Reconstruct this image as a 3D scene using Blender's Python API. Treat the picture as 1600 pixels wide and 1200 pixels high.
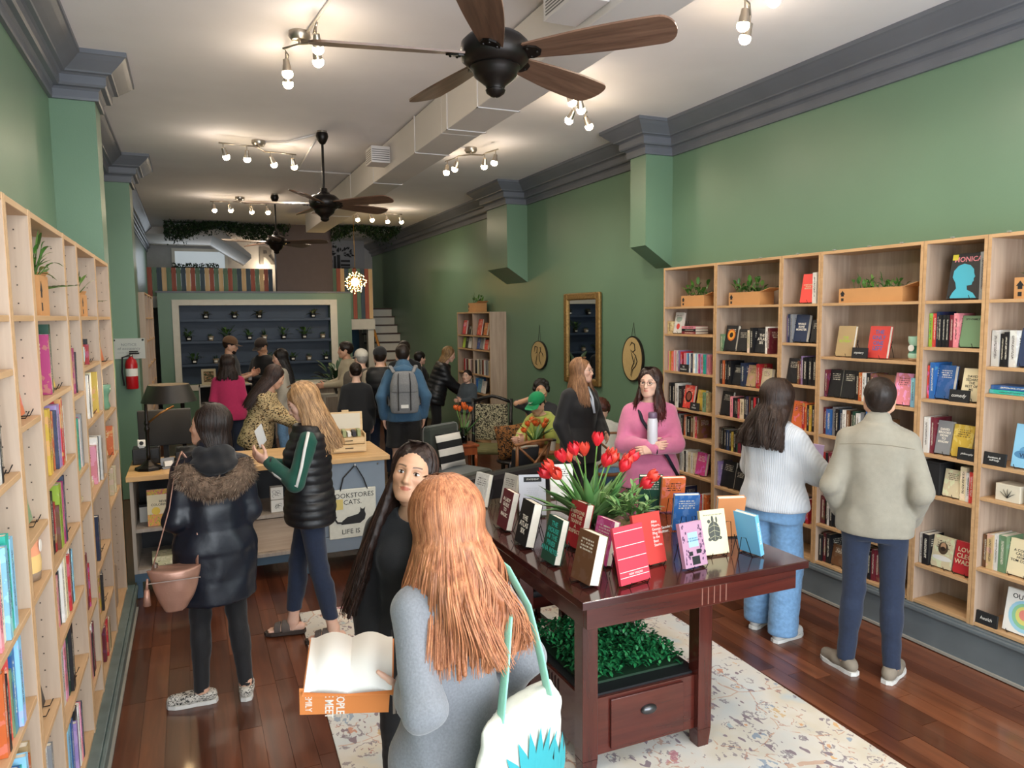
import bpy, bmesh, math, random
import numpy as np
from mathutils import Vector, Matrix, Euler
PI = math.pi
random.seed(7)
for o in list(bpy.data.objects):
    bpy.data.objects.remove(o)
SC = bpy.context.scene
COL = SC.collection
# ------------------------------------------------------------------ camera
F_PX, PITCH, YAW, ROLL, CAM_H = 1155.0, 5.35, 23.5, -0.6, 2.15
_p, _y, _r = (math.radians(a) for a in (PITCH, YAW, ROLL))
FWD = Vector((math.sin(_y)*math.cos(_p), math.cos(_y)*math.cos(_p), -math.sin(_p)))
_rt = Vector((math.cos(_y), -math.sin(_y), 0)); _up = _rt.cross(FWD)
CR = _rt*math.cos(_r) + _up*math.sin(_r); CU = -_rt*math.sin(_r) + _up*math.cos(_r)
cam_data = bpy.data.cameras.new('camera'); cam = bpy.data.objects.new('camera', cam_data); COL.objects.link(cam)
cam_data.sensor_width = 36.0; cam_data.lens = F_PX/1600*36.0; cam_data.clip_start = 0.05; cam_data.clip_end = 100
m = Matrix((CR, CU, -FWD)).transposed().to_4x4(); m.translation = (0, 0, CAM_H); cam.matrix_world = m
SC.camera = cam
# ------------------------------------------------------------------ world, daylight, exposure
W = bpy.data.worlds.new('world'); SC.world = W; W.use_nodes = True
W.node_tree.nodes['Background'].inputs[0].default_value = (0.80, 0.90, 1.0, 1)
W.node_tree.nodes['Background'].inputs[1].default_value = 1.0
SC.view_settings.view_transform = 'Standard'; SC.view_settings.look = 'None'
SC.view_settings.exposure = 0.36; SC.view_settings.gamma = 1.0; SC.view_settings.use_curve_mapping = False
def area(name, loc, rot, sx, sy, power, col):
    d = bpy.data.lights.new(name, 'AREA'); d.shape = 'RECTANGLE'; d.size = sx; d.size_y = sy; d.energy = power; d.color = col
    o = bpy.data.objects.new(name, d); COL.objects.link(o); o.location = loc; o.rotation_euler = rot
    return o
# daylight entering through the shop window behind the photographer, and through the rear upstairs window
area('shopfront_daylight', (1.85, -1.45, 1.95), (math.radians(90), 0, 0), 4.9, 2.9, 290, (0.88, 0.94, 1.0))
area('rear_window_daylight', (0.3, 19.3, 3.35), (math.radians(-90), 0, 0), 1.6, 0.8, 5, (0.80, 0.90, 1.0))
# ------------------------------------------------------------------ helpers
def lin(c):
    if isinstance(c, str): c = tuple(int(c[i:i+2], 16) for i in (0, 2, 4))
    return tuple(((v/255)/12.92 if v/255 <= 0.04045 else ((v/255+0.055)/1.055)**2.4) for v in c[:3]) + (1,)
def sset(o, **k):
    for a, b in k.items():
        if b is not None: o[a] = b
    return o
class MB:
    """collects polygons for ONE mesh object"""
    def __init__(s): s.v = []; s.f = []
    def add(s, vs, fs):
        n = len(s.v); s.v += [tuple(p) for p in vs]; s.f += [tuple(i+n for i in q) for q in fs]; return s
    def box(s, x0, x1, y0, y1, z0, z1, M=None):
        vs = [Vector((x, y, z)) for x in (x0, x1) for y in (y0, y1) for z in (z0, z1)]
        if M is not None: vs = [M @ p for p in vs]
        return s.add(vs, [(0,1,3,2),(4,6,7,5),(0,4,5,1),(2,3,7,6),(0,2,6,4),(1,5,7,3)])
    def tube(s, path, r, n=8, caps=True, flat=None):
        path = [Vector(p) for p in path]; L = len(path)
        rs = r if isinstance(r, (list, tuple)) else [r]*L
        prev = None; vs = []
        for i, p in enumerate(path):
            d = (path[min(i+1, L-1)] - path[max(i-1, 0)]); d = d.normalized() if d.length > 1e-9 else Vector((0,0,1))
            if prev is None:
                a = Vector((0,0,1)) if abs(d.z) < .9 else Vector((1,0,0)); u = d.cross(a).normalized()
            else:
                u = (prev - d*prev.dot(d)); u = u.normalized() if u.length > 1e-6 else d.orthogonal().normalized()
            prev = u; w = d.cross(u)
            for k in range(n):
                t = 2*PI*k/n
                vs.append(p + (u*math.cos(t) + w*math.sin(t)*(flat or 1))*rs[i])
        fs = [(i*n+k, i*n+(k+1) % n, (i+1)*n+(k+1) % n, (i+1)*n+k) for i in range(L-1) for k in range(n)]
        if caps: fs += [tuple(range(n-1, -1, -1)), tuple(range((L-1)*n, L*n))]
        return s.add(vs, fs)
    def lathe(s, prof, c=(0,0,0), n=20, M=None, caps=True):
        vs = []; L = len(prof)
        for r, z in prof:
            for k in range(n):
                p = Vector((c[0]+r*math.cos(2*PI*k/n), c[1]+r*math.sin(2*PI*k/n), c[2]+z))
                vs.append(M @ p if M is not None else p)
        fs = [(i*n+k, i*n+(k+1) % n, (i+1)*n+(k+1) % n, (i+1)*n+k) for i in range(L-1) for k in range(n)]
        if caps: fs += [tuple(range(n-1, -1, -1)), tuple(range((L-1)*n, L*n))]
        return s.add(vs, fs)
    def prism(s, poly, a, b, M=None):
        """polygon of 3-D points, extruded from offset vector a to b"""
        n = len(poly); a = Vector(a); b = Vector(b)
        vs = [Vector(p)+a for p in poly] + [Vector(p)+b for p in poly]
        if M is not None: vs = [M @ p for p in vs]
        return s.add(vs, [tuple(range(n-1, -1, -1)), tuple(range(n, 2*n))] + [(i, (i+1) % n, n+(i+1) % n, n+i) for i in range(n)])
    def ball(s, c, r, n=10, m=8, M=None):
        r = r if isinstance(r, (list, tuple)) else (r, r, r)
        prof = []
        vs = [Vector((c[0], c[1], c[2]-r[2]))]
        for j in range(1, m):
            t = PI*j/m
            for k in range(n):
                vs.append(Vector((c[0]+r[0]*math.sin(t)*math.cos(2*PI*k/n), c[1]+r[1]*math.sin(t)*math.sin(2*PI*k/n), c[2]-r[2]*math.cos(t))))
        vs.append(Vector((c[0], c[1], c[2]+r[2])))
        if M is not None: vs = [M @ p for p in vs]
        fs = [(0, 1+(k+1) % n, 1+k) for k in range(n)]
        fs += [(1+(j-1)*n+k, 1+(j-1)*n+(k+1) % n, 1+j*n+(k+1) % n, 1+j*n+k) for j in range(1, m-1) for k in range(n)]
        e = len(vs)-1; b0 = 1+(m-2)*n
        fs += [(b0+k, b0+(k+1) % n, e) for k in range(n)]
        return s.add(vs, fs)
    def mesh(s, name, smooth=False, fix=True):
        me = bpy.data.meshes.new(name); me.from_pydata(s.v, [], s.f)
        if fix:
            bm = bmesh.new(); bm.from_mesh(me); bmesh.ops.recalc_face_normals(bm, faces=bm.faces); bm.to_mesh(me); bm.free()
        if smooth: me.polygons.foreach_set('use_smooth', [True]*len(me.polygons))
        return me
    def build(s, name, mat, parent=None, smooth=False, loc=None, rot=None, bevel=0, angle=None):
        me = s.mesh(name, smooth)
        return put(name, me, mat, parent, loc, rot, bevel, angle)
def put(name, me, mat, parent=None, loc=None, rot=None, bevel=0, angle=None):
    o = bpy.data.objects.new(name, me); COL.objects.link(o)
    if mat is not None and len(me.materials) == 0: me.materials.append(mat)
    if parent is not None: o.parent = parent
    if loc is not None: o.location = loc
    if rot is not None: o.rotation_euler = rot
    if bevel:
        b = o.modifiers.new('bevel', 'BEVEL'); b.width = bevel; b.segments = 2; b.limit_method = 'ANGLE'
    if angle:
        me.set_sharp_from_angle(angle=math.radians(angle))
    return o
def thing(name, label, cat, loc=(0,0,0), rz=0, group=None, rot=None):
    o = bpy.data.objects.new(name, None); COL.objects.link(o); o.empty_display_size = 0.1
    o.location = loc; o.rotation_euler = rot if rot is not None else (0, 0, rz)
    return sset(o, label=label, category=cat, group=group)
def tag(o, label, cat, group=None): return sset(o, label=label, category=cat, group=group)
def struct(name, mb, mat, parent=None, **k):
    o = mb.build(name, mat, parent, **k)
    if parent is None: o['kind'] = 'structure'
    return o
def copy_tree(o, loc=None, rz=None, label=None, group=None, parent=None):
    c = o.copy(); COL.objects.link(c)
    if parent is not None: c.parent = parent
    if loc is not None: c.location = loc
    if rz is not None: c.rotation_euler = (0, 0, rz)
    if label: c['label'] = label
    if group: c['group'] = group
    for ch in list(o.children): copy_tree(ch, parent=c)
    return c
_FONT = {}
def text(name, body, size, mat, parent, loc, rot=(PI/2,0,0), align='CENTER', ext=0.0004, sx=1.0, shear=0, lead=1.0, bold=0):
    cu = bpy.data.curves.new(name, 'FONT'); cu.body = body; cu.size = size; cu.align_x = align; cu.align_y = 'CENTER'
    cu.extrude = ext; cu.space_line = lead; cu.resolution_u = 2; cu.shear = shear; cu.offset = bold
    cu.materials.append(mat)
    o = bpy.data.objects.new(name, cu); COL.objects.link(o); o.parent = parent; o.location = loc; o.rotation_euler = rot; o.scale = (sx, 1, 1)
    return o
# ------------------------------------------------------------------ materials
MATS = {}
def nodes_of(name):
    m_ = bpy.data.materials.new(name); m_.use_nodes = True
    nt = m_.node_tree; return m_, nt, nt.nodes['Principled BSDF']
def N(nt, t, **k):
    n = nt.nodes.new(t)
    for a, b in k.items():
        if a.startswith('i_'): n.inputs[int(a[2:]) if a[2:].isdigit() else a[2:]].default_value = b
        else: setattr(n, a, b)
    return n
def ramp(nt, stops, interp='LINEAR'):
    r = nt.nodes.new('ShaderNodeValToRGB'); e = r.color_ramp.elements; r.color_ramp.interpolation = interp
    while len(e) < len(stops): e.new(0.5)
    for k, (p, c) in enumerate(stops): e[k].position = p; e[k].color = lin(c) if not isinstance(c, tuple) or len(c) == 3 else c
    return r
def coords(nt, kind='Object', scale=(1,1,1), rot=(0,0,0)):
    tc = nt.nodes.new('ShaderNodeTexCoord'); mp = nt.nodes.new('ShaderNodeMapping')
    mp.inputs['Scale'].default_value = scale; mp.inputs['Rotation'].default_value = rot
    nt.links.new(tc.outputs[kind], mp.inputs['Vector']); return mp.outputs[0]
def bump(nt, bs, h, strength=0.2, dist=0.01):
    b = N(nt, 'ShaderNodeBump'); b.inputs['Strength'].default_value = strength; b.inputs['Distance'].default_value = dist
    nt.links.new(h, b.inputs['Height']); nt.links.new(b.outputs[0], bs.inputs['Normal'])
def plain(name, col, rough=0.6, metal=0.0, noise=0.0, nscale=8, bmp=0, bscale=60, spec=0.5, stretch=(1,1,1), emit=None, coat=0, trans=0, sheen=0):
    """flat colour with optional mottling and fine relief"""
    if name in MATS: return MATS[name]
    m_, nt, bs = nodes_of(name); c = lin(col)
    bs.inputs['Base Color'].default_value = c; bs.inputs['Roughness'].default_value = rough; bs.inputs['Metallic'].default_value = metal
    bs.inputs['Specular IOR Level'].default_value = spec; bs.inputs['Coat Weight'].default_value = coat; bs.inputs['Sheen Weight'].default_value = sheen
    bs.inputs['Transmission Weight'].default_value = trans
    if emit: bs.inputs['Emission Color'].default_value = lin(emit[0]); bs.inputs['Emission Strength'].default_value = emit[1]
    if noise:
        n = N(nt, 'ShaderNodeTexNoise', i_Scale=nscale, i_Detail=5.0); nt.links.new(coords(nt, scale=stretch), n.inputs['Vector'])
        a = tuple(max(0, v*(1-noise)) for v in c[:3])+(1,); b = tuple(min(1, v*(1+noise)) for v in c[:3])+(1,)
        r = ramp(nt, [(0.3, a), (0.7, b)]); nt.links.new(n.outputs[0], r.inputs[0]); nt.links.new(r.outputs[0], bs.inputs['Base Color'])
    if bmp:
        n2 = N(nt, 'ShaderNodeTexNoise', i_Scale=bscale, i_Detail=4.0); nt.links.new(coords(nt, scale=stretch), n2.inputs['Vector'])
        bump(nt, bs, n2.outputs[0], bmp)
    MATS[name] = m_; return m_
def wood(name, c1, c2, rough=0.5, axis='Z', scale=1.0, coat=0, bmp=.04):
    """grain running along an object axis"""
    if name in MATS: return MATS[name]
    m_, nt, bs = nodes_of(name)
    s = {'X': (0.6,9,9), 'Y': (9,0.6,9), 'Z': (9,9,0.6)}[axis]
    co = coords(nt, scale=tuple(v*scale for v in s))
    n = N(nt, 'ShaderNodeTexNoise', i_Scale=2.2, i_Detail=6.0, i_Roughness=0.62, i_Distortion=0.5); nt.links.new(co, n.inputs['Vector'])
    r = ramp(nt, [(0.28, c1), (0.72, c2)]); nt.links.new(n.outputs[0], r.inputs[0]); nt.links.new(r.outputs[0], bs.inputs['Base Color'])
    bs.inputs['Roughness'].default_value = rough; bs.inputs['Coat Weight'].default_value = coat; bs.inputs['Coat Roughness'].default_value = .08
    if bmp: bump(nt, bs, n.outputs[0], bmp)
    MATS[name] = m_; return m_
# ================================================================== the room
XL, XR, YF, YB, ZC = -0.84, 4.55, -1.6, 19.7, 4.02
def wall_paint(name, col):
    m_, nt, bs = nodes_of(name); c = lin(col)
    n = N(nt, 'ShaderNodeTexNoise', i_Scale=0.9, i_Detail=4.0); nt.links.new(coords(nt), n.inputs['Vector'])
    r = ramp(nt, [(0.3, tuple(v*.93 for v in c[:3])+(1,)), (0.7, tuple(v*1.05 for v in c[:3])+(1,))]); nt.links.new(n.outputs[0], r.inputs[0])
    nt.links.new(r.outputs[0], bs.inputs['Base Color']); bs.inputs['Roughness'].default_value = 0.38
    n2 = N(nt, 'ShaderNodeTexNoise', i_Scale=90.0, i_Detail=3.0); nt.links.new(coords(nt), n2.inputs['Vector']); bump(nt, bs, n2.outputs[0], 0.05)
    MATS[name] = m_; return m_
M_GREEN = wall_paint('green_wall_paint', '68866E')
M_TRIM = plain('slate_trim_paint', '636770', 0.42, noise=.08, nscale=3)
M_CEIL = plain('ceiling_white', 'E2DFE4', 0.85, noise=.03, nscale=2, bmp=.05)
M_DARKFLOOR = wood('floor_walnut', '391C11', '62341F', 0.33, 'Y', 0.7, coat=.25)
PLANKS = [wood('plank_walnut_%d' % i, a, b, 0.30, 'Y', 0.7, coat=.3) for i, (a, b) in enumerate((('4A2617','744028'), ('3C1E13','633622'), ('573020','824C31')))]
struct('floor', MB().box(XL-.2, XR+.2, YF-.3, YB+.2, -0.15, -0.006), M_DARKFLOOR)
fl = bpy.data.objects['floor']
rnd = random.Random(3)
for (xa, xb, ya, yb) in ((-0.44, 0.72, 2.4, 9.0), (3.05, 4.22, 2.2, 6.6)):
    n = int(round((xb-xa)/0.116))
    for i in range(n):
        y = ya - rnd.random()*0.9
        while y < yb:
            L = rnd.choice((0.75, 0.95, 1.15, 1.35)); x = xa+(xb-xa)/n*i
            mb = MB().box(x+.0012, x+(xb-xa)/n-.0012, y+.0015, y+L-.0015, -.012, -rnd.random()*.0012)
            mb.build('plank', rnd.choice(PLANKS), fl); y += L
struct('ceiling', MB().box(XL-.2, XR+.2, YF-.2, YB+.2, ZC, ZC+.15), M_CEIL)
struct('wall_left', MB().box(XL-.2, XL, YF-.2, YB+.2, 0, ZC), M_GREEN)
struct('wall_right', MB().box(XR, XR+.2, YF-.2, YB+.2, 0, ZC), M_GREEN)
M_BACK = plain('pale_back_wall', 'B9B6B4', .8, noise=.05)
struct('wall_back', MB().box(XL, XR, YB, YB+.2, 0, ZC), M_BACK)
# shopfront behind the photographer: low wall, piers and header around big panes
mb = MB().box(XL, XR, YF-.2, YF, 0, .45).box(XL, XR, YF-.2, YF, 3.45, ZC).box(XL, -.62, YF-.2, YF, .45, 3.45).box(4.32, XR, YF-.2, YF, .45, 3.45)
struct('wall_front', mb, M_GREEN)
M_FRAME = plain('dark_shopfront_frame', '30363A', .4)
for i in range(3):
    x0 = -.62 + i*4.94/3; x1 = x0 + 4.94/3
    mb = MB()
    for (a, b, c, d) in ((x0, x0+.05, .45, 3.45), (x1-.05, x1, .45, 3.45), (x0+.05, x1-.05, .45, .5), (x0+.05, x1-.05, 3.4, 3.45)): mb.box(a, b, YF-.14, YF-.06, c, d)
    w = struct('window_%d' % (i+1), mb, M_FRAME)
    MB().box(x0+.05, x1-.05, YF-.105, YF-.095, .5, 3.4).build('pane', plain('clear_glass', 'FFFFFF', 0.0, trans=1.0), w)
# pilasters
def pilaster(name, xw, xf, y0, y1, cut):
    s = 1 if xf < xw else -1
    z0 = 2.62 if cut else 0
    z1 = 2.83 if cut else 0
    poly = [(xw, y0, z0), (xf, y0, z1), (xf, y0, ZC), (xw, y0, ZC)]
    return struct(name, MB().prism(poly, (0,0,0), (0, y1-y0, 0)), M_GREEN)
pilaster('column_right_front', XR, 4.23, 6.34, 6.62, True)
pilaster('column_right_rear', XR, 4.23, 9.85, 10.62, True)
pilaster('column_left_front', XL, -.55, 6.28, 6.62, False)
pilaster('column_left_rear', XL, -.56, 9.8, 10.3, False)
# crown moulding swept round the pilasters
PROF = [(0,3.72),(.025,3.72),(.03,3.735),(.03,3.785),(.045,3.80),(.075,3.805),(.085,3.82),(.085,3.875),(.10,3.885),(.125,3.89),(.13,3.90),(.16,3.925),(.20,3.96),(.225,3.985),(.235,3.99),(.235,4.02),(0,4.02)]
def sweep(path, prof, side):
    """offset polyline by profile distance (to one side), mitred"""
    P = [Vector((x, y, 0)) for x, y in path]; mb = MB(); rings = []
    for i, p in enumerate(P):
        ds = []
        if i > 0: ds.append((p-P[i-1]).normalized())
        if i < len(P)-1: ds.append((P[i+1]-p).normalized())
        ns = [Vector((-d.y, d.x, 0))*side for d in ds]
        n = ns[0] if len(ns) == 1 else (ns[0]+ns[1])/(1+ns[0].dot(ns[1]))
        rings.append([p+n*d+Vector((0,0,z)) for d, z in prof])
    n = len(prof)
    vs = [q for r in rings for q in r]
    fs = [(i*n+k, i*n+(k+1) % n, (i+1)*n+(k+1) % n, (i+1)*n+k) for i in range(len(P)-1) for k in range(n)]
    fs += [tuple(range(n)), tuple(range((len(P)-1)*n, len(P)*n))]
    return mb.add(vs, fs)
pr = [(XR, YF), (XR, 6.34), (4.23, 6.34), (4.23, 6.62), (XR, 6.62), (XR, 9.85), (4.23, 9.85), (4.23, 10.62), (XR, 10.62), (XR, YB)]
struct('trim_1', sweep(pr, PROF, 1), M_TRIM)
pl_ = [(XL, YF), (XL, 6.28), (-.55, 6.28), (-.55, 6.62), (XL, 6.62), (XL, 9.8), (-.56, 9.8), (-.56, 10.3), (XL, 10.3), (XL, YB)]
struct('trim_2', sweep(pl_, PROF, -1), M_TRIM)
# platform the bookcases stand on, with a lip and a pale quarter-round at the floor
M_BASE = plain('slate_base_paint', '626A6E', 0.4, noise=.12, nscale=4)
M_BASEL = plain('worn_slate_base_paint', '5C6A68', 0.4, noise=.22, nscale=9)
M_QUARTER = plain('pale_quarter_round', '9A958B', .6)
for nm, mt, xw, xf, ya, yb, h in (('baseboard_right', M_BASE, XR, 4.25, YF, 6.3, .245), ('baseboard_left', M_BASEL, XL, -.455, YF, 6.0, .19)):
    s = -1 if xf > 0 else 1
    a, b = sorted((xw, xf))
    o = struct(nm, MB().box(a, b, ya, yb, 0, h), mt, bevel=.004)
    a, b = sorted((xf, xf+s*.022)); MB().box(a, b, ya, yb, h-.035, h-.008).build('lip', mt, o, bevel=.006)
    a, b = sorted((xf, xf+s*.014)); MB().box(a, b, ya, yb, 0, .016).build('quarter_round', M_QUARTER, o)
# ------------------------------------------------------------------ bookcases
M_SHELF = wood('oak_veneer_edge', 'B08A60', 'C7A177', 0.5, 'Y', 1.2, bmp=.02)
M_PANEL = wood('oak_veneer_panel', '9B8472', 'BDA793', 0.5, 'Z', 1.0, bmp=.02)
M_LSHELF = wood('birch_veneer_edge', 'B8936A', 'C9A680', 0.5, 'Y', 1.2, bmp=.02)
M_LPANEL = wood('birch_veneer_panel', 'A8937F', 'BCA894', 0.5, 'Z', 1.0, bmp=.02)
M_HOLE = plain('pin_hole_dark', '4A3F38', .9)
M_CLIP = plain('clear_plastic_clip', '8E9288', .3)
CASES = {}
def bookcase(key, label, side, y0, y1, shelves, z0, ztop, xf, holes=False, depth=.28, name='bookcase', mats=None):
    """side=+1: stands on the right wall and faces -X"""
    ms, mp = mats or ((M_SHELF, M_PANEL) if side > 0 else (M_LSHELF, M_LPANEL))
    t = thing(name, label, 'bookcase', (xf, (y0+y1)/2, z0), 0, 'tall wooden bookcases along the walls')
    w = (y1-y0)/2; d = depth*side
    def bx(nm, xa, xb, ya, yb, za, zb, m_, bev=.0015):
        xa, xb = sorted((xa, xb)); return MB().box(xa, xb, ya, yb, za, zb).build(nm, m_, t, bevel=bev)
    H = ztop-z0
    for s in (-1, 1):
        bx('side_panel', 0, d, s*w-(.02 if s > 0 else 0)-s*.0015, s*w+(.02 if s < 0 else 0)-s*.0015, 0, H, mp)
        bx('edge_strip', -.0015*side, .0005*side, s*w-(.02 if s > 0 else 0)-s*.0015, s*w+(.02 if s < 0 else 0)-s*.0015, 0, H, ms, 0)
    bx('back_panel', d-.012*side, d-.006*side, -w+.02, w-.02, .01, H-.01, mp, 0)
    bx('top_panel', .0, d, -w+.021, w-.021, H-.022, H, ms)
    for i, z in enumerate(shelves):
        bx('shelf', .002*side, d-.013*side, -w+.022, w-.022, z-.02-z0, z-z0, ms)
    if holes:
        for s in (-1, 1):
            mb = MB(); zz = .16
            while zz < H-.05:
                for xx in (.045, .235):
                    yy = s*(w-.0205-.0015); x = xx*side
                    mb.prism([(x-.0024, yy, zz-.0024), (x+.0024, yy, zz-.0024), (x+.0024, yy, zz+.0024), (x-.0024, yy, zz+.0024)], (0, -s*.0005, 0), (0, s*.0003, 0))
                zz += .064
            o = mb.build('pin_holes', M_HOLE, t); o['kind'] = 'stuff'
    CASES[key] = dict(side=side, y0=y0, y1=y1, shelves=shelves, xf=xf, depth=depth)
    return t
Z7 = .27
RC = [('R1', 6.08, 5.30, [2.21,1.95,1.59,1.24,.98,.63,Z7], 'oak bookcase at far end of the row, next to the oval drawing'),
      ('R2', 5.30, 4.51, [2.21,1.81,1.52,1.24,.94,.60,Z7], 'wide oak bookcase with peace lily in a carton on top shelf'),
      ('R3', 4.51, 4.115, [2.21,1.91,1.59,1.24,.88,.52,Z7], 'narrow oak bookcase with one fiery red novel faced on top shelf'),
      ('R4', 4.115, 3.285, [2.21,1.82,1.52,1.24,.90,.56,Z7], 'wide oak bookcase behind the man in the khaki jacket'),
      ('R5', 3.285, 2.875, [2.21,1.92,1.59,1.24,.98,.51,Z7], 'narrow oak bookcase with blue profile cover on top shelf'),
      ('R6', 2.875, 2.07, [2.21,1.82,1.66,1.24,1.04,.61,Z7], 'oak bookcase cut by the edge of the picture, health sign at bottom')]
for k, ya, yb, sh, lb in RC: bookcase(k, lb, 1, yb, ya, sh, .247, 2.585, 4.27)
LC = [('L0', 1.90, 2.717, [2.165,2.0,1.68,1.24,.95,.62,.21], 'birch bookcase at the picture edge with crimson book and big teal book'),
      ('L1', 2.717, 3.111, [2.165,1.81,1.43,1.24,.75,.42,.21], 'narrow birch bookcase holding a peach ceramic vase'),
      ('L2', 3.111, 3.885, [2.165,1.85,1.54,1.22,.92,.59,.21], 'wide birch bookcase with bushy carton planter on top shelf'),
      ('L3', 3.885, 4.301, [2.165,1.79,1.42,1.22,.71,.37,.21], 'narrow birch bookcase with pink books below a bare top shelf'),
      ('L4', 4.301, 5.105, [2.165,1.90,1.60,1.21,.80,.50,.21], 'birch bookcase with a small carton planter on top'),
      ('L5', 5.105, 5.917, [2.165,1.86,1.53,1.22,.97,.21], 'last birch bookcase before the green pilaster')]
for k, ya, yb, sh, lb in LC: bookcase(k, lb, -1, ya, yb, sh, .192, 2.535, -.5, holes=True)
for k, (ya, yb) in enumerate(((10.95, 11.75), (11.75, 12.55), (12.55, 13.35))):
    bookcase('LB%d' % k, 'birch bookcase beyond the fire extinguisher, %s of three' % ('nearest', 'middle', 'farthest')[k], -1, ya, yb, [2.165,1.85,1.5,1.2,.85,.5,.1], .001, 2.5, -.52)
# small metal clips fixing the right bookcases to the wall
for i, y in enumerate((5.05, 4.75, 4.35, 4.0, 3.7, 3.45, 3.1, 2.76)):
    tag(MB().box(4.263, 4.285, y-.008, y+.008, 2.5865, 2.594).build('wall_clip', M_CLIP), '%s small pale clip from the left along the oak bookcase tops' % ('first', 'second', 'third', 'fourth', 'fifth', 'sixth', 'seventh', 'last')[i], 'clip', 'clips along the bookcase tops')
# free-standing bookcase deep in the shop
bookcase('RB', 'free-standing oak bookcase deep in the shop with a planter on top', 1, 10.66, 12.18, [1.82,1.59,1.19,.88,.55,.1], .001, 2.2, 4.27)
for s in (11.42,):
    MB().box(.003, .265, -.01, .01, .1, 2.17).build('divider', M_PANEL, bpy.data.objects['bookcase.%03d' % (len(CASES)-1)])
# ================================================================== ceiling: duct, vents, fans, track lights
M_DUCT = plain('duct_offwhite', 'D3CDCB', .6, noise=.03, nscale=2)
M_BRONZE = plain('oil_bronze', '1E1917', .38, metal=.6, noise=.1, nscale=20)
M_BLADE = wood('fan_blade_walnut', '4A3328', '7C5E4C', .4, 'X', 1.6)
M_NICKEL = plain('brushed_nickel', 'A49C92', .3, metal=.9)
M_BULB = plain('lit_bulb', 'FFF0D0', .3, emit=('FFE3B4', 40))
M_CONDUIT = plain('white_conduit', 'DEDADA', .5)
du = thing('ceiling_duct', 'long off-white rectangular air duct running under the ceiling', 'duct', (2.195, 6, 3.68))
for a, b in ((-1.5, 2.6), (2.6, 6.1), (6.1, 10.2), (10.2, 14.0)):
    MB().box(-.165, .165, a-6+.004, b-6-.004, 0, .325).build('duct_section', M_DUCT, du, bevel=.006)
for y in (5.25, 5.95, 6.9, 8.6, 9.9, 11.6):
    mb = MB().box(-.172, -.166, y-6-.012, y-6+.012, -.006, .335).box(.166, .172, y-6-.012, y-6+.012, -.006, .335).box(-.172, .172, y-6-.012, y-6+.012, -.006, -.001)
    mb.build('strap', M_CONDUIT, du)
M_GRILLE = plain('vent_slot_dark', '6E6A68', .7)
for (y, w, h, lb) in ((3.55, .36, .24, 'white louvred duct vent beside the nearest ceiling fan'), (7.95, .26, .17, 'small white duct outlet box above the second fan'), (11.9, .26, .17, 'farthest small duct outlet box, above the rear fan')):
    v = thing('duct_vent', lb, 'vent', (2.028, y, 3.84), 0, 'outlets on the ceiling duct')
    MB().box(-.2, 0, -w/2, w/2, -h/2, h/2).build('vent_box', M_DUCT, v, bevel=.004)
    mb = MB()
    for k in range(12 if w > .3 else 6):
        z = -h/2+.02+k*(h-.04)/(12 if w > .3 else 6); mb.box(-w*.42, w*.42, 0, 0.001, z, z+.008, Matrix.Translation((-.1, -w/2-.001, 0)) @ Matrix.Diagonal((.22/w, 1, 1, 1)))
        mb.box(-.201, -.2, -w*.42, w*.42, z, z+.008)
    mb.build('louvres', M_GRILLE, v)
M_SCONCE = plain('white_outlet', 'E4E0DE', .5)
def tubeobj(name, pts, r, mat, label=None, cat=None, parent=None, n=8, group=None):
    o = MB().tube(pts, r, n).build(name, mat, parent, smooth=True)
    if label: tag(o, label, cat, group)
    return o
tubeobj('electrical_conduit', [(.80, 5.16, 4.008), (.86, 4.5, 4.008), (.85, 3.2, 4.008)], .009, M_CONDUIT, 'thin white conduit running toward us from the nearest spotlight cluster', 'conduit')
tubeobj('electrical_conduit', [(.80, 8.46, 4.006), (1.05, 8.35, 4.006), (1.28, 7.92, 4.006)], .011, M_CONDUIT, 'curved white conduit between spotlight cluster and second fan', 'conduit')
tubeobj('electrical_conduit', [(1.31, 7.95, 4.006), (1.36, 9.9, 4.006), (2.03, 9.9, 4.006)], .011, M_CONDUIT, 'white conduit bent at a right angle beyond the second fan', 'conduit')
tubeobj('electrical_conduit', [(2.36, 7.9, 4.006), (2.95, 7.97, 4.006)], .010, M_CONDUIT, 'short white conduit from duct to the spotlights beside the wall', 'conduit')
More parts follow.
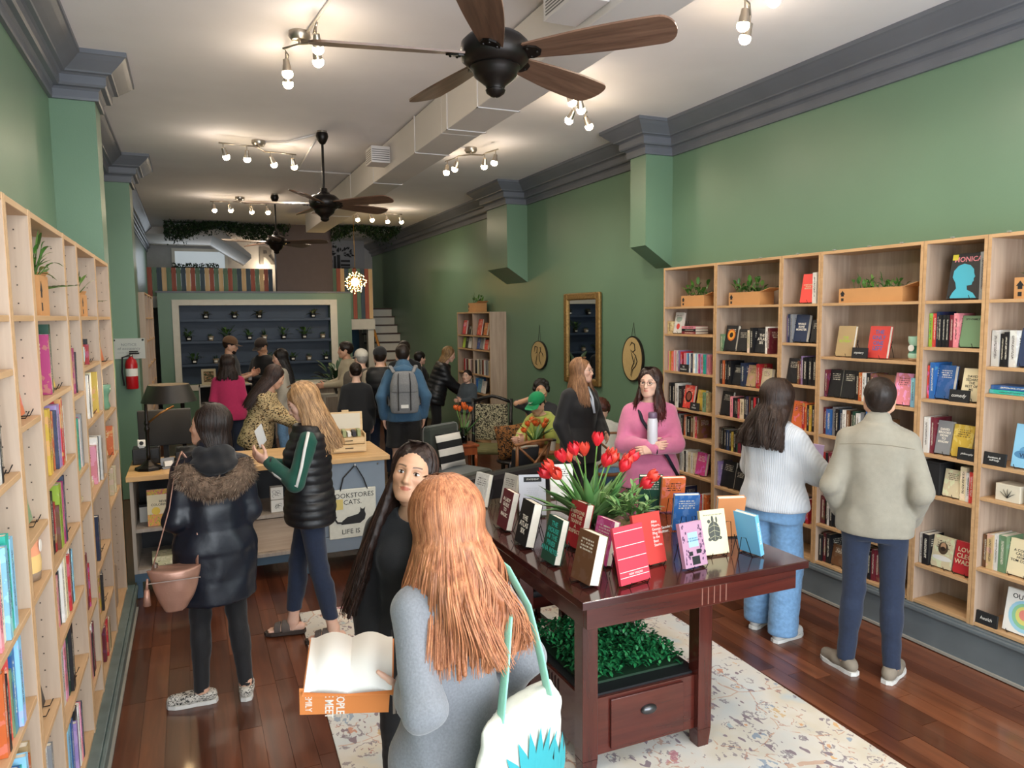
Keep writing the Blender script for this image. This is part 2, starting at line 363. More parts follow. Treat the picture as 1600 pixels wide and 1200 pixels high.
# fans
def make_fan():
    t = thing('ceiling_fan', 'x', 'ceiling fan', (0, 0, 0), 0, 'ceiling fans in a line')
    L = lambda prof, nm, m_=M_BRONZE: MB().lathe(prof, n=32).build(nm, m_, t, smooth=True, angle=40)
    L([(.012,.70),(.055,.70),(.062,.665),(.05,.63),(.03,.595),(.014,.585)], 'canopy')
    L([(.05,.70),(.05,.719)], 'ceiling_collar', M_NICKEL)
    L([(.0125,.12),(.0125,.60)], 'downrod')
    L([(.02,.155),(.035,.15),(.04,.115),(.06,.10),(.07,.085)], 'rod_collar')
    L([(.05,.09),(.105,.082),(.125,.07),(.15,.045),(.156,.01),(.15,-.025),(.125,-.05),(.11,-.055)], 'motor_housing')
    L([(.108,-.045),(.112,-.06),(.10,-.075),(.095,-.095),(.07,-.115),(.045,-.135),(.04,-.15),(.045,-.155),(.04,-.168),(.02,-.182),(.001,-.186)], 'switch_cup')
    for k in range(5):
        a = math.radians(-46+72*k); Mz = Matrix.Rotation(a, 4, 'Z') @ Matrix.Rotation(math.radians(-14), 4, 'X')
        # blade outline (x along the blade)
        pts = []
        for u in range(25):
            f = u/24; f = 1-(1-f)**1.6; x = .13 + .67*f
            w = (.050 + .042*math.sin(min(1, f*1.3)*PI*.5))*(1 if f < .88 else max(.02, 1-((f-.88)/.12)**2.6)**.5)
            pts.append((x, w))
        top = [(x, w, 0) for x, w in pts]; bot = [(x, -w, 0) for x, w in reversed(pts)]
        b = MB().prism(top+bot, (0,0,-.0045), (0,0,.0045)).build('blade', M_BLADE, t)
        b.matrix_local = Mz @ Matrix.Translation((0, 0, -.005))
        mb = MB().prism([(.09,-.03,0),(.17,-.045,0),(.205,-.03,0),(.22,0,0),(.205,.03,0),(.17,.045,0),(.09,.03,0)], (0,0,-.013), (0,0,-.005))
        for q in ((.165,-.03),(.165,.03),(.2,0)): mb.ball((q[0], q[1], -.014), .007, 8, 6)
        h = mb.build('blade_bracket', M_BRONZE, b); 
    return t
fan0 = make_fan(); fan0.location = (1.30, 3.14, 3.30); fan0['label'] = 'nearest bronze ceiling fan with five walnut blades'
copy_tree(fan0, (1.325, 7.8, 3.30), 0, 'middle bronze ceiling fan hanging beyond the nearest one')
copy_tree(fan0, (1.29, 11.97, 3.30), math.radians(20), 'rear ceiling fan hanging before the ivy garland')
# spotlight clusters
def cluster(x, y, rz, label, power, first=[None]):
    t = thing('spotlight_cluster', label, 'track light', (x, y, 4.02), rz, 'brushed nickel spotlight clusters on the ceiling')
    MB().lathe([(.07,0),(.072,-.03),(.055,-.055),(.012,-.062),(.012,-.075)], n=20).build('canopy', M_NICKEL, t, smooth=True, angle=40)
    path = [(-.42,.10,-.085),(-.22,.02,-.085),(-.12,-.06,-.085),(0,0,-.075),(.12,.06,-.085),(.22,-.02,-.085),(.42,-.10,-.085)]
    MB().tube(path, .008, 8).build('wavy_bar', M_NICKEL, t, smooth=True)
    rr = random.Random(int(x*100+y*10))
    for (hx, hy) in ((-.38,.085),(-.17,-.02),(.17,.02),(.38,-.085)):
        tl = math.radians(rr.uniform(10, 35)); az = rr.uniform(-2.8, -.4)
        Mh = Matrix.Translation((hx, hy, -.13)) @ Matrix.Rotation(az, 4, 'Z') @ Matrix.Rotation(tl, 4, 'X')
        MB().tube([(hx, hy, -.085), (hx, hy, -.135)], .006, 6).build('stem', M_NICKEL, t)
        h = MB().lathe([(.012,.0),(.02,-.004),(.024,-.035),(.026,-.04),(.034,-.095),(.031,-.095),(.022,-.05)], n=16, M=Mh, caps=False).build('lamp_head', M_NICKEL, t, smooth=True, angle=50)
        MB().ball((0,0,-.094), (.037,.037,.034), 12, 8, M=Mh).build('bulb', M_BULB, h, smooth=True)
    for (hx, hy) in ((-.38,.085),(.38,-.085)):
        d = bpy.data.lights.new('spotlight_glow', 'SPOT'); d.energy = power*1.25; d.spot_size = math.radians(165); d.spot_blend = .6; d.color = (1.0, .89, .75); d.shadow_soft_size = .05
        o = bpy.data.objects.new('spotlight_glow', d); COL.objects.link(o); o.parent = t; o.location = (hx, hy, -.25)
        d2 = bpy.data.lights.new('spotlight_spill', 'POINT'); d2.energy = power*.14; d2.color = (1.0, .86, .70); d2.shadow_soft_size = .06
        o2 = bpy.data.objects.new('spotlight_spill', d2); COL.objects.link(o2); o2.parent = t; o2.location = (hx, hy, -.27)
    return t
cluster(.76, 5.2, 1.9, 'spotlight cluster behind the tip of the nearest fan blade', 24)
cluster(.77, 8.46, .6, 'spotlight cluster beside the middle fan rod', 24)
cluster(.82, 12.44, .2, 'rear spotlight cluster over the book counter end', 24)
cluster(2.97, 3.35, 1.2, 'spotlight cluster cut off by the top of the picture', 24)
cluster(3.05, 5.6, 1.1, 'spotlight cluster below the lower fan blade, near the pilaster', 24)
cluster(2.99, 7.97, 2.2, 'spotlight cluster between duct and second pilaster', 24)
cluster(3.11, 12.9, .3, 'rear spotlight cluster just beyond the middle fan blade tips', 24)
cluster(.80, 1.6, .9, 'spotlight cluster above the photographer near the shopfront', 24)
cluster(3.0, 1.0, .9, 'spotlight cluster over the shopfront end of the right bookcases', 24)
# ================================================================== rear of the shop: planted partition, mezzanine, stairs
M_NAVY = plain('navy_niche_paint', '2F3F55', .5, noise=.12, nscale=4)
M_WHITE = plain('white_trim_paint', 'D9D4C8', .5, noise=.04)
YP = 15.4
pt = struct('partition_wall', MB().box(-.52, -.16, YP, YP+.25, 0, 2.63).box(2.66, 3.09, YP, YP+.25, 0, 2.63).box(-.16, 2.66, YP, YP+.25, 2.39, 2.63).box(-.16, 2.66, YP, YP+.25, 0, .87).box(-.16, 2.66, YP+.24, YP+.25, .87, 2.39), M_GREEN)
MB().box(-.55, 3.11, YP-.03, YP+.27, 2.63, 2.66).build('cap_rail', M_TRIM, pt)
MB().box(-.159, 2.659, YP+.225, YP+.239, .871, 2.389).build('niche_back', M_NAVY, pt)
mb = MB()
for q in ((-.28,-.16,.76,2.5),(2.66,2.8,.76,2.5),(-.16,2.66,2.39,2.5),(-.16,2.66,.76,.87)): mb.box(q[0], q[1], YP-.025, YP-.001, q[2], q[3])
mb.build('niche_frame', M_WHITE, pt, bevel=.004)
for z in (2.13, 1.71, 1.27):
    MB().box(-.155, 2.655, YP-.015, YP+.222, z-.05, z).build('niche_shelf', M_NAVY, pt)
# mezzanine deck, striped plank railing, purple-brown column
M_DECK = plain('mezzanine_white', 'C9C4BE', .7)
struct('ceiling_mezzanine', MB().box(XL, 2.82, 16.0, YB, 2.36, 2.58), M_DECK)
STR = {c: wood('plank_'+n, a, b, .6, 'Z', 1.5) for c, n, a, b in (('r','rust','9A4A3A','BC6650'), ('g','green','5E7A62','76947A'), ('n','navy','3A4A58','4C5E6C'), ('t','tan','DDB482','F0CE9C'))}
rail = thing('plank_railing', 'long mezzanine railing of rust, green, navy and tan planks', 'railing', (-.7, 16.05, 2.58), 0, 'striped plank railings upstairs')
seq = 'rgntgrgntrgntrgtgrgntnrgtrn'
wd = 2.33/len(seq)
for i, c in enumerate(seq): MB().box(i*wd+.002, (i+1)*wd-.002, 0, .025, 0, .56).build('plank', STR[c], rail)
MB().box(0, 2.33, .026, .07, .45, .52).box(0, 2.33, .026, .07, .05, .12).build('batten', STR['n'], rail)
rail2 = thing('plank_railing', 'tall striped plank panel beside the stairs behind the starburst lamp', 'railing', (2.84, 16.05, 2.10), 0, 'striped plank railings upstairs')
seq2 = 'grtngrgnrt'; wd = .86/len(seq2)
for i, c in enumerate(seq2): MB().box(i*wd+.002, (i+1)*wd-.002, 0, .025, 0, 1.07).build('plank', STR[c], rail2)
MB().box(0, .86, .026, .07, .9, .98).build('batten', STR['n'], rail2)
struct('column_mezzanine', MB().box(1.68, 2.80, 15.75, 16.04, 2.66, ZC), plain('mauve_brown_paint', '5D4E4C', .6, noise=.05))
struct('beam_stair_landing', MB().box(3.12, 3.70, 15.9, 16.13, 1.87, 2.09), M_WHITE)
struct('column_stair', MB().box(3.55, 3.68, 15.95, 16.1, 0, 1.869), M_WHITE)
struct('wall_stairwell', MB().box(2.82, 4.10, 18.6, 18.75, 2.36, ZC), plain('grey_white_wall', 'A9A7AA', .8))
struct('wall_alcove', MB().box(2.6, 3.7, 17.6, 17.7, 0, 2.36), plain('teal_alcove', '3F6478', .7))
# upstairs soffit and window wall
struct('wall_upper_soffit', MB().prism([(-.84, 17.0, 4.019), (.7, 17.0, 4.019), (1.30, 17.0, 3.50), (1.30, 17.0, 3.42), (.55, 17.0, 3.88), (-.84, 17.0, 3.88)], (0,0,0), (0, 2.6, 0)), plain('upper_white', 'CFCBC8', .8))
w = struct('window_4', MB().box(-.3, .95, 19.6, 19.66, 2.85, 2.92).box(-.3, .95, 19.6, 19.66, 3.75, 3.82).box(-.3, -.23, 19.6, 19.66, 2.92, 3.75).box(.88, .95, 19.6, 19.66, 2.92, 3.75), M_WHITE)
MB().box(-.23, .88, 19.63, 19.64, 2.92, 3.75).build('pane', plain('bright_frosted_pane', 'DDE6EA', .6, emit=('DDE8F0', .25)), w)
# hall tree emblem on the wall above the stairs
M_INK = plain('black_cutout', '1B1B1D', .6)
tr = thing('tree_emblem', 'black cut-out emblem of a tree growing from books above the stairs', 'wall sign', (3.49, 18.56, 3.33))
mb = MB().box(-.07, .0, -.01, .02, 0, .33).box(-.15, -.10, -.01, .02, 0, .30).box(.02, .24, -.01, .02, .06, .11).box(.02, .24, -.01, .02, .16, .21).box(.03, .24, -.01, .02, 0, .03)
mb.build('book_trunk', M_INK, tr)
rr = random.Random(5); mb = MB()
for k in range(34):
    a = rr.uniform(-.25, PI+.25); r_ = rr.uniform(.12, .32); x = math.cos(a)*r_; z = .34+math.sin(a)*r_*.75; t_ = a+rr.uniform(-.5, .5)
    q = Matrix.Translation((x, 0, z)) @ Matrix.Rotation(-t_, 4, 'Y')
    mb.prism([(-.045,0,0),(0,0,.018),(.045,0,0),(0,0,-.018)], (0,-.01,0), (0,.02,0), q)
mb.build('leaves', M_INK, tr)
mb = MB().prism([(-.21+.03*math.cos(t*PI/5),0,.17+.05*math.sin(t*PI/5)) for t in range(10)], (0,-.01,0), (0,.02,0)).box(-.215, -.205, -.01, .02, 0, .13)
mb.build('small_tree', M_INK, tr)
r_ = thing('wall_letter', 'grey serif capital letter on the pale wall upstairs', 'letter', (1.86, 19.66, 3.45))
text('letter_face', 'R', .62, plain('grey_letter', '6E6A66', .6), r_, (0, 0, .22), ext=.02, bold=.012)
wl_ = thing('shelf_lamp', 'small glowing lamp on a ledge under the upstairs letter', 'lamp', (1.78, 19.5, 2.95)); MB().box(-.25, .15, -.1, .19, -.03, 0).build('ledge', M_WHITE, wl_); MB().lathe([(.05,0),(.05,.02),(.012,.03),(.012,.12)], n=14).build('base', M_INK, wl_)
MB().lathe([(.09,.12),(.06,.26)], n=16).build('lamp_shade', plain('lit_paper_shade', 'F4DDB0', .8, emit=('FFD9A0', 5)), wl_, True); ld = bpy.data.lights.new('shelf_lamp_glow', 'POINT'); ld.energy = 10; ld.color = (1, .82, .58); ld.shadow_soft_size = .06; lo_ = bpy.data.objects.new('shelf_lamp_glow', ld); COL.objects.link(lo_); lo_.parent = wl_; lo_.location = (0, -.05, .42)
# starburst pendant
sb = thing('starburst_pendant', 'glowing gold starburst pendant lamp hanging before the striped panel', 'pendant lamp', (2.90, 14.0, 2.79))
M_SPARK = plain('sparkling_crystal_tip', 'FFE9B0', .3, emit=('FFD98A', 9))
M_GOLD = plain('gold_wire', 'B58A3C', .3, metal=.9)
MB().tube([(0,0,.06), (0,0,1.23)], .004, 6).build('cord', M_GOLD, sb)
mb = MB(); mt = MB(); rr = random.Random(9)
for k in range(110):
    z = 1-2*(k+.5)/110; a = k*2.39996; s_ = math.sqrt(1-z*z); L = rr.uniform(.14, .215); d = Vector((s_*math.cos(a), s_*math.sin(a), z))
    mb.tube([d*.03, d*L], .0018, 4); mt.ball(d*L, .009, 6, 4)
mb.ball((0,0,0), .05, 12, 8)
mb.build('spokes', M_GOLD, sb); mt.build('crystal_tips', M_SPARK, sb)['kind'] = 'stuff'
MB().ball((0,0,0), .075, 14, 10).build('bulb_core', plain('pendant_bulb', 'FFE0A0', .3, emit=('FFD080', 40)), sb, smooth=True)
# stairs along the right wall
st = thing('staircase', 'white-riser staircase climbing along the green wall at the back', 'staircase', (4.12, 15.0, 0))
M_TREAD = wood('stair_tread', '3A2418', '57382A', .5, 'X')
for i in range(12):
    MB().box(-.42, .42, .25*i, .25*i+.02, .195*i, .195*i+.165).build('riser', M_WHITE, st)
    MB().box(-.43, .425, .25*i-.02, .25*i+.26, .195*i+.165, .195*i+.195).build('tread', M_TREAD, st)
rl = wood('honey_handrail', '9A6224', 'C08438', .4, 'Y')
MB().tube([(-.40, .1, 1.05), (-.40, 3.0, 3.30)], .03, 8).build('handrail', rl, st, smooth=True)
for i in range(22):
    y = .2+i*.125; MB().tube([(-.40, y, .195*(y/.25)), (-.40, y, 1.05+(y-.1)*2.25/2.9-.02)], .009, 6).build('baluster', M_BRONZE, st)
# ivy garlands along the edge of the ceiling
def leaf_cloud(name, pts, sizes, mat, parent, seed, flat=.35):
    rr = random.Random(seed); mb = MB()
    for p, s in zip(pts, sizes):
        q = Matrix.Translation(p) @ Euler((rr.uniform(-1.2,1.2), rr.uniform(-1.2,1.2), rr.uniform(0,2*PI))).to_matrix().to_4x4()
        vs = [q @ Vector(v) for v in ((-s,0,0),(-.2*s,.42*s,.12*s),(s,0,0),(-.2*s,-.42*s,.12*s))]
        mb.add(vs, [(0,3,2),(0,2,1)])
    me = mb.mesh(name, fix=False); return put(name, me, mat, parent)
def leafmat(name, cols, rough=.45):
    if name in MATS: return MATS[name]
    m_, nt, bs = nodes_of(name); g = N(nt, 'ShaderNodeNewGeometry')
    r = ramp(nt, [(i/max(1, len(cols)-1), c) for i, c in enumerate(cols)])
    nt.links.new(g.outputs['Random Per Island'], r.inputs[0]); nt.links.new(r.outputs[0], bs.inputs['Base Color'])
    bs.inputs['Roughness'].default_value = rough; bs.inputs['Subsurface Weight'].default_value = 0
    MATS[name] = m_; return m_
M_IVY = leafmat('dark_ivy_leaf', ['0E1F10', '1B3318', '274420', '142816'])
for lb, xa, xb, ya, yb, n, th in (('dark ivy garland under the ceiling above the striped railing', -.35, 1.95, 15.5, 16.4, 5200, .38), ('dark ivy garland under the ceiling above the stairs', 2.75, 4.15, 15.2, 15.9, 2400, .32)):
    rr = random.Random(n); g = thing('ivy_garland', lb, 'garland', ((xa+xb)/2, (ya+yb)/2, ZC), 0, 'ivy garlands on the ceiling')
    pts = []; sz = []
    for k in range(n):
        u = rr.random(); x = (u-.5)*(xb-xa); y = rr.uniform(-.5, .5)*(yb-ya)
        dp = th*(.6+.4*math.sin(u*9+1))*(1-.3*abs(y)/(yb-ya)*2)
        pts.append((x, y, -.02-rr.random()*dp-(.12 if rr.random() < .05 else 0))); sz.append(rr.uniform(.022, .042))
    leaf_cloud('foliage', pts, sz, M_IVY, g, n)['kind'] = 'stuff'
    MB().box(-(xb-xa)/2, (xb-xa)/2, -.02, .02, -.03, -.001).build('backing', M_BRONZE, g)
g = thing('ivy_garland', 'small white-flowered ivy strip on top of the striped railing', 'garland', (.1, 16.075, 3.14), 0, 'ivy garlands on the ceiling')
rr = random.Random(2); pts = [(rr.uniform(-.35, .5), rr.uniform(-.03, .05), rr.uniform(0, .09)) for k in range(260)]
leaf_cloud('foliage', pts, [rr.uniform(.02, .035) for _ in pts], M_IVY, g, 4)['kind'] = 'stuff'
MB().tube([(-.36, .02, .01), (.51, .02, .01)], .01, 6).build('stem', M_BRONZE, g)
# ------------------------------------------------------------------ small potted plants in the niche
M_POTS = [plain('black_plant_pot', '17181A', .45), plain('taupe_plant_pot', '8D7F6D', .7)]
M_TAG = plain('white_label', 'E6E3DC', .6)
LEAFS = [leafmat('leaf_mid', ['29421F', '3E5F2E', '567A3C', '33502A']), leafmat('leaf_dark', ['1D3320', '2B4A2C', '37593A']), leafmat('leaf_variegated', ['4E5A3C', '7A8058', '5B4540', '3C5632'])]
def leaf_mesh(mb, base, dirv, L, w, bend, M=None, seg=4, fold=.15):
    d = Vector(dirv).normalized(); side = d.cross(Vector((0,0,1))); side = side.normalized() if side.length > 1e-4 else Vector((1,0,0)); up = side.cross(d)
    vs = []
    for i in range(seg+1):
        t = i/seg; ww = w*math.sin(PI*min(1, .08+.92*t)**.8)*.5+.0005
        p = Vector(base)+d*(L*t)+Vector((0,0,-bend*L*t*t)); vs += [p-side*ww+up*ww*fold*2, p, p+side*ww+up*ww*fold*2]
    fs = []
    for i in range(seg):
        a = i*3; fs += [(a, a+1, a+4, a+3), (a+1, a+2, a+5, a+4)]
    mb.add(vs, fs)
def potted(label, loc, kind, h, seed, pot_r=.055, pot_h=.09, group='small potted plants in the niche', name='potted_plant', potm=None, nleaf=None, leafm=None, tagged=True):
    rr = random.Random(seed); t = thing(name, label, 'potted plant', loc, 0, group)
    p = MB().lathe([(pot_r*.72,0),(pot_r*.76,.004),(pot_r,pot_h*.8),(pot_r*1.06,pot_h*.82),(pot_r*1.06,pot_h),(pot_r*.92,pot_h),(pot_r*.9,pot_h*.9)], n=16).build('pot', potm or M_POTS[kind % 2], t, smooth=True, angle=40)
    if tagged: MB().box(-pot_r*.5, pot_r*.5, -pot_r*.98-.003, -pot_r*.9, pot_h*.3, pot_h*.65).build('price_tag', M_TAG, p)
    mb = MB(); n = nleaf or 22
    for k in range(n):
        a = rr.uniform(0, 2*PI); el = rr.uniform(.25, 1.35) if kind != 1 else rr.uniform(.7, 1.45)
        d = (math.cos(a)*math.cos(el), math.sin(a)*math.cos(el), math.sin(el))
        s0 = Vector((0,0,pot_h*.85)) + Vector((math.cos(a), math.sin(a), 0))*pot_r*.3
        stem = s0+Vector(d)*h*rr.uniform(.15, .6)
        if kind == 0 and rr.random() < .7: mb.tube([s0, stem], .0025, 3)
        else: stem = s0
        leaf_mesh(mb, stem, d, h*rr.uniform(.35, .6), h*(.16 if kind != 1 else .06)*rr.uniform(.8, 1.3), rr.uniform(.1, .6))
    put('foliage', mb.mesh('foliage', True, False), leafm or LEAFS[kind], t)
    return t
ords = ['first', 'second', 'third', 'fourth', 'fifth', 'sixth', 'seventh', 'eighth', 'ninth', 'tenth', 'eleventh', 'twelfth', 'thirteenth', 'fourteenth', 'fifteenth', 'sixteenth', 'seventeenth', 'eighteenth', 'nineteenth', 'twentieth']
ords += ['twenty-'+a for a in ords[:9]]+['thirtieth']+['thirty-'+a for a in ords[:9]]
for rw, z, xs, hs in (('top', 2.13, (.31,.83,1.29,2.33), (.24,.26,.30,.32)), ('middle', 1.71, (-.01,.38,.67,1.09,1.37,1.74,2.14,2.51), (.22,.18,.26,.22,.32,.22,.26,.2)), ('bottom', 1.27, (.07,.45,1.44,1.90,2.22,2.56), (.22,.2,.18,.16,.2,.16))):
    for i, (x, h) in enumerate(zip(xs, hs)):
        potted('%s small potted plant from the left on the %s navy niche shelf' % (ords[i], rw), (x, YP+.09, z), (2 if rw == 'top' else (i % 3 != 1)*0+ (i % 3 == 1)*1), h, int(x*100)+int(z*10), pot_r=.055)
# ================================================================== furniture
M_OAKTOP = wood('oak_worktop', 'B98F5C', 'D3AC76', .45, 'X', 1.0)
M_GREYWOOD = wood('washed_grey_wood', '8F8478', 'ADA195', .55, 'Z', 1.0)
M_STEELBLUE = plain('steel_blue_paint', '3F5668', .45)
M_PALEBLUE = plain('pale_blue_grey_panel', '7B8794', .5, noise=.04)
# --- service counter: continuous top, open shelf unit, closed end unit
ct = tag(MB().box(-.49, 1.53, 6.16, 6.95, .925, .965).build('worktop', M_OAKTOP, bevel=.004), 'long oak counter top carrying the lamp and the jewellery chest', 'worktop')
u = thing('shelf_unit', 'grey-wood open shelf unit under the counter beside the birch bookcase', 'shelf unit', (-.47, 6.2, 0))
for x0, x1 in ((0, .025), (.60, .625), (1.295, 1.32)): MB().box(x0, x1, 0, .62, .20, .924).build('side_panel', M_GREYWOOD, u)
for x0, x1, zs in ((.026, .599, (.20, .52)), (.626, 1.294, (.20, .52))):
    for z in zs: MB().box(x0, x1, 0, .60, z, z+.028).build('shelf', M_GREYWOOD, u)
MB().box(.025, 1.295, .60, .612, .2, .92).build('back_panel', plain('unit_back_dark', '2B2B2D', .7), u)
MB().box(.63, 1.29, .05, .065, .23, .50).build('drawer_front', wood('drawer_ash', 'A58E77', 'C4AD95', .5, 'X'), u)
mb = MB().box(0, 1.32, .02, .6, .13, .198)
mb.build('plinth_frame', M_STEELBLUE, u)
for x in (.01, .68, 1.27): MB().box(x, x+.04, .03, .07, 0, .13).build('leg', M_STEELBLUE, u)
u2 = thing('end_cabinet', 'pale blue-grey counter end cabinet with a tote bag hanging on it', 'cabinet', (.93, 6.2, 0))
MB().box(0, .56, .0, .66, .30, .924).build('body', M_PALEBLUE, u2, bevel=.003)
MB().box(-.02, .58, -.02, .68, .17, .298).build('base_rail', M_PALEBLUE, u2, bevel=.003)
for x in (-.015, .535): MB().box(x, x+.04, -.015, .03, 0, .169).build('leg', M_STEELBLUE, u2)
for x in (.06, .5): MB().ball((x, -.002, .89), .008, 8, 6).build('screw_cap', M_NICKEL, u2)
# --- counter-height dark table
M_CHERRY = wood('dark_cherry', '2A0D0A', '4A1A14', .16, 'X', .8, coat=.55, bmp=.01)
M_CHERRY2 = wood('dark_cherry_rail', '35120E', '5A241B', .25, 'X', .8, coat=.35, bmp=.01)
M_CHERRYV = wood('dark_cherry_upright', '33110D', '57221A', .25, 'Z', .8, coat=.35, bmp=.01)
tb = thing('display_table', 'dark cherry counter-height display table carrying books and tulips', 'table', (0, 0, 0))
MB().box(1.50, 2.79, 2.71, 4.56, .872, .910).build('table_top', M_CHERRY, tb, bevel=.004)
for q in ((1.54, 2.74, 2.745, 2.775), (1.54, 2.74, 4.49, 4.52)): MB().box(q[0], q[1], q[2], q[3], .765, .871).build('apron', M_CHERRY2, tb, bevel=.002)
for q in ((1.54, 1.57, 2.776, 4.489), (2.71, 2.74, 2.776, 4.489)): MB().box(q[0], q[1], q[2], q[3], .765, .871).build('apron', M_CHERRY2, tb, bevel=.002)
for x in (2.16, 2.195, 2.23, 2.265, 2.30): MB().box(x-.003, x+.003, 2.7425, 2.7449, .775, .86).build('groove_strip', plain('groove_light', '8A5A4C', .4), tb)
for (lx, ly) in ((1.60, 2.86), (2.245, 2.86), (1.60, 3.55), (2.245, 3.55)):
    s = .04
    mb = MB().prism([(lx-s,ly-s,0),(lx+s,ly-s,0),(lx+s,ly+s,0),(lx-s,ly+s,0)], (0,0,.10), (0,0,.871))
    mb.add([(lx-s*.78,ly-s*.78,0),(lx+s*.78,ly-s*.78,0),(lx+s*.78,ly+s*.78,0),(lx-s*.78,ly+s*.78,0),(lx-s,ly-s,.10),(lx+s,ly-s,.10),(lx+s,ly+s,.10),(lx-s,ly+s,.10)], [(0,1,2,3),(0,1,5,4),(1,2,6,5),(2,3,7,6),(3,0,4,7)])
    mb.build('leg', M_CHERRYV, tb, bevel=.003)
for q in ((1.641,2.204,2.85,2.87),(1.641,2.204,3.54,3.56)): MB().box(q[0],q[1],q[2],q[3],.10,.375).build('chest_panel', M_CHERRY2, tb)
for q in ((1.59,1.61,2.901,3.509),(2.235,2.255,2.901,3.509)): MB().box(q[0],q[1],q[2],q[3],.10,.375).build('chest_panel', M_CHERRYV, tb)
for k in range(5): MB().box(1.586, 1.5895, 3.12+k*.035, 3.127+k*.035, .12, .36).build('groove_strip', plain('groove_dark', '1D0A08', .5), tb)
MB().box(1.605, 2.24, 2.875, 3.535, .10, .12).build('chest_floor', M_CHERRY2, tb)
MB().box(1.605, 2.24, 2.872, 3.538, .365, .385).build('chest_top', plain('black_shelf_liner', '17181B', .5), tb)
dr = MB().box(1.72, 2.13, 2.835, 2.849, .12, .36).build('drawer', M_CHERRY2, tb, bevel=.002)
mb = MB(); n = 9
prof = [(.045*math.cos(PI*k/8), .026*math.sin(PI*k/8)) for k in range(9)]
mb.ball((1.925, 2.833, .272), (.045, .022, .024), 16, 8)
mb.build('cup_pull', plain('pewter_pull', '5B5B5E', .3, metal=.9), dr, smooth=True)
# greenery mat stored in the open well of the table
gm = thing('boxwood_mat', 'bushy artificial boxwood mat lying on the table shelf', 'artificial plant', (1.925, 3.22, .386))
rr = random.Random(21); mb = MB()
for k in range(2600):
    x = rr.uniform(-.28, .285); y = rr.uniform(-.27, .30)
    hgt = .02+.10*rr.random()*(1-.6*max(abs(x)/.3, abs(y)/.32)**3)+(.03 if y > .05 else 0)
    a = rr.uniform(0, 2*PI); el = rr.uniform(-.2, 1.2)
    leaf_mesh(mb, (x, y, hgt), (math.cos(a)*math.cos(el), math.sin(a)*math.cos(el), math.sin(el)), rr.uniform(.022, .04), rr.uniform(.013, .02), .3, seg=2)
put('leaves', mb.mesh('leaves', True, False), leafmat('boxwood_leaf', ['0E4A2A', '1D6B3C', '2F8A50', '176038', '3F9A58', '0B3A22'], .4), gm)['kind'] = 'stuff'
MB().box(-.28, .285, -.27, .31, .0005, .012).build('backing_grid', plain('green_plastic_grid', '16321F', .6), gm)
# --- counter-height chairs of the same dark wood
M_LEATHER = plain('black_leather', '1C1B1D', .38, noise=.15, nscale=12, bmp=.12, bscale=120)
def counter_chair(label, loc, rz):
    t = thing('counter_chair', label, 'chair', loc, rz, 'dark counter-height chairs around the table')
    for x in (-.19, .19):
        MB().box(x-.02, x+.02, -.20, -.16, 0, .58).build('leg', M_CHERRYV, t)
        MB().prism([(x-.02,.16,0),(x+.02,.16,0),(x+.02,.20,0),(x-.02,.20,0)], (0,.03,0), (0,0,.58)).build('leg', M_CHERRYV, t)
        MB().prism([(x-.02,.16,0),(x+.02,.16,0),(x+.02,.20,0),(x-.02,.20,0)], (0,0,.58), (0,.06,1.02)).build('back_post', M_CHERRYV, t)
    for z, hh in ((.22, .05), (.50, .08)):
        MB().box(-.17, .17, -.195, -.165, z, z+hh).build('rail', M_CHERRY2, t); MB().box(-.17, .17, .165, .195, z, z+hh).build('rail', M_CHERRY2, t)
        for x in (-.19, .19): MB().box(x-.012, x+.012, -.16, .16, z+.01, z+hh).build('rail', M_CHERRYV, t)
    MB().box(-.225, .225, -.225, .20, .585, .64).build('seat', M_LEATHER, t, bevel=.02)
    MB().box(-.17, .17, .215, .235, .90, 1.01).build('top_rail', M_CHERRY2, t); MB().box(-.17, .17, .185, .205, .70, .75).build('back_rail', M_CHERRY2, t)
    for x in (-.08, 0, .08): MB().prism([(x-.015,.185,0),(x+.015,.185,0),(x+.015,.20,0),(x-.015,.20,0)], (0,0,.75), (0,.03,.90)).build('back_slat', M_CHERRYV, t)
    return t
counter_chair('dark counter chair pushed in on the far side of the display table', (1.80, 4.02, 0), 0).scale = (1,1,.84)
counter_chair('dark counter chair with black seat at the left side of the display table', (1.42, 3.86, 0), PI/2).scale = (1,1,.84)
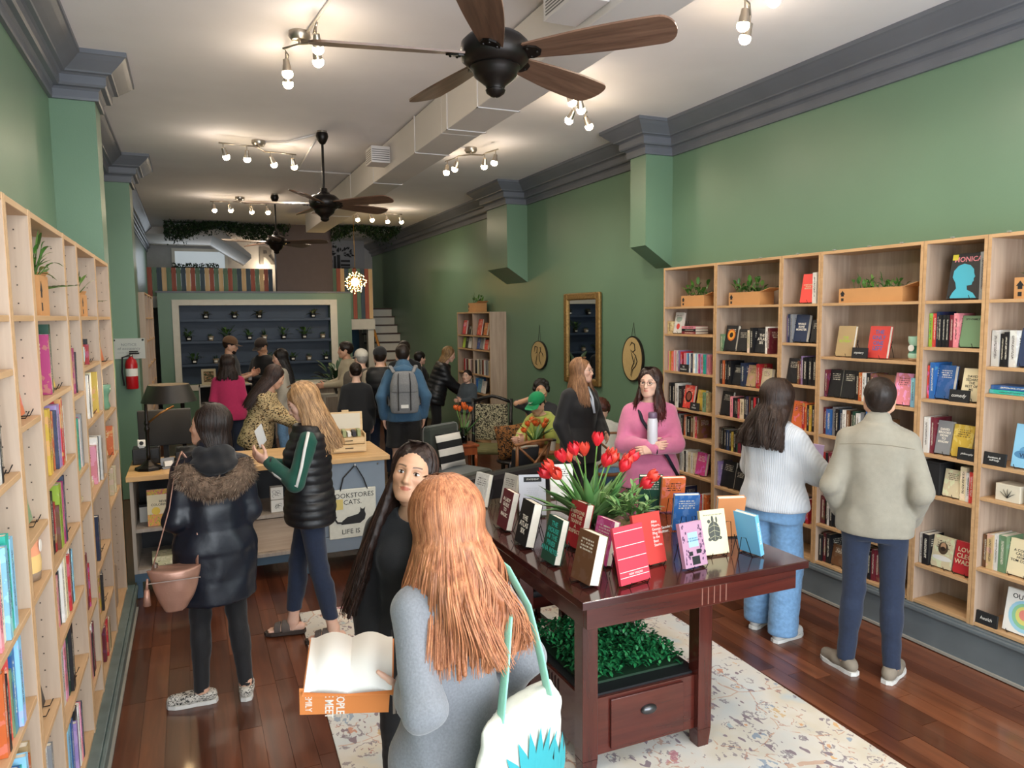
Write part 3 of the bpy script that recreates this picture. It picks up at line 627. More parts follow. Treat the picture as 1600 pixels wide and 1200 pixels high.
# --- rug with a distressed floral pattern
def rug_material():
    m_, nt, bs = nodes_of('distressed_persian_rug'); co = coords(nt)
    L = nt.links.new
    def mix(a, b, fac):
        x = N(nt, 'ShaderNodeMix', data_type='RGBA')
        for s_, v in ((6, a), (7, b)):
            if isinstance(v, str): x.inputs[s_].default_value = lin(v)
            else: L(v, x.inputs[s_])
        L(fac, x.inputs[0]); return x.outputs[2]
    def mth(op, a, b=None, c=None):
        x = N(nt, 'ShaderNodeMath', operation=op)
        for i_, v in enumerate((a, b, c)):
            if v is None: continue
            if isinstance(v, (int, float)): x.inputs[i_].default_value = v
            else: L(v, x.inputs[i_])
        return x.outputs[0]
    wrp = N(nt, 'ShaderNodeTexNoise', i_Scale=5.0, i_Detail=3.0); L(co, wrp.inputs[0])
    va = N(nt, 'ShaderNodeVectorMath', operation='MULTIPLY_ADD'); L(wrp.outputs['Color'], va.inputs[0]); va.inputs[1].default_value = (.10, .10, 0); L(co, va.inputs[2])
    base = N(nt, 'ShaderNodeTexNoise', i_Scale=2.3, i_Detail=4.0); L(co, base.inputs[0])
    rb = ramp(nt, [(.35, 'C9CCCB'), (.5, 'D5CEC4'), (.62, 'CFC4B2'), (.72, 'B4C0C6')]); L(base.outputs[0], rb.inputs[0]); col = rb.outputs[0]
    def flowers(scale, seedz, cols, r0, edge):
        v = N(nt, 'ShaderNodeTexVoronoi', i_Scale=scale, i_Randomness=.8); mp = N(nt, 'ShaderNodeVectorMath', operation='ADD'); L(va.outputs[0], mp.inputs[0]); mp.inputs[1].default_value = (seedz, seedz*.7, 0); L(mp.outputs[0], v.inputs['Vector'])
        rc = ramp(nt, [(i/(len(cols)), c) for i, c in enumerate(cols)], 'CONSTANT'); L(v.outputs['Color'], rc.inputs[0])
        ptl = N(nt, 'ShaderNodeTexNoise', i_Scale=scale*6, i_Detail=2.0); L(co, ptl.inputs[0])
        d = mth('ADD', v.outputs['Distance'], mth('MULTIPLY', mth('SUBTRACT', ptl.outputs[0], .5), .35))
        fill = mth('LESS_THAN', d, r0*.55); ring = mth('MULTIPLY', mth('GREATER_THAN', d, r0), mth('LESS_THAN', d, r0+edge))
        return fill, ring, rc.outputs[0]
    wear = N(nt, 'ShaderNodeTexNoise', i_Scale=38.0, i_Detail=3.0); L(coords(nt, scale=(1, .45, 1)), wear.inputs[0])
    w2 = N(nt, 'ShaderNodeTexNoise', i_Scale=1.6, i_Detail=2.0); L(co, w2.inputs[0])
    keep = mth('GREATER_THAN', mth('ADD', wear.outputs[0], mth('MULTIPLY', w2.outputs[0], .5)), .74)
    for sc, sd, cols, r0, ed in ((5.2, 0, ['C0703F', '8E4A44', 'D9A050', '6C84A0', 'B88C98'], .26, .06), (9.5, 3.7, ['4A4A62', 'A0524A', 'CC8A4A', '8FA8B4', '5A3E4C'], .24, .09), (3.1, 9.1, ['C58458', 'B7707C', '7C90A8', 'C9A46A'], .30, .03)):
        fi, ri, c_ = flowers(sc, sd, cols, r0, ed)
        col = mix(col, c_, mth('MULTIPLY', fi, mth('MULTIPLY', keep, .72))); col = mix(col, '7A6A74' if sc > 4 else 'B98872', mth('MULTIPLY', ri, mth('MULTIPLY', keep, .7)))
    # angular border lines
    br = N(nt, 'ShaderNodeTexVoronoi', feature='DISTANCE_TO_EDGE', distance='EUCLIDEAN', i_Scale=1.5, i_Randomness=.55) if False else N(nt, 'ShaderNodeTexVoronoi', feature='DISTANCE_TO_EDGE', i_Scale=2.6, i_Randomness=.6)
    L(va.outputs[0], br.inputs['Vector']); e1 = mth('LESS_THAN', br.outputs['Distance'], .010); col = mix(col, 'C08A68', mth('MULTIPLY', e1, mth('MULTIPLY', keep, .6)))
    dsh = N(nt, 'ShaderNodeTexNoise', i_Scale=26.0, i_Detail=1.0); L(coords(nt, scale=(1, .5, 1)), dsh.inputs[0]); col = mix(col, '8A7A80', mth('MULTIPLY', mth('GREATER_THAN', dsh.outputs[0], .66), mth('GREATER_THAN', w2.outputs[0], .52)))
    L(col, bs.inputs['Base Color']); bs.inputs['Roughness'].default_value = .95
    pn = N(nt, 'ShaderNodeTexNoise', i_Scale=260.0, i_Detail=2.0); L(co, pn.inputs[0]); bump(nt, bs, pn.outputs[0], .25, .003)
    return m_
rg = MB().box(-1.235, 1.235, -2.05, 2.05, 0, .008).build('area_rug', rug_material(), loc=(1.80, 3.30, .0005), rot=(0, 0, math.radians(-2)), bevel=.003)
tag(rg, 'cream distressed rug with faded orange and blue flowers under the display table', 'rug')
# --- leather settee behind the table
def pillow_mesh(w, h, t, n=10):
    vs = []; fs = []
    for s in (1, -1):
        for j in range(n+1):
            for i in range(n+1):
                u, v = 2*i/n-1, 2*j/n-1; e = max(0, (1-u**4)*(1-v**4))**.5
                pin = 1-.07*(1-abs(u*v))*max(abs(u), abs(v))**2
                vs.append((u*w/2*pin, s*t/2*e, v*h/2*pin))
    m_ = (n+1)**2
    for k in range(2):
        for j in range(n):
            for i in range(n):
                a = k*m_+j*(n+1)+i; q = (a, a+1, a+n+2, a+n+1); fs.append(q if k else q[::-1])
    return vs, fs
def cushion(name, w, h, t, mat, parent, loc, rot):
    vs, fs = pillow_mesh(w, h, t); return MB().add(vs, fs).build(name, mat, parent, True, loc, rot)
so = thing('leather_settee', 'dark leather settee seen from behind, just beyond the display table', 'sofa', (2.40, 5.72, 0), math.radians(17))
MB().box(-.78, .78, -.10, .06, .12, .84).build('backrest', M_LEATHER, so, bevel=.05)
MB().box(-.62, .62, .07, .62, .30, .46).build('seat', M_LEATHER, so, bevel=.05)
MB().box(-.76, .76, .0, .60, .12, .295).build('base', M_LEATHER, so, bevel=.02)
for s in (-1, 1):
    MB().box(s*.70-.075, s*.70+.075, .07, .62, .296, .62).build('arm', M_LEATHER, so, bevel=.04)
    for y in (-.05, .55): MB().box(s*.70-.025, s*.70+.025, y-.025, y+.025, 0, .119).build('foot', M_BRONZE, so)
# --- green velvet slipper chair with striped pillow
M_VELVET = plain('dark_green_velvet', '1F2A22', .8, noise=.3, nscale=9, sheen=.6)
vc = thing('velvet_chair', 'dark green tufted velvet chair with a striped pillow', 'chair', (2.72, 7.75, 0), math.radians(28))
MB().box(-.28, .28, -.28, .30, .28, .43).build('seat', M_VELVET, vc, bevel=.06)
mb = MB(); nn = 8
bk = MB().box(-.27, .27, .24, .34, .42, .92).build('backrest', M_VELVET, vc, bevel=.05)
for (x, z) in ((-.15,.80),(0,.80),(.15,.80),(-.08,.68),(.08,.68)): MB().ball((x, .24, z), (.014,.008,.014), 8, 6).build('tuft_button', M_VELVET, bk)
for x in (-.22, .22):
    for y in (-.22, .24): MB().tube([(x, y, 0), (x, y, .29)], [.014, .022], 8).build('leg', M_BRONZE, vc)
def stripe_mat(name, axis, cols, scale):
    m_, nt, bs = nodes_of(name); tc = N(nt, 'ShaderNodeTexCoord'); sp = N(nt, 'ShaderNodeSeparateXYZ'); nt.links.new(tc.outputs['Generated'], sp.inputs[0])
    r = ramp(nt, cols, 'CONSTANT'); nt.links.new(sp.outputs[axis], r.inputs[0]); nt.links.new(r.outputs[0], bs.inputs['Base Color']); bs.inputs['Roughness'].default_value = .9
    n2 = N(nt, 'ShaderNodeTexNoise', i_Scale=150.0); nt.links.new(coords(nt), n2.inputs[0]); bump(nt, bs, n2.outputs[0], .2)
    return m_
sp_ = thing('striped_pillow', 'black and white striped pillow on the green velvet chair', 'pillow', (2.705, 7.72, .435), math.radians(28))
cushion('cover', .40, .40, .13, stripe_mat('pillow_stripes', 2, [(0,'D8D4CE'),(.16,'17171A'),(.36,'D8D4CE'),(.56,'17171A'),(.76,'D8D4CE'),(.95,'17171A')], 1), sp_, (0, .13, .205), (math.radians(-14), 0, 0))
# --- cross-back chair
M_HONEY = wood('honey_oak_chair', '6E4426', '96643A', .5, 'Z')
def cross_chair(label, loc, rz):
    t = thing('cross_back_chair', label, 'chair', loc, rz)
    MB().lathe([(.205,.43),(.21,.44),(.21,.455),(.2,.46)], n=24).build('seat', M_HONEY, t, smooth=True, angle=40)
    for (x, y) in ((-.16,-.14),(.16,-.14),(-.15,.15),(.15,.15)): MB().tube([(x*1.12, y*1.15, 0), (x, y, .43)], .016, 8).build('leg', M_HONEY, t, smooth=True)
    for s in (-1, 1): MB().tube([(s*.17,.17,.44),(s*.19,.20,.70),(s*.215,.235,.90)], .016, 8).build('back_post', M_HONEY, t, smooth=True)
    MB().tube([(-.235,.225,.885),(-.12,.265,.905),(0,.28,.91),(.12,.265,.905),(.235,.225,.885)], .026, 8, flat=.5).build('top_rail', M_HONEY, t, smooth=True)
    MB().tube([(-.175,.18,.50),(0,.24,.69),(.20,.245,.865)], .012, 8).build('cross_brace', M_HONEY, t, smooth=True); MB().tube([(.175,.18,.50),(0,.255,.69),(-.20,.245,.865)], .012, 8).build('cross_brace', M_HONEY, t, smooth=True)
    MB().tube([(-.16,-.13,.2),(.16,-.13,.2)], .01, 8).build('stretcher', M_HONEY, t); MB().tube([(-.15,.14,.2),(.15,.14,.2)], .01, 8).build('stretcher', M_HONEY, t)
    return t
cross_chair('honey oak cross-back chair with a dark cushion behind the settee', (3.02, 6.78, 0), math.radians(195))
cp = thing('dark_cushion', 'black cushion with cream fringe against the cross-back chair', 'pillow', (3.0, 6.80, .463), math.radians(195))
cushion('cover', .36, .36, .11, plain('black_cushion_cloth', '15161B', .9), cp, (0, .12, .185), (math.radians(-10), 0, 0))
MB().tube([(-.15,.15,.36),(0,.15,.372),(.15,.15,.36)], .012, 6).build('fringe', plain('cream_fringe', 'A69C8C', .9, bmp=.8, bscale=90), cp)
# --- black dragon armchair with patterned upholstery and one more cushion
def blotch(name, a, b, scale, th=.5, c=None):
    m_, nt, bs = nodes_of(name); n = N(nt, 'ShaderNodeTexNoise', i_Scale=scale, i_Detail=3.0, i_Distortion=1.2); nt.links.new(coords(nt), n.inputs[0])
    r = ramp(nt, [(0, a), (th-.03, a), (th, b)] + ([(th+.1, c)] if c else []), 'CONSTANT'); nt.links.new(n.outputs[0], r.inputs[0]); nt.links.new(r.outputs[0], bs.inputs['Base Color']); bs.inputs['Roughness'].default_value = .9
    return m_
M_BLK = plain('ebonised_wood', '131214', .35)
ac = thing('carved_armchair', 'ebonised armchair with black and cream patterned back', 'armchair', (3.46, 8.78, 0), math.radians(-35))
MB().box(-.27, .27, -.27, .25, .40, .47).build('seat', plain('olive_seat', '6E6A44', .9, noise=.2), ac, bevel=.03)
MB().box(-.22, .22, .24, .29, .50, .98).build('back_pad', blotch('cream_black_damask', '15140F', 'B0A98C', 55, .5), ac, bevel=.02)
for s in (-1, 1):
    MB().tube([(s*.25,.26,0),(s*.25,.26,.5),(s*.26,.31,1.05)], .022, 8).build('back_post', M_BLK, ac, smooth=True)
    MB().tube([(s*.25,-.25,0),(s*.26,-.24,.42)], .022, 8).build('leg', M_BLK, ac, smooth=True)
    MB().tube([(s*.27,-.25,.42),(s*.31,-.24,.60),(s*.31,-.05,.68),(s*.28,.2,.66),(s*.26,.29,.78)], .02, 8).build('arm', M_BLK, ac, smooth=True)
MB().tube([(-.27,.31,1.0),(-.1,.31,1.06),(0,.31,1.08),(.1,.31,1.06),(.27,.31,1.0)], .022, 8).build('top_rail', M_BLK, ac, smooth=True)
lp = thing('tawny_pillow', 'tawny leopard-spotted pillow by the round cafe table', 'pillow', (3.45, 7.9, .46), math.radians(160))
cushion('cover', .42, .42, .16, blotch('tawny_spots', '8A5A2C', '1E150F', 38, .52), lp, (0, 0, .2), (.1, .12, 0))
st2 = thing('low_stool', 'stool carrying the tawny spotted pillow', 'stool', (3.45, 7.9, 0))
MB().lathe([(.2,.42),(.21,.44),(.2,.455)], n=20).build('seat', M_BLK, st2)
for k in range(4): MB().tube([(.16*math.cos(k*PI/2+.7), .16*math.sin(k*PI/2+.7), 0), (.13*math.cos(k*PI/2+.7), .13*math.sin(k*PI/2+.7), .42)], .016, 8).build('leg', M_BLK, st2)
# --- side tables
M_ORANGEWOOD = wood('orange_pine', '7E3A1C', 'A4552C', .4, 'Z')
sd = thing('side_table', 'small orange-stained side table holding a vase of tulips', 'side table', (3.02, 8.45, 0))
MB().box(-.15, .15, -.15, .15, .56, .585).build('table_top', M_ORANGEWOOD, sd, bevel=.004); MB().box(-.13, .13, -.13, .13, .46, .559).build('apron', M_ORANGEWOOD, sd)
for x in (-.115, .115):
    for y in (-.115, .115): MB().lathe([(.012,0),(.02,.04),(.014,.1),(.022,.2),(.016,.3),(.022,.40),(.02,.46)], (x, y, 0), 10).build('leg', M_ORANGEWOOD, sd, smooth=True)
cf = thing('cafe_table', 'round wooden cafe table with coffee cup and tulip basket', 'table', (3.42, 7.05, 0))
MB().lathe([(.30,.70),(.32,.705),(.32,.725),(.30,.73)], n=32).build('table_top', M_HONEY, cf, smooth=True, angle=40)
MB().lathe([(.20,0),(.2,.02),(.04,.05),(.03,.3),(.035,.68),(.1,.70)], n=20).build('pedestal', M_HONEY, cf, smooth=True)
bn = thing('low_bench', 'low wooden bench holding a folded yellow throw', 'bench', (2.92, 9.25, 0), .2)
MB().box(-.25, .25, -.18, .18, .32, .36).build('seat', M_HONEY, bn)
for x in (-.2, .2):
    for y in (-.13, .13): MB().box(x-.02, x+.02, y-.02, y+.02, 0, .32).build('leg', M_HONEY, bn)
th = cushion('yellow_throw', .46, .32, .12, plain('mustard_cloth', 'A8823E', .95, noise=.2), None, (2.92, 9.25, .421), (PI/2, 0, .2)); tag(th, 'folded mustard yellow throw on the low bench', 'blanket')
# lower lounge rug
rg2 = MB().box(-1.3, 1.3, -1.6, 1.6, 0, .006).build('lounge_rug', blotch('tan_lounge_rug', '6E5B47', '8C7A62', 12, .5), loc=(3.05, 7.75, .0005)); tag(rg2, 'tan patterned rug under the lounge chairs', 'rug')
# ================================================================== books
PAL = dict(K=('1A1A1E','black'), N=('22304E','navy'), W=('D8D6D0','white'), C=('D5C7A4','cream'), R=('B02A30','red'), O=('C86432','orange'), Y=('CFAE44','yellow'), G=('6E8F6A','green'), D=('1F4536','dark green'),
           T=('2FA392','teal'), B=('2C5F9E','blue'), S=('7FB4D2','sky blue'), P=('D9838F','pink'), M=('B03A74','magenta'), V=('8E79A8','violet'), A=('8B8D90','grey'), U=('6E4A30','brown'), L=('9DBB3E','lime'), I=('6A222E','maroon'), E=('B49A70','tan'), X=('D8453E','scarlet'))
def cover_mat(name, art):
    m_, nt, bs = nodes_of(name); L = nt.links.new
    oi = N(nt, 'ShaderNodeObjectInfo'); tc = N(nt, 'ShaderNodeTexCoord'); sp = N(nt, 'ShaderNodeSeparateXYZ'); L(tc.outputs['Generated'], sp.inputs[0])
    def mth(op, a, b=None):
        x = N(nt, 'ShaderNodeMath', operation=op)
        for i_, v in enumerate((a, b)):
            if v is None: continue
            if isinstance(v, (int, float)): x.inputs[i_].default_value = v
            else: L(v, x.inputs[i_])
        return x.outputs[0]
    col = oi.outputs['Color']
    bs.inputs['Roughness'].default_value = .42
    if art:
        off = N(nt, 'ShaderNodeVectorMath', operation='MULTIPLY_ADD'); cb = N(nt, 'ShaderNodeCombineXYZ')
        for k in range(3): L(mth('MULTIPLY', oi.outputs['Random'], 37.+11*k), cb.inputs[k])
        L(tc.outputs['Generated'], off.inputs[0]); off.inputs[1].default_value = (.2, 1, 1.4); L(cb.outputs[0], off.inputs[2])
        n = N(nt, 'ShaderNodeTexNoise', i_Scale=3.2, i_Detail=3.0); L(off.outputs[0], n.inputs[0])
        hs = N(nt, 'ShaderNodeHueSaturation'); L(col, hs.inputs['Color']); L(mth('ADD', mth('MULTIPLY', oi.outputs['Random'], .3), .35), hs.inputs['Hue']); hs.inputs['Value'].default_value = 1.25; hs.inputs['Saturation'].default_value = .8
        mx = N(nt, 'ShaderNodeMix', data_type='RGBA'); L(mth('MULTIPLY', mth('GREATER_THAN', n.outputs[0], .56), .55), mx.inputs[0]); L(col, mx.inputs[6]); L(hs.outputs[0], mx.inputs[7]); col0 = mx.outputs[2]
        # lettering on the spine and title lines on the boards
        def letters(u, v, rows, freq):
            # words set in lines: a row index and a run of letter widths along it
            st = N(nt, 'ShaderNodeTexNoise', i_Scale=1.0, i_Detail=2.0); cv = N(nt, 'ShaderNodeCombineXYZ'); rw = mth('FLOOR', mth('MULTIPLY', v, rows))
            L(mth('MULTIPLY', u, freq), cv.inputs[0]); L(mth('MULTIPLY', v, 9.0*rows if rows == 1.0 else 0.0), cv.inputs[1]); L(mth('ADD', mth('MULTIPLY', rw, 7.3), mth('MULTIPLY', oi.outputs['Random'], 90)), cv.inputs[2]); L(cv.outputs[0], st.inputs[0])
            fr = mth('FRACT', mth('MULTIPLY', v, rows)); return mth('MULTIPLY', mth('GREATER_THAN', st.outputs[0], .50), mth('MULTIPLY', mth('GREATER_THAN', fr, .28), mth('LESS_THAN', fr, .78)))
        ink_s = letters(sp.outputs[2], sp.outputs[0], 1.0, 70.0); ink_c = letters(sp.outputs[1], sp.outputs[2], 15.0, 30.0)
        onsp = mth('MULTIPLY', mth('LESS_THAN', sp.outputs[1], .02), mth('LESS_THAN', mth('ABSOLUTE', mth('SUBTRACT', sp.outputs[0], .5)), .17))
        zin = mth('MULTIPLY', mth('GREATER_THAN', sp.outputs[2], .22), mth('LESS_THAN', sp.outputs[2], .86))
        onc = mth('MULTIPLY', mth('MULTIPLY', mth('LESS_THAN', mth('ABSOLUTE', mth('SUBTRACT', sp.outputs[1], .5)), .32), mth('GREATER_THAN', sp.outputs[2], .62)), mth('MULTIPLY', mth('LESS_THAN', sp.outputs[2], .85), mth('GREATER_THAN', mth('ABSOLUTE', mth('SUBTRACT', sp.outputs[0], .5)), .45)))
        lum = N(nt, 'ShaderNodeRGBToBW'); L(oi.outputs['Color'], lum.inputs[0])
        inkc = N(nt, 'ShaderNodeMix', data_type='RGBA'); L(mth('GREATER_THAN', lum.outputs[0], .22), inkc.inputs[0]); inkc.inputs[6].default_value = lin('D8D2C0'); inkc.inputs[7].default_value = lin('3A2A2A')
        fac = mth('MAXIMUM', mth('MULTIPLY', ink_s, mth('MULTIPLY', onsp, zin)), mth('MULTIPLY', ink_c, onc))
        m2 = N(nt, 'ShaderNodeMix', data_type='RGBA'); L(fac, m2.inputs[0]); L(col0, m2.inputs[6]); L(inkc.outputs[2], m2.inputs[7]); col = m2.outputs[2]
    L(col, bs.inputs['Base Color']); return m_
M_COVER = cover_mat('printed_book_cover', True); M_COVERP = cover_mat('plain_book_cover', False)
M_PAGES = plain('book_pages', 'E2DBCB', .8, noise=.05, nscale=40, stretch=(1, 1, 12))
_bm = {}
def book_meshes(t, w, h):
    k = (round(t, 3), round(w, 3), round(h, 3))
    if k not in _bm:
        b = .0025
        c = MB().box(-t/2, -t/2+b, 0, w, 0, h).box(t/2-b, t/2, 0, w, 0, h).box(-t/2+b, t/2-b, 0, b, 0, h).mesh('cover')
        p = MB().box(-t/2+b+.0002, t/2-b-.0002, b+.0002, w-.004, .003, h-.003).mesh('pages'); p.materials.append(M_PAGES)
        _bm[k] = (c, p)
    return _bm[k]
BOOKN = [0]; LBL = {}
def uniq(s):
    """no two things may end up with the same words"""
    assert s not in LBL, s
    LBL[s] = 1; return s
DROP = {8,42,63,65,66,67,80,118,119,124,125,126,127,150,151,152,153,186,187,188,195,196,197,198,199,200,201,202,203,204,205,211,212,213,214,215,216,217,218,219,224,225,226,264,265,268,269,276,278,279,282,284,287,296,297,298,299,305,306,307,308,309,310,311,317,318,319,320,326,332,334,341,342,347,357,365,372,374,375,389,398,400,402,406,417,419,439,450,455,456}   #DROP
SMALL = {5,6,7,10,11,12,16,17,18,19,22,25,27,30,43,44,48,56,74,94,101,103,104,105,107,109,115,116,117,123,130,142,149,154,155,156,157,172,183,184,185,189,190,192,193,210,227,228,300,301,322,324,349,350,369,373,380,383,384,391,392,397,401,405,408,410,412,413,415,424,430,431,432,433,434,435,436,437,438,440,441,442,443,445,446,447,448,452,453,454,460,461}   #SMALL
EDROP = {3,18,23,38,44,55,58,59,61,63,66,67}   #EDROP
REST = (MB(), MB(), [])
def book(col, t, w, h, M, label, group, title=None, tcol='W', art=None, tsize=None, tz=None, tx=1.0, extra=None, keep=True):
    c, p = book_meshes(t, w, h)
    rgb = lin(PAL[col][0])
    bi = BOOKN[0]; j = random.Random(bi); BOOKN[0] += 1
    if not keep and bi in DROP: return None
    if not keep and bi in SMALL:
        f = j.uniform(.75, 1.2)
        for src, mb in ((c, REST[0]), (p, REST[1])): mb.add([M @ v.co for v in src.vertices], [tuple(q.vertices) for q in src.polygons])
        REST[2].extend([tuple(min(1, v*f) for v in rgb[:3])+(1,)]*len(c.vertices)); return None
    cm = c.copy() if True else c
    o = bpy.data.objects.new('book', cm); COL.objects.link(o); cm.materials.append(M_COVERP if (title or art is False) else M_COVER)
    f = j.uniform(.75, 1.2); o.color = (min(1, rgb[0]*f), min(1, rgb[1]*f), min(1, rgb[2]*f), 1)
    o.matrix_world = M
    q = bpy.data.objects.new('pages', p); COL.objects.link(q); q.parent = o
    tag(o, uniq(label), 'book', group); o['bidx'] = bi
    if title:
        if '@' in title: title, tzs = title.split('@'); tz = float(tzs)
        lines = title.replace('_', ' ').split('|'); n = len(lines); mx = max(len(l) for l in lines)
        s = tsize or min(w*1.25/max(mx, 3), h*.72/n)
        text('title', '\n'.join(lines), s, plain('ink_'+tcol, PAL[tcol][0] if tcol != 'W' else 'EDE6D6', .6), o, (t/2+.0004, w/2, (tz or .55)*h), (PI/2, 0, PI/2), lead=.95, sx=tx, bold=s*.012)
    return o
def M_face(loc, rz, t, lean=.2):
    return Matrix.Translation(Vector(loc)+Vector((0,0,t*math.sin(lean)))) @ Matrix.Rotation(rz, 4, 'Z') @ Matrix.Rotation(-lean, 4, 'Y') @ Matrix.Translation((-t/2, 0, 0))
M_WIRE = plain('black_wire', '141416', .4, metal=.5)
EN = [0]
def easel(loc, rz, w, h, label, group, lean=.2):
    """two bent wires: hooks in front, a triangle behind"""
    EN[0] += 1
    if EN[0] in EDROP: return None
    t = thing('wire_easel', uniq(label), 'book stand', loc, rz, group); t['eidx'] = EN[0]
    for s in (-1, 1):
        y = s*w*.3
        p = [(.03, y, .028), (.018, y, .0035), (-.06, y, .003)]
        MB().tube(p, .002, 5).build('front_hook', M_WIRE, t)
        MB().tube([(-.06, y, .003), (-.06-.24*h, y*.9, h*.60), (-.065-.26*h, y*.4, h*.61), (-.05-.50*h, y*.5, .003)], .002, 5).build('back_wire', M_WIRE, t)
    MB().tube([(-.05, -w*.3, .003), (-.05, w*.3, .003)], .002, 5).build('cross_wire', M_WIRE, t)
    return t
M_SLATE = plain('black_chalk_card', '17181A', .7); M_CHALK = plain('white_chalk_ink', 'E0DDD6', .8)
SHELFW = ['top', 'second', 'third', 'fourth', 'fifth', 'sixth', 'bottom']
CNAME = dict(R1='bookcase by the oval drawing', R2='lily-carton bookcase', R3='narrow fiery-novel bookcase', R4='bookcase behind khaki man', R5='narrow blue-profile bookcase', R6='picture-edge bookcase',
             L0='left bookcase nearest us', L1='peach-vase bookcase', L2='bushy-carton bookcase', L3='pink-book bookcase', L4='small-carton bookcase', L5='bookcase before left pilaster', RB='free-standing rear bookcase', LB0='rear left bookcase')
def row(key, k, spec, seed=0):
    c = CASES[key]; s = c['side']; z = c['shelves'][k]+.001; xf = c['xf']; rr = random.Random(hash((key[1:], k, seed)) % 999 if False else (ord(key[0])*31+ord(key[-1])*7+k*13+seed))
    ya, yb = (c['y1']-.026, c['y0']+.026)   # viewer's left to right on the right wall
    dirn = -1
    if s < 0: ya, yb, dirn = c['y0']+.026, c['y1']-.026, 1
    y = ya; n = 0; rows = SHELFW[k] + ' shelf'; grp = 'books in the ' + CNAME[key]
    avail = c['shelves'][k-1]-.02-c['shelves'][k]-.006 if k else 2.55-c['shelves'][k]
    rz_sp = -PI/2 if s > 0 else PI/2; rz_f = PI if s > 0 else 0
    for tok in spec.split():
        if tok[0] == '_': y += dirn*float(tok[1:])/100; continue
        p = tok.split(':')
        if p[0] == 'f':
            w, h = (float(a)/100 for a in p[2].split('x')); h = min(h, avail-.004); t = rr.uniform(.022, .034)
            if dirn*(yb-(y+dirn*w)) < -.004: continue
            n += BOOKN[0] not in DROP; lean = .17
            y_sp = y + dirn*.004
            loc = (xf+s*(.045), y_sp if True else 0, z+.0035)
            # spine sits on the viewer's left
            book(p[1], t, w, h, M_face(loc, rz_f, t, lean), '%s cover faced out, %s from left on %s, %s' % (PAL[p[1]][1], ords[n-1], rows, CNAME[key]), grp, p[3] if len(p) > 3 and p[3] else None, p[4] if len(p) > 4 else 'W', keep=False)
            e = easel((xf+s*.045, y+dirn*w/2, z), rz_f, w, min(h, .2), 'wire stand under %s faced cover, %s, %s' % (ords[n-1], rows, CNAME[key]), 'wire book stands on shelves', lean)
            y += dirn*(w+.010)
        elif p[0] == 's':
            L_ = float(p[2])/100; zz = z; n0 = n
            for q in p[1].split('+'):
                cc, th = q[0], float(q[1:])/100
                if zz+th-z > avail: break
                n += BOOKN[0] not in DROP
                M = Matrix.Translation((xf+s*(.03+rr.random()*.02), y+dirn*L_, zz+th/2)) @ Matrix.Rotation(rz_sp, 4, 'Z') @ Matrix.Rotation(PI/2*(1), 4, 'Y')
                if s > 0: M = Matrix.Translation((xf+.03+rr.random()*.02, y, zz+th/2)) @ Matrix.Rotation(rz_sp, 4, 'Z') @ Matrix.Rotation(PI/2, 4, 'Y')
                else: M = Matrix.Translation((xf-.03-rr.random()*.02, y, zz+th/2)) @ Matrix.Rotation(rz_sp, 4, 'Z') @ Matrix.Rotation(PI/2, 4, 'Y')
                book(cc, th-.001, .15, L_, M, '%s book lying flat, %s in its stack on %s, %s' % (PAL[cc][1], ords[n-1-n0], rows, CNAME[key]), grp, keep=False); zz += th
            y += dirn*(L_+.01)
        elif p[0] == 'c':
            w = .125
            t = thing('shelf_sign', uniq('small black card with white handwriting on %s, %s' % (rows, CNAME[key])), 'sign', (xf+s*.012, y+dirn*w/2, z), 0, 'handwritten shelf signs')
            t.rotation_euler = (0, 0, rz_f)
            MB().box(-.014, 0, -w/2, w/2, 0, .075, Matrix.Rotation(-.1, 4, 'Y')).build('card', M_SLATE, t)
            lines = p[1].replace('_', ' ').split('|'); text('lettering', '\n'.join(lines), min(.034, .13/max(len(l) for l in lines)*1.35), M_CHALK, t, (.0015, 0, .040), (PI/2, 0, PI/2), shear=.35, lead=.9)
            y += dirn*(w*.35)
        else:
            cc = p[0][0]; a = p[0][1:].split('/'); th = float(a[0])/100; h = (float(a[1])/100 if len(a) > 1 else rr.uniform(.195, .235)); h = min(h, avail)
            th = max(.011, th)
            if dirn*(yb-(y+dirn*th)) < 0: break
            n += BOOKN[0] not in DROP; w = min(h*.70, .18)
            o = book(cc, th-.0012, w, h, Matrix.Translation((xf+s*((.028+rr.random()*.018) if s > 0 else max(.003, .042-.040*abs(y-ya)/abs(yb-ya)-.010*(rr.random() > .6))), y+dirn*th/2, z)) @ Matrix.Rotation(rz_sp, 4, 'Z'), '%s book spine, %s from left on %s, %s' % (PAL[cc][1], ords[n-1], rows, CNAME[key]), grp, keep=False)
            if len(p) > 1 and o is not None:
                o.data.materials[0] = M_COVERP; text('spine_title', p[1], th*.62, plain('ink_W', 'EDE6D6', .6), o, (0, -.0006, h*.55), (PI/2, PI/2, 0), bold=th*.01)
            y += dirn*th
R = row
R('R1', 1, 'E7/12 f:W:13x20 s:I2.5+K2.5+P2.5:21')
R('R1', 2, 'P1.6/19 C1.6/19 Y1.6/19 L1.4/19 O1.6/19 P1.8/19 W2/20 P2.4/20 W3/20 V2.5/20 R3/19 c:YA|Romance P2.4/18 W2/18 S2/18 B2/18 W2/18 N2.2/18 C2/18 W2/18 S2/18 W2/18 M2.4/18 S2.6/18 P3/18 T2.6/18 V3/18 P3/18')
R('R1', 3, '_3 K4/23 K4.5/23 W4.5/23 W2.4/22 K2.2/21 K2.4/21 f:X:15x22 c:YA|fiction f:Y:11x19 G4/18 E3/18')
R('R1', 4, '_10 K4/20 R3/21 N3/20 A3/20 K3/19 O3/20 W2.4/18 K6/19 U4/21 C2.4/20 R3/20 U3/20')
R('R1', 5, '_20 A3/20 W3/20 W2.4/20 K2/20 W3/21 C4/20 W3/20 C3/20 f:M:14x21')
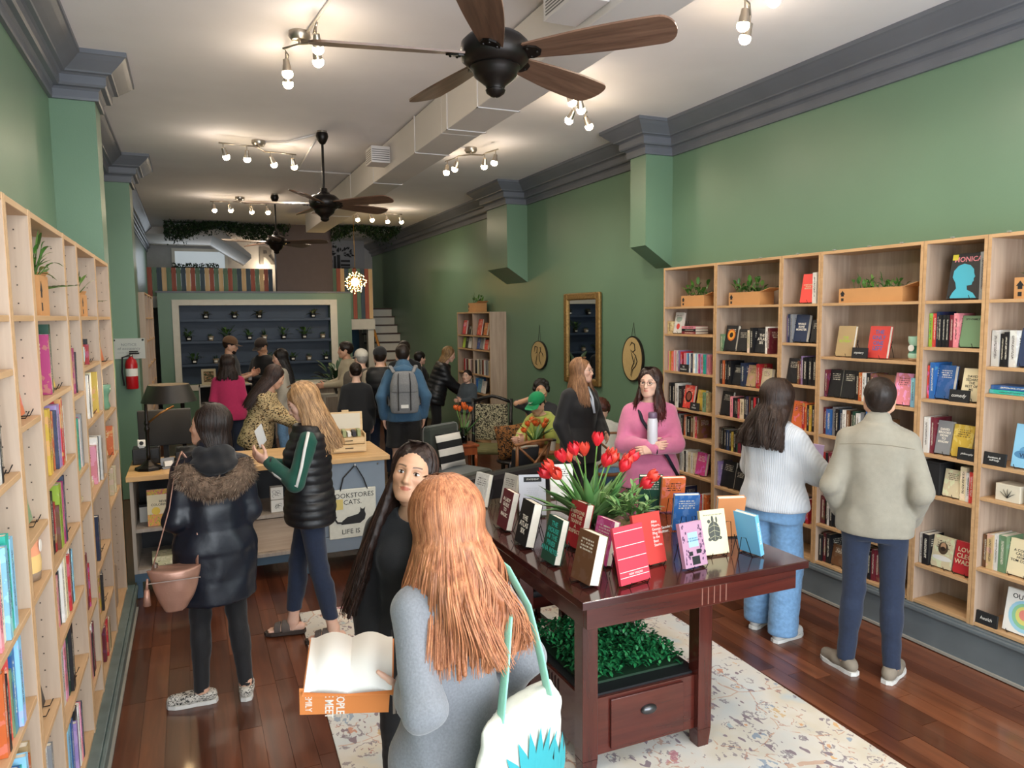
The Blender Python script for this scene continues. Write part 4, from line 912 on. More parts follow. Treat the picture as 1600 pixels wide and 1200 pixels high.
R('R1', 6, '_22 K3/20 N4/21 s:K3+A2+W2:22 R3/19 W3/20 O4/20')
R('R2', 1, 'G3.4/15 f:K:15x22 _1 f:K:12x19 K2.2/19 C2.6/19 K4/21 f:K:13x20:THE|ATLAS|SIX W3/22 I2.4/21')
R('R2', 2, 'W2/20 K2.6/21 O2.4/21 K2.4/21 K2.6/20 K3/21:BRINGER f:K:12x17 N5/20 f:E:11x18 _1 R2/20 R2.2/20 f:C:11x16')
R('R2', 3, 'f:K:14x21 P3/18 K2.4/17 K2.4/17 K2.4/17 R1.8/17 C5/17 K3/20 N3/20 U3/20 K4/20 R2/20 K3/20 A3/20')
R('R2', 4, 'K2/19 U2/19 K3/19 C1.6/18 K2.6/18 N3/18 K3/18 Y3/17 K3/18 D3/19 I3/19 K3/20 U4/20 K3/20')
R('R2', 5, 'V2/22 f:K:17x23 f:K:12x18 K3/20 N3/20 W3/20 K4/20 R3/20')
R('R3', 0, '_12 f:X:13x22:CHRISTOPHER|PAOLINI|MURTAGH:C W4/23')
R('R3', 1, 'V2.4/21 N2/22 A2/22 f:N:13x21:WHALE|BONE|MONSTER _3 f:K:9x17')
R('R3', 2, 'f:K:11x19 U2/18 I2/18 V2.6/22 K4.4/21 K4/21 K4/21 C2/20')
R('R3', 3, '_6 f:O:12x21 R2.6/21 O2.4/21 K2.4/20 Y2.4/20 K2.6/20 K2.4/20')
R('R3', 4, '_16 N3/19 K3/18 I2/18 V3/20')
R('R3', 5, '_14 E3/20 O3.4/20 O3/20 K2/20 R3/19')
R('R4', 1, '_8 f:E:15x22:THE|RETREAT:L _2 c:mystery _5 f:X:16x22:THE|ONLY|ONE|LEFT:B')
R('R4', 2, 'I2.4/20 f:K:11x20 f:K:12x20 K4/20 O3/20 W3/20 K3/20 U3/20 f:U:13x19:AGATHA|CHRISTIE:O f:P:13x21 S3/19 S2.2/19 Y2.4/19')
R('R4', 3, 'I3/20 B5/19 A4/21 K3/20 N3/20 W3/20 U3/20 K3/20 D3/20 W3/19 A3/20 N2.4/19 B3/22 I2.4/17 I2.4/17 U2.4/17 I2.4/17 K2.4/17 U2.4/17')
R('R4', 4, 'R3/20 K3/20 I3/21 W3/20 K3/20 N4/20 E3/20 K3/20 U3/20 R3/20 W3/20 D3/20 K3/20 I3/20')
R('R4', 5, 'I4/21 K3/20 W2/20 K3/20 K4/19 P3/19 W3/20 N3/20 U3/20 K3/20 R3/20 E3/20 K3/20 O3/20')
R('R4', 6, 'K3/20 I3/22 K4/22 f:U:15x15 K3/20 R3/20 W3/19 N4/20 D3/20 _2 K2.6/20 I3/22 I3/22')
R('R5', 0, '_10 f:K:21x28:MONICA@.86:P A3/28')
_mo = [o for o in COL.objects if o.get('label', '').startswith('black cover faced out') and o['label'].endswith('top shelf, narrow blue-profile bookcase')][0]
mb = MB(); hp_ = [(.02,.0),(.19,.0),(.165,.03),(.125,.05),(.12,.075),(.15,.08),(.152,.095),(.16,.105),(.157,.118),(.165,.13),(.155,.15),(.15,.175),(.125,.20),(.085,.212),(.05,.20),(.025,.17),(.022,.13),(.045,.095),(.055,.06),(.035,.035)]
mb.prism([(0, y, z+.004) for y, z in hp_], (_mo.data.vertices[0].co.x*-1+.0003, 0, 0), (_mo.data.vertices[0].co.x*-1+.0009, 0, 0)); mb.build('blue_silhouette', plain('cover_cyan', '3FA6BE', .5), _mo)
MB().box(-_mo.data.vertices[0].co.x+.0003, -_mo.data.vertices[0].co.x+.0008, .004, .04, .24, .275).build('yellow_corner', plain('cover_yellow', 'D9CC3C', .5), _mo)
R('R5', 1, 'L2.2/21 X2.8/21 N2/22 K2.2/20 K2.2/20 K2.2/20 I2.6/20 P3.4/21 f:G:13x19:SPY×FAMILY@.88:K')
R('R5', 2, 'X2/21 B3.4/23 f:B:11x21 c:comedy f:C:12x20:DAVID|SEDARIS|THE|BEST_OF|ME:K X3.2/21:SEDARIS W2.4/21 A2/21 R1.8/20 W1.6/20')
R('R5', 3, 'W3.6/23 I2.8/23 f:A:10x21:DAVID|BROOKS|HOW|TO|KNOW f:Y:13x20 _-7 c:philosophy _7 W3.4/22')
R('R5', 4, '_13 f:C:11x17 C4/21 W2.8/18 X2.8/19 R2.2/20')
R('R5', 5, 'W2.4/20 K4.6/20 f:C:14x20 f:R:13x20:LOVE|CLEO|WADE:C')
R('R6', 1, 'W4.6/21 K2.6/19 K2.8/20 W4/21 f:N:17x22:A_MAN|OF_TWO|FACES|VIET|THANH|NGUYEN:O K3/20 W3/20')
R('R6', 2, 's:T2.4+B2.6:25 _3 s:W2+S2:22')
R('R6', 3, 'c:business_&|self-help _9 f:S:19x25:BUILD|the|LIFE|YOU|WANT:N')
R('R6', 5, 'U3/20 E4/21 W2.4/22 G4.6/22 f:C:15x21:A_COURSE|CALLED|HOME|TOM_COYNE:K f:W:15x20')
R('R6', 6, 'c:health _9 f:W:22x25:OUTLIVE@.84:K')
# left-hand bookcases
R('L0', 2, '_46 N3/22 R6/25 W3/23 K2/22 _2 f:P:14x16')
R('L0', 3, '_42 P3/24 K2/20 C4/25 S3/27 A2/20 T4/29 S4/27 _3 f:T:12x28')
R('L0', 4, '_40 O3/24 K2/22 X6/26 G2/20 B4/25 S4/27 W2/24')
R('L0', 5, '_38 K3/24 B6/25 W4/24 B3/23 T2/22 S3/24 O3/22 E4/24')
R('L0', 6, '_36 T4/22 C4/20 S3/24 W6/27 P3/25 K2/24 M3/26')
R('L1', 1, '_20 f:O:12x21')
R('L1', 2, '_20 f:G:12x18')
R('L1', 4, '_18 f:K:13x18')
R('L1', 5, '_14 W3/26 A3/24 f:C:12x20')
R('L1', 6, '_16 K3/22 W3/23 U3/20')
R('L2', 1, '_30 M2/24 W4/24 D4/28 _6 f:Y:14x19')
R('L2', 2, '_20 Y6/26 W2/25 K3/24 O3/24 N2/24 V6/26 R6/28 U3/22 W3/24')
R('L2', 3, '_16 A4/20 K5/25 R3/20 U2/18 L6/26 M3/26 N3/28 _2 f:E:11x16')
R('L2', 4, '_16 N5/22 P3/21 K2/22 W5/26 C5/26 S3/24 R3/24 W3/25 W2/25 K3/24 S3/23')
R('L2', 5, '_20 W5/26 P5/25 D4/25 K5/28 _1 f:A:14x24')
R('L2', 6, '_22 S6/27 B5/27 V3/24 K6/28 W4/27 P3/26 N3/25')
R('L3', 1, '_14 P6/24 M5/22 K2/20')
R('L3', 2, '_14 T7/25 M3/25 W3/24 A4/26')
R('L3', 3, '_14 s:W2+C2+K2:18')
R('L3', 4, '_14 W5/26 I5/28 R2/22')
R('L3', 5, '_14 P4/24 K2/22 W4/25 I4/25')
R('L4', 1, '_34 R3/11 K3/14 _2 f:N:18x23')
R('L4', 2, '_32 W4/24 K2/24 W3/24 C3/25 _1 f:W:15x22 Y3/24')
R('L4', 3, '_26 s:C3+W2:16 P5/22 W5/26 K2/26 W4/26 K2/24 W3/24')
R('L4', 4, '_30 N5/25 B4/24 K2/22 _2 f:W:14x22')
R('L4', 5, '_28 Y5/22 K3/21 A5/22 _2 f:A:15x21')
R('L4', 6, '_30 I4/20 P4/22 R4/22 W3/21 E6/19')
R('L5', 1, '_40 _10 f:O:14x17')
R('L5', 3, '_40 f:C:13x22 _1 O3/20 C4/19')
R('L5', 4, '_40 C5/18 E5/15 C4/18 W4/17')
# free-standing rear bookcase (two bays)
R('RB', 0, '_10 f:X:16x24 _14 f:K:10x15 _28 f:X:18x26 _10 f:O:14x20')
R('RB', 1, '_10 f:L:12x18 f:K:13x19 f:W:14x19 _26 f:B:13x18 f:A:13x19 _6 f:X:14x16')
R('RB', 2, '_20 '+' '.join(c+'5/22' for c in 'RWKICWRAUWK')+' _8 '+' '.join(c+'5/24' for c in 'WCKWURWKAWC'))
R('RB', 3, '_50 W4/22 E4/23 K4/21 W4/22 C4/22 _4 B4/24 f:S:16x23 f:W:14x20')
R('RB', 4, '_70 f:K:14x18 f:E:14x17')
if REST[0].v:
    me = REST[0].mesh('remaining_books', False, False); at_ = me.color_attributes.new('Col', 'FLOAT_COLOR', 'POINT'); at_.data.foreach_set('color', np.array(REST[2], np.float32).ravel())
    m_, nt, bs = nodes_of('mixed_cover_colours'); vc_ = N(nt, 'ShaderNodeVertexColor', layer_name='Col'); nt.links.new(vc_.outputs[0], bs.inputs['Base Color']); bs.inputs['Roughness'].default_value = .45
    ro = put('remaining_books', me, m_); ro['kind'] = 'stuff'; tag(ro, 'smallest book spines filling the far and half-hidden stretches of shelf', 'books')
    put('pages', REST[1].mesh('pages', False, False), M_PAGES, ro)
def deco(col, shelf_, pick, shapes):
    # printed shapes on a faced-out cover: (y, z, half width, half height, colour) in cover fractions
    for o in [o for o in COL.objects if o.get('label', '').startswith(col+' cover faced out') and o['label'].endswith(shelf_)][pick:pick+1]:
        co = np.array([v.co[:] for v in o.data.vertices]); t, w, h = co[:,0].max(), co[:,1].max(), co[:,2].max()
        for i, (y, z, a, b, c) in enumerate(shapes):
            n = 22; MB().prism([(0, (y+a*math.cos(2*PI*k/n))*w, (z*h+b*w*math.sin(2*PI*k/n))) for k in range(n)], (t+.0002, 0, 0), (t+.0004+.0002*i, 0, 0)).build('cover_print', plain('print_'+c, c, .5), o)
deco('white', 'bottom shelf, picture-edge bookcase', 0, [(.5, .42, .40, .42, '9CCBE0'), (.5, .43, .31, .33, '8CC49A'), (.5, .44, .22, .24, 'D9D27A'), (.5, .46, .13, .14, 'DE8A7C')])
deco('black', 'second shelf, lily-carton bookcase', 0, [(.5, .62, .34, .34, 'C8641E'), (.5, .62, .26, .26, 'E0A03A'), (.5, .62, .15, .15, '241408')])
deco('scarlet', 'fourth shelf, bookcase by the oval drawing', 0, [(.5, .5, .34, .36, '201512'), (.5, .52, .22, .26, '8A4A38')])
deco('cream', 'sixth shelf, narrow blue-profile bookcase', 0, [(.5, .30, .46, .12, 'D8D6D0'), (.5, .62, .24, .28, '4A3A2C'), (.5, .68, .13, .17, 'B08A6A'), (.5, .60, .12, .10, '2E2018')])
deco('white', 'second shelf, bookcase by the oval drawing', 0, [(.5, .32, .2, .22, 'C8382E'), (.5, .66, .34, .2, '8A9A90')])
deco('sky blue', 'fourth shelf, picture-edge bookcase', 0, [(.55, .40, .36, .16, '5C94BC'), (.3, .30, .25, .12, '4A7FA8')])
# cream boxes on the right edge shelf, ceramic candles and vases
M_BOXC = plain('cream_box_board', 'CFC6B2', .7); 
for i, y in enumerate((2.71, 2.53)):
    t = thing('gift_box', 'cream gift box with a leaf print, %s of the pair' % ('left', 'right')[i], 'box', (4.36, y, 1.041), 0, 'cream gift boxes')
    MB().box(-.06, .06, -.07, .07, 0, .10).build('box_body', M_BOXC, t, bevel=.002)
    mb = MB()
    for a in (-.9, -.45, 0, .45, .9): leaf_mesh(mb, (-.0615, 0, .02), (0, math.sin(a), math.cos(a)), .055, .012, 0)
    put('leaf_print', mb.mesh('leaf_print', False, False), M_INK, t)
def vase(label, loc, cols, prof, n=24, name='ceramic_vase', cat='vase', rz=0, dot=True):
    t = thing(name, label, cat, loc, rz)
    for i, (c, a, b) in enumerate(cols):
        MB().lathe([q for q in prof if a-.0001 <= q[1] <= b+.0001], n=n, caps=(i == 0)).build('band', c, t, smooth=True)
    return t
gl = lambda n, c: plain(n, c, .25)
t = vase('mint and dark green ceramic candle jar beside the mystery sign shelf', (4.37, 3.375, 1.821), [(gl('glaze_tan', '9A7A5C'), 0, .02), (gl('glaze_mint', 'A9D2BC'), .02, .05), (gl('glaze_deepgreen', '2B6E5A'), .05, .10), (gl('glaze_mint', 'A9D2BC'), .10, .16)], [(.055,0),(.056,.02),(.06,.035),(.056,.05),(.046,.075),(.05,.10),(.06,.13),(.06,.16)], name='candle_jar', cat='candle')
MB().lathe([(.0,0),(.022,0),(.022,.002),(0,.002)], n=16, M=Matrix.Translation((-.05, .012, .085)) @ Matrix.Rotation(-PI/2, 4, 'Y')).build('round_label', M_TAG, t)
t = vase('peach and yellow ombre ceramic vase on the narrow birch bookcase', (-.575, 2.995, 1.241), [(gl('glaze_taupe', '8A7664'), 0, .03), (gl('glaze_yellow', 'E2BE7E'), .03, .09), (gl('glaze_peach', 'E59C78'), .09, .17)], [(.055,0),(.058,.03),(.06,.06),(.057,.09),(.053,.12),(.055,.15),(.06,.17)])
MB().lathe([(.0,0),(.022,0),(.022,.002),(0,.002)], n=16, M=Matrix.Translation((.056, .012, .115)) @ Matrix.Rotation(PI/2, 4, 'Y')).build('round_label', M_TAG, t)
t = vase('sage green ceramic pot on the last birch bookcase', (-.58, 5.75, 1.531), [(gl('glaze_sage', '6F9C83'), 0, .17)], [(.05,0),(.06,.02),(.05,.06),(.052,.1),(.066,.13),(.066,.17)])
t = vase('sky blue and tan ceramic cup beside a navy cover on a birch shelf', (-.57, 4.62, 1.901), [(gl('glaze_tan', '9A7A5C'), 0, .02), (gl('glaze_ice', 'BFD6D8'), .02, .10)], [(.04,0),(.042,.02),(.045,.06),(.042,.10)], name='ceramic_cup', cat='cup')
t = thing('book_block_ornament', 'beige carved wooden ornament standing on the lowest left shelf', 'ornament', (-.60, 5.55, .211), 0)
MB().box(-.07, .07, -.05, -.012, 0, .30).build('panel', plain('beige_carved', '9A8470', .7), t, bevel=.004); MB().box(-.07, .07, .012, .05, 0, .27).build('panel', plain('beige_carved', '9A8470', .7), t, bevel=.004); MB().box(-.05, .05, -.0119, .0119, 0, .02).build('base', plain('beige_carved', '9A8470', .7), t)
t = thing('black_display_box', 'matte black display box on shelf beside the man in khaki', 'box', (4.37, 3.19, .981), 0)
MB().box(-.07, .07, -.055, .055, 0, .2).build('box_body', M_SLATE, t, bevel=.003); MB().box(-.072, .072, -.057, .057, .2, .212).build('lid', M_SLATE, t, bevel=.002)
# ------------------------------------------------------------------ books on the display table
TZ = .9105
def tbook(col, xy, rz, t, w, h, label, title=None, tcol='W', lean=.24, stand=True, ang=None, **k):
    """xy = middle of the lower front edge"""
    a = rz; off = Vector((-math.sin(a), math.cos(a), 0))*(-w/2)
    loc = Vector((xy[0], xy[1], TZ+.006)) + off
    o = book(col, t, w, h, M_face(loc, rz, t, lean), label, 'books displayed on the dark table', title, tcol, **k)
    if stand: easel((xy[0], xy[1], TZ), rz, w, h*.8, 'wire easel holding the ' + label.split(',')[0], 'wire easels on the table')
    return o
d = math.radians
tbook('W', (1.66, 4.40), d(195), .03, .14, .21, 'white-paged novel at the far left corner of the table, mostly hidden', None)
tbook('W', (1.83, 4.33), d(192), .028, .14, .20, 'grey and white patterned novel behind the maroon one, far left of the table')
tbook('I', (1.60, 3.86), d(179), .040, .145, .22, 'maroon and green novel, in front of the back-cover display', 'A_LADY|GUIDE|TO|MAGIC')
tbook('K', (1.57, 3.53), d(179), .052, .15, .235, 'thick black novel with pale capitals, second along the table edge', 'THE|ATLAS|SIX', tz=.45)
tbook('D', (1.58, 3.22), d(181), .038, .145, .225, 'dark green thriller with mint capitals, left of the scarlet novel', 'THE|HOUSE|IN_THE|PINES|ANA_REYES', 'T', tsize=.034)
tbook('R', (1.80, 3.38), d(184), .044, .15, .24, 'dark red mystery with cream capitals, behind the green thriller', 'EVERYONE|ON_THIS|TRAIN_IS|A|SUSPECT', 'C', tsize=.027)
tbook('M', (1.80, 3.10), d(186), .036, .14, .22, 'magenta novel, tucked behind the sunset one')
tbook('U', (1.59, 2.90), d(186), .056, .15, .23, 'thick brown sunset novel, nearest the table corner')
o = tbook('W', (1.88, 4.02), d(250), .028, .165, .25, 'white novel showing its back cover text, under a black title block', None, art=False)
o.data.materials[0] = M_COVERP; o.color = lin('C9CCD6')
MB().box(.0145, .0155, .03, .14, .205, .235).build('title_block', M_SLATE, o); text('title', 'STATEMENT', .014, M_CHALK, o, (.0162, .085, .22), (PI/2, 0, PI/2))
text('blurb', '\n'.join(['lorem dolor sit amet nunc'[:22+(k % 3)] for k in range(0)] or ['-- ---- --- ----- --', '--- -- ---- --- ----', '---- --- -- -----', '-- ----- ---- ---']*2), .012, plain('ink_A', '6B6E74', .6), o, (.0146, .085, .125), (PI/2, 0, PI/2))
tbook('W', (2.26, 4.36), d(255), .026, .16, .22, 'white novel with a red dot, behind the tulips')
tbook('D', (2.62, 3.86), d(62), .032, .145, .235, 'deep teal novel, seen from behind right of the tulips')
o = tbook('R', (1.83, 2.80), d(281), .016, .185, .26, 'rose red paperback with thin white lines, front of the table', None, art=False)
o.color = lin('C93A4C')
for z in (.235, .17, .115, .055, .03): MB().box(.0082, .0088, .004, .181, z, z+.0025).build('white_rule', M_TAG, o)
text('title', 'NEW VISIONS', .014, M_CHALK, o, (.0086, .1, .042), (PI/2, 0, PI/2))
o = tbook('X', (2.04, 2.97), d(279), .018, .18, .25, 'scarlet orange paperback with white title lines, behind the rose one', None, art=False)
text('title', 'Alice\nMunro,\nGeorge Saunders,\nMeg Wolitzer,\nin the\nBest\nStories', .019, M_CHALK, o, (.0096, .115, .145), (PI/2, 0, PI/2), align='LEFT')
o = tbook('V', (2.21, 2.85), d(277), .024, .145, .215, 'pink and blue illustrated paperback of a library street, front of table', None, art=False)
o.color = lin('B58AA2')
MB().box(.0122, .0128, .042, .105, .095, .165).build('cover_panel', plain('cover_sky', '9CC4DC', .5), o)
mb = MB(); rr = random.Random(8)
for k in range(46):
    y = rr.choice((rr.uniform(.005,.034), rr.uniform(.11,.138))); z = rr.uniform(.01, .2); mb.box(.0122, .0127, y, y+rr.uniform(.004, .009), z, z+rr.uniform(.006, .014))
mb.build('cover_bookshelves', plain('cover_plum', '5A3A58', .6), o); MB().box(.0122, .0127, .05, .1, .01, .05).box(.0122, .0127, .035, .06, .055, .075).box(.0122, .0127, .085, .115, .06, .08).build('cover_figures', M_SLATE, o)
text('title', 'THE BOOKS\nOF BEGINNINGS', .011, plain('ink_N', '22304E', .6), o, (.013, .0735, .13), (PI/2, 0, PI/2))
o = tbook('C', (2.42, 2.96), d(266), .020, .15, .225, 'cream hardback with a turtle engraving, right front of table', None, art=False)
o.color = lin('DDD3AA')
mb = MB(); Mt = Matrix.Translation((.0102, .075, .115)); mb.ball((0,0,0), (.0012,.036,.05), 20, 10, M=Mt)
for (y, z, a, b) in ((.02,.058,.006,.016),(-.004,.06,.008,.02),(-.026,.052,.01,.01),(.032,-.035,.011,.008),(-.03,-.038,.012,.009)): mb.ball((0, y, z), (.001, a, b), 10, 6, M=Mt)
tur = mb.build('turtle_print', plain('engraving_grey', '4A4C46', .7), o, smooth=True)
mb = MB()
for z in (-.028, 0, .026): mb.tube([(.0015, -.03, z-.006), (.0016, 0, z+.006), (.0015, .03, z-.006)], .0012, 4)
mb.tube([(.0016, 0, -.045), (.0016, .002, .045)], .001, 4); q = mb.build('shell_lines', plain('engraving_pale', 'B9B694', .7), tur); q.location = (.0102, .075, .115)
text('title', 'the tortoise and other tales', .010, plain('engraving_grey', '4A4C46', .7), o, (.0104, .075, .2), (PI/2, 0, PI/2))
o = tbook('O', (2.69, 3.22), d(72), .034, .155, .235, 'plain peach-orange novel, seen from behind near the table end', None, art=False)
o.color = lin('D08A58')
o = tbook('B', (2.55, 3.42), d(70), .03, .145, .22, 'dusk blue landscape novel, showing its back', None)
o = tbook('O', (2.72, 3.78), d(70), .03, .145, .23, 'orange novel with a lime spine, behind the dusk blue one', None)
o = tbook('S', (2.62, 2.92), d(8), .026, .14, .22, 'slim sky blue novel, standing edge-on at the right end', None, art=False); o.color = lin('6FB4DC')
text('spine_title', 'READ WITH ME', .017, M_CHALK, o, (0, -.0006, .12), (PI/2, PI/2, 0))
# books and prints inside the counter shelves
def flatbook(col, M, t, w, h, label, **k): return book(col, t, w, h, M, label, 'items on the counter shelves', **k)
o = flatbook('C', M_face((-.36, 6.24, .549), -PI/2, .02, .1), .02, .26, .28, 'colouring book with bold grey title on the upper counter shelf', art=False, title='REVERSE|COLORING_BOOK', tcol='K', tz=.62)
for (z0, z1, c) in ((0, .09, 'D98A6C'), (.24, .28, 'C06A70')): MB().box(.0102, .0106, 0, .26, z0, z1).build('fruit_band', blotch('fruit_print_'+c, c, 'D9B04C', 60, .5, '7FA04E'), o)
MB().lathe([(0,0),(.03,0),(.03,.001),(0,.001)], n=20, M=Matrix.Translation((.0104, .06, .115)) @ Matrix.Rotation(PI/2, 4, 'Y')).build('gold_sticker', plain('gold_sticker', 'D9B83C', .4), o)
for i, (x, z) in enumerate(((.60, .549), (.60, .655))):
    t = thing('card_box', '%s white card box with ink doodles beside the vest woman' % ('lower', 'upper')[i], 'box', (x, 6.3, z), 0, 'white card boxes'); MB().box(-.05, .05, -.04, .04, 0, .10).build('box_body', plain('white_card', 'D6D3CB', .7), t, bevel=.002)
    mb = MB(); rr = random.Random(i)
    for k in range(5): x0, z0 = rr.uniform(-.03, .03), rr.uniform(.03, .07); mb.tube([(x0+.015*math.cos(a_*.8), -.0405, z0+.012*math.sin(a_*.8)) for a_ in range(7)], .0012, 4)
    mb.build('doodle', M_INK, t)
t = thing('puzzle_box', 'yellow and white boxed puzzle on the lower counter shelf', 'box', (-.22, 6.35, .229), .05); MB().box(-.13, .13, -.09, .09, 0, .07).build('box_body', blotch('yellow_white_print', 'CFC9A0', 'E2D9B8', 25, .5, '8C8A5A'), t, bevel=.002)
t = thing('card_stack', 'pale boxed cards behind the colouring book', 'box', (-.38, 6.46, .549), .1); MB().box(-.05, .05, -.05, .05, 0, .12).build('box_body', plain('white_card', 'D6D3CB', .7), t); MB().box(-.051, .051, -.051, .051, .1205, .14).build('lid', M_SLATE, t)
# ================================================================== people: implicit surfaces turned into meshes
A_ = lambda *v: np.array(v, np.float32)
def rotz(a): c, s = math.cos(a), math.sin(a); return np.array([[c,-s,0],[s,c,0],[0,0,1]], np.float32)
def rotx(a): c, s = math.cos(a), math.sin(a); return np.array([[1,0,0],[0,c,-s],[0,s,c]], np.float32)
def roty(a): c, s = math.cos(a), math.sin(a); return np.array([[c,0,s],[0,1,0],[-s,0,c]], np.float32)
def cone(a, b, ra, rb, k=.02, fd=None, fl=1.0, sub=False): return dict(t='c', a=A_(*a), b=A_(*b), ra=ra, rb=rb, k=k, fd=None if fd is None else A_(*fd), fl=fl, sub=sub)
def ell(c, r, R_=None, k=.02, sub=False): return dict(t='e', c=A_(*c), r=A_(*r), R=R_, k=k, sub=sub)
def loft(a, ax, side, prof, k=.02, yoff=0): return dict(t='l', a=A_(*a), ax=A_(*ax), side=A_(*side), prof=prof, k=k, sub=False)
def sdf_grid(prims, vox, post=None, pad=.03):
    lo = np.full(3, 1e9, np.float32); hi = -lo
    for p in prims:
        if p['sub']: continue
        if p['t'] == 'c': q = [(p['a']-p['ra'], p['a']+p['ra']), (p['b']-p['rb'], p['b']+p['rb'])]
        elif p['t'] == 'e': m_ = float(p['r'].max()); q = [(p['c']-m_, p['c']+m_)]
        else:
            m_ = max(max(x[1], x[2]) for x in p['prof']); e = p['a']+p['ax']*p['prof'][-1][0]; s0 = p['a']+p['ax']*p['prof'][0][0]
            q = [(np.minimum(s0, e)-m_, np.maximum(s0, e)+m_)]
        for l, h in q: lo = np.minimum(lo, l); hi = np.maximum(hi, h)
    lo = lo-pad; hi = hi+pad; n = np.maximum(4, np.ceil((hi-lo)/vox).astype(int)+1)
    ax = [lo[i]+vox*np.arange(n[i], dtype=np.float32) for i in range(3)]
    f = np.full(tuple(n), .25, np.float32)
    for p in prims:
        k = p['k']; mg = k*1.2+vox*2.5
        if p['t'] == 'c': l = np.minimum(p['a']-p['ra'], p['b']-p['rb'])-mg; h = np.maximum(p['a']+p['ra'], p['b']+p['rb'])+mg
        elif p['t'] == 'e': m_ = p['r'].max(); l = p['c']-m_-mg; h = p['c']+m_+mg
        else: l = lo; h = hi
        i0 = np.maximum(0, np.floor((l-lo)/vox).astype(int)); i1 = np.minimum(n, np.ceil((h-lo)/vox).astype(int)+1)
        if (i1 <= i0).any(): continue
        sl = tuple(slice(i0[i], i1[i]) for i in range(3))
        X = ax[0][sl[0]][:,None,None]; Y = ax[1][sl[1]][None,:,None]; Z = ax[2][sl[2]][None,None,:]
        if p['t'] == 'c':
            a, b = p['a'], p['b']; ba = b-a; L2 = float(ba@ba)+1e-9
            px, py, pz = X-a[0], Y-a[1], Z-a[2]
            t = np.clip((px*ba[0]+py*ba[1]+pz*ba[2])/L2, 0, 1)
            dx, dy, dz = px-t*ba[0], py-t*ba[1], pz-t*ba[2]
            if p['fd'] is not None:
                fd = p['fd']; s = (dx*fd[0]+dy*fd[1]+dz*fd[2])*(1/p['fl']-1); dx, dy, dz = dx+fd[0]*s, dy+fd[1]*s, dz+fd[2]*s
            d = np.sqrt(dx*dx+dy*dy+dz*dz)-(p['ra']+(p['rb']-p['ra'])*t)
        elif p['t'] == 'e':
            px, py, pz = X-p['c'][0], Y-p['c'][1], Z-p['c'][2]; R_ = p['R']
            if R_ is not None: px, py, pz = (R_[0,0]*px+R_[1,0]*py+R_[2,0]*pz, R_[0,1]*px+R_[1,1]*py+R_[2,1]*pz, R_[0,2]*px+R_[1,2]*py+R_[2,2]*pz)
            r = p['r']; q = np.sqrt((px/r[0])**2+(py/r[1])**2+(pz/r[2])**2)+1e-6; g = np.sqrt((px/r[0]**2)**2+(py/r[1]**2)**2+(pz/r[2]**2)**2)+1e-6
            d = q*(q-1)/g
        else:
            a, u, sd = p['a'], p['ax'], p['side']; fw = np.cross(u, sd)
            px, py, pz = X-a[0], Y-a[1], Z-a[2]
            s = px*u[0]+py*u[1]+pz*u[2]; xx = px*sd[0]+py*sd[1]+pz*sd[2]; yy = px*fw[0]+py*fw[1]+pz*fw[2]
            S = [q[0] for q in p['prof']]; shp = s.shape; sf = s.ravel()
            wx = np.interp(sf, S, [q[1] for q in p['prof']]).reshape(shp).astype(np.float32); wy = np.interp(sf, S, [q[2] for q in p['prof']]).reshape(shp).astype(np.float32)
            yo = np.interp(sf, S, [(q[3] if len(q) > 3 else 0) for q in p['prof']]).reshape(shp).astype(np.float32)
            d = (np.sqrt((xx/wx)**2+((yy-yo)/wy)**2)-1)*np.minimum(wx, wy)
            d = np.maximum(d, np.maximum(S[0]-s, s-S[-1]))
        g = f[sl]
        if p['sub']:
            d = -d; h_ = np.maximum(k-np.abs(g-d), 0)/k; f[sl] = np.maximum(g, d)+h_*h_*k*.25
        else:
            h_ = np.maximum(k-np.abs(g-d), 0)/k; f[sl] = np.minimum(g, d)-h_*h_*k*.25
    if post is not None: f = post(f, ax[0][:,None,None], ax[1][None,:,None], ax[2][None,None,:]).astype(np.float32)
    return f, lo, vox
def nets(f, lo, vox):
    s = f < 0; n = np.array(f.shape); cn = n-1
    acc = np.zeros(tuple(cn)+(3,), np.float32); cnt = np.zeros(tuple(cn), np.float32); quads = []
    edges = []
    for ax in range(3):
        a = [slice(None)]*3; b = [slice(None)]*3; a[ax] = slice(0, -1); b[ax] = slice(1, None); a, b = tuple(a), tuple(b)
        idx = np.argwhere(s[a] != s[b])
        if len(idx) == 0: continue
        fa = f[a][tuple(idx.T)]; fb = f[b][tuple(idx.T)]; t = fa/(fa-fb); pos = idx.astype(np.float32); pos[:,ax] += t
        o1, o2 = [i for i in range(3) if i != ax]; edges.append((ax, o1, o2, idx, fa < 0))
        for d1 in (0, -1):
            for d2 in (0, -1):
                c = idx.copy(); c[:,o1] += d1; c[:,o2] += d2
                ok = (c >= 0).all(1) & (c < cn).all(1); cc = tuple(c[ok].T)
                np.add.at(acc, cc, pos[ok]); np.add.at(cnt, cc, 1)
    m_ = cnt > 0; vid = np.full(tuple(cn), -1, np.int64); vid[m_] = np.arange(m_.sum()); V = acc[m_]/cnt[m_][:,None]*vox+lo
    for ax, o1, o2, idx, neg in edges:
        ok = (idx[:,o1] > 0) & (idx[:,o2] > 0) & (idx[:,o1] < cn[o1]) & (idx[:,o2] < cn[o2]); i_ = idx[ok]; ng = neg[ok]
        def g(d1, d2):
            c = i_.copy(); c[:,o1] += d1; c[:,o2] += d2; return vid[tuple(c.T)]
        q = np.stack([g(-1,-1), g(0,-1), g(0,0), g(-1,0)], 1)
        flip = ng if ax != 1 else ~ng
        q[~flip] = q[~flip][:, ::-1]; quads.append(q)
    Q = np.concatenate(quads) if quads else np.zeros((0,4), int)
    return V.astype(np.float32), Q[(Q >= 0).all(1)]
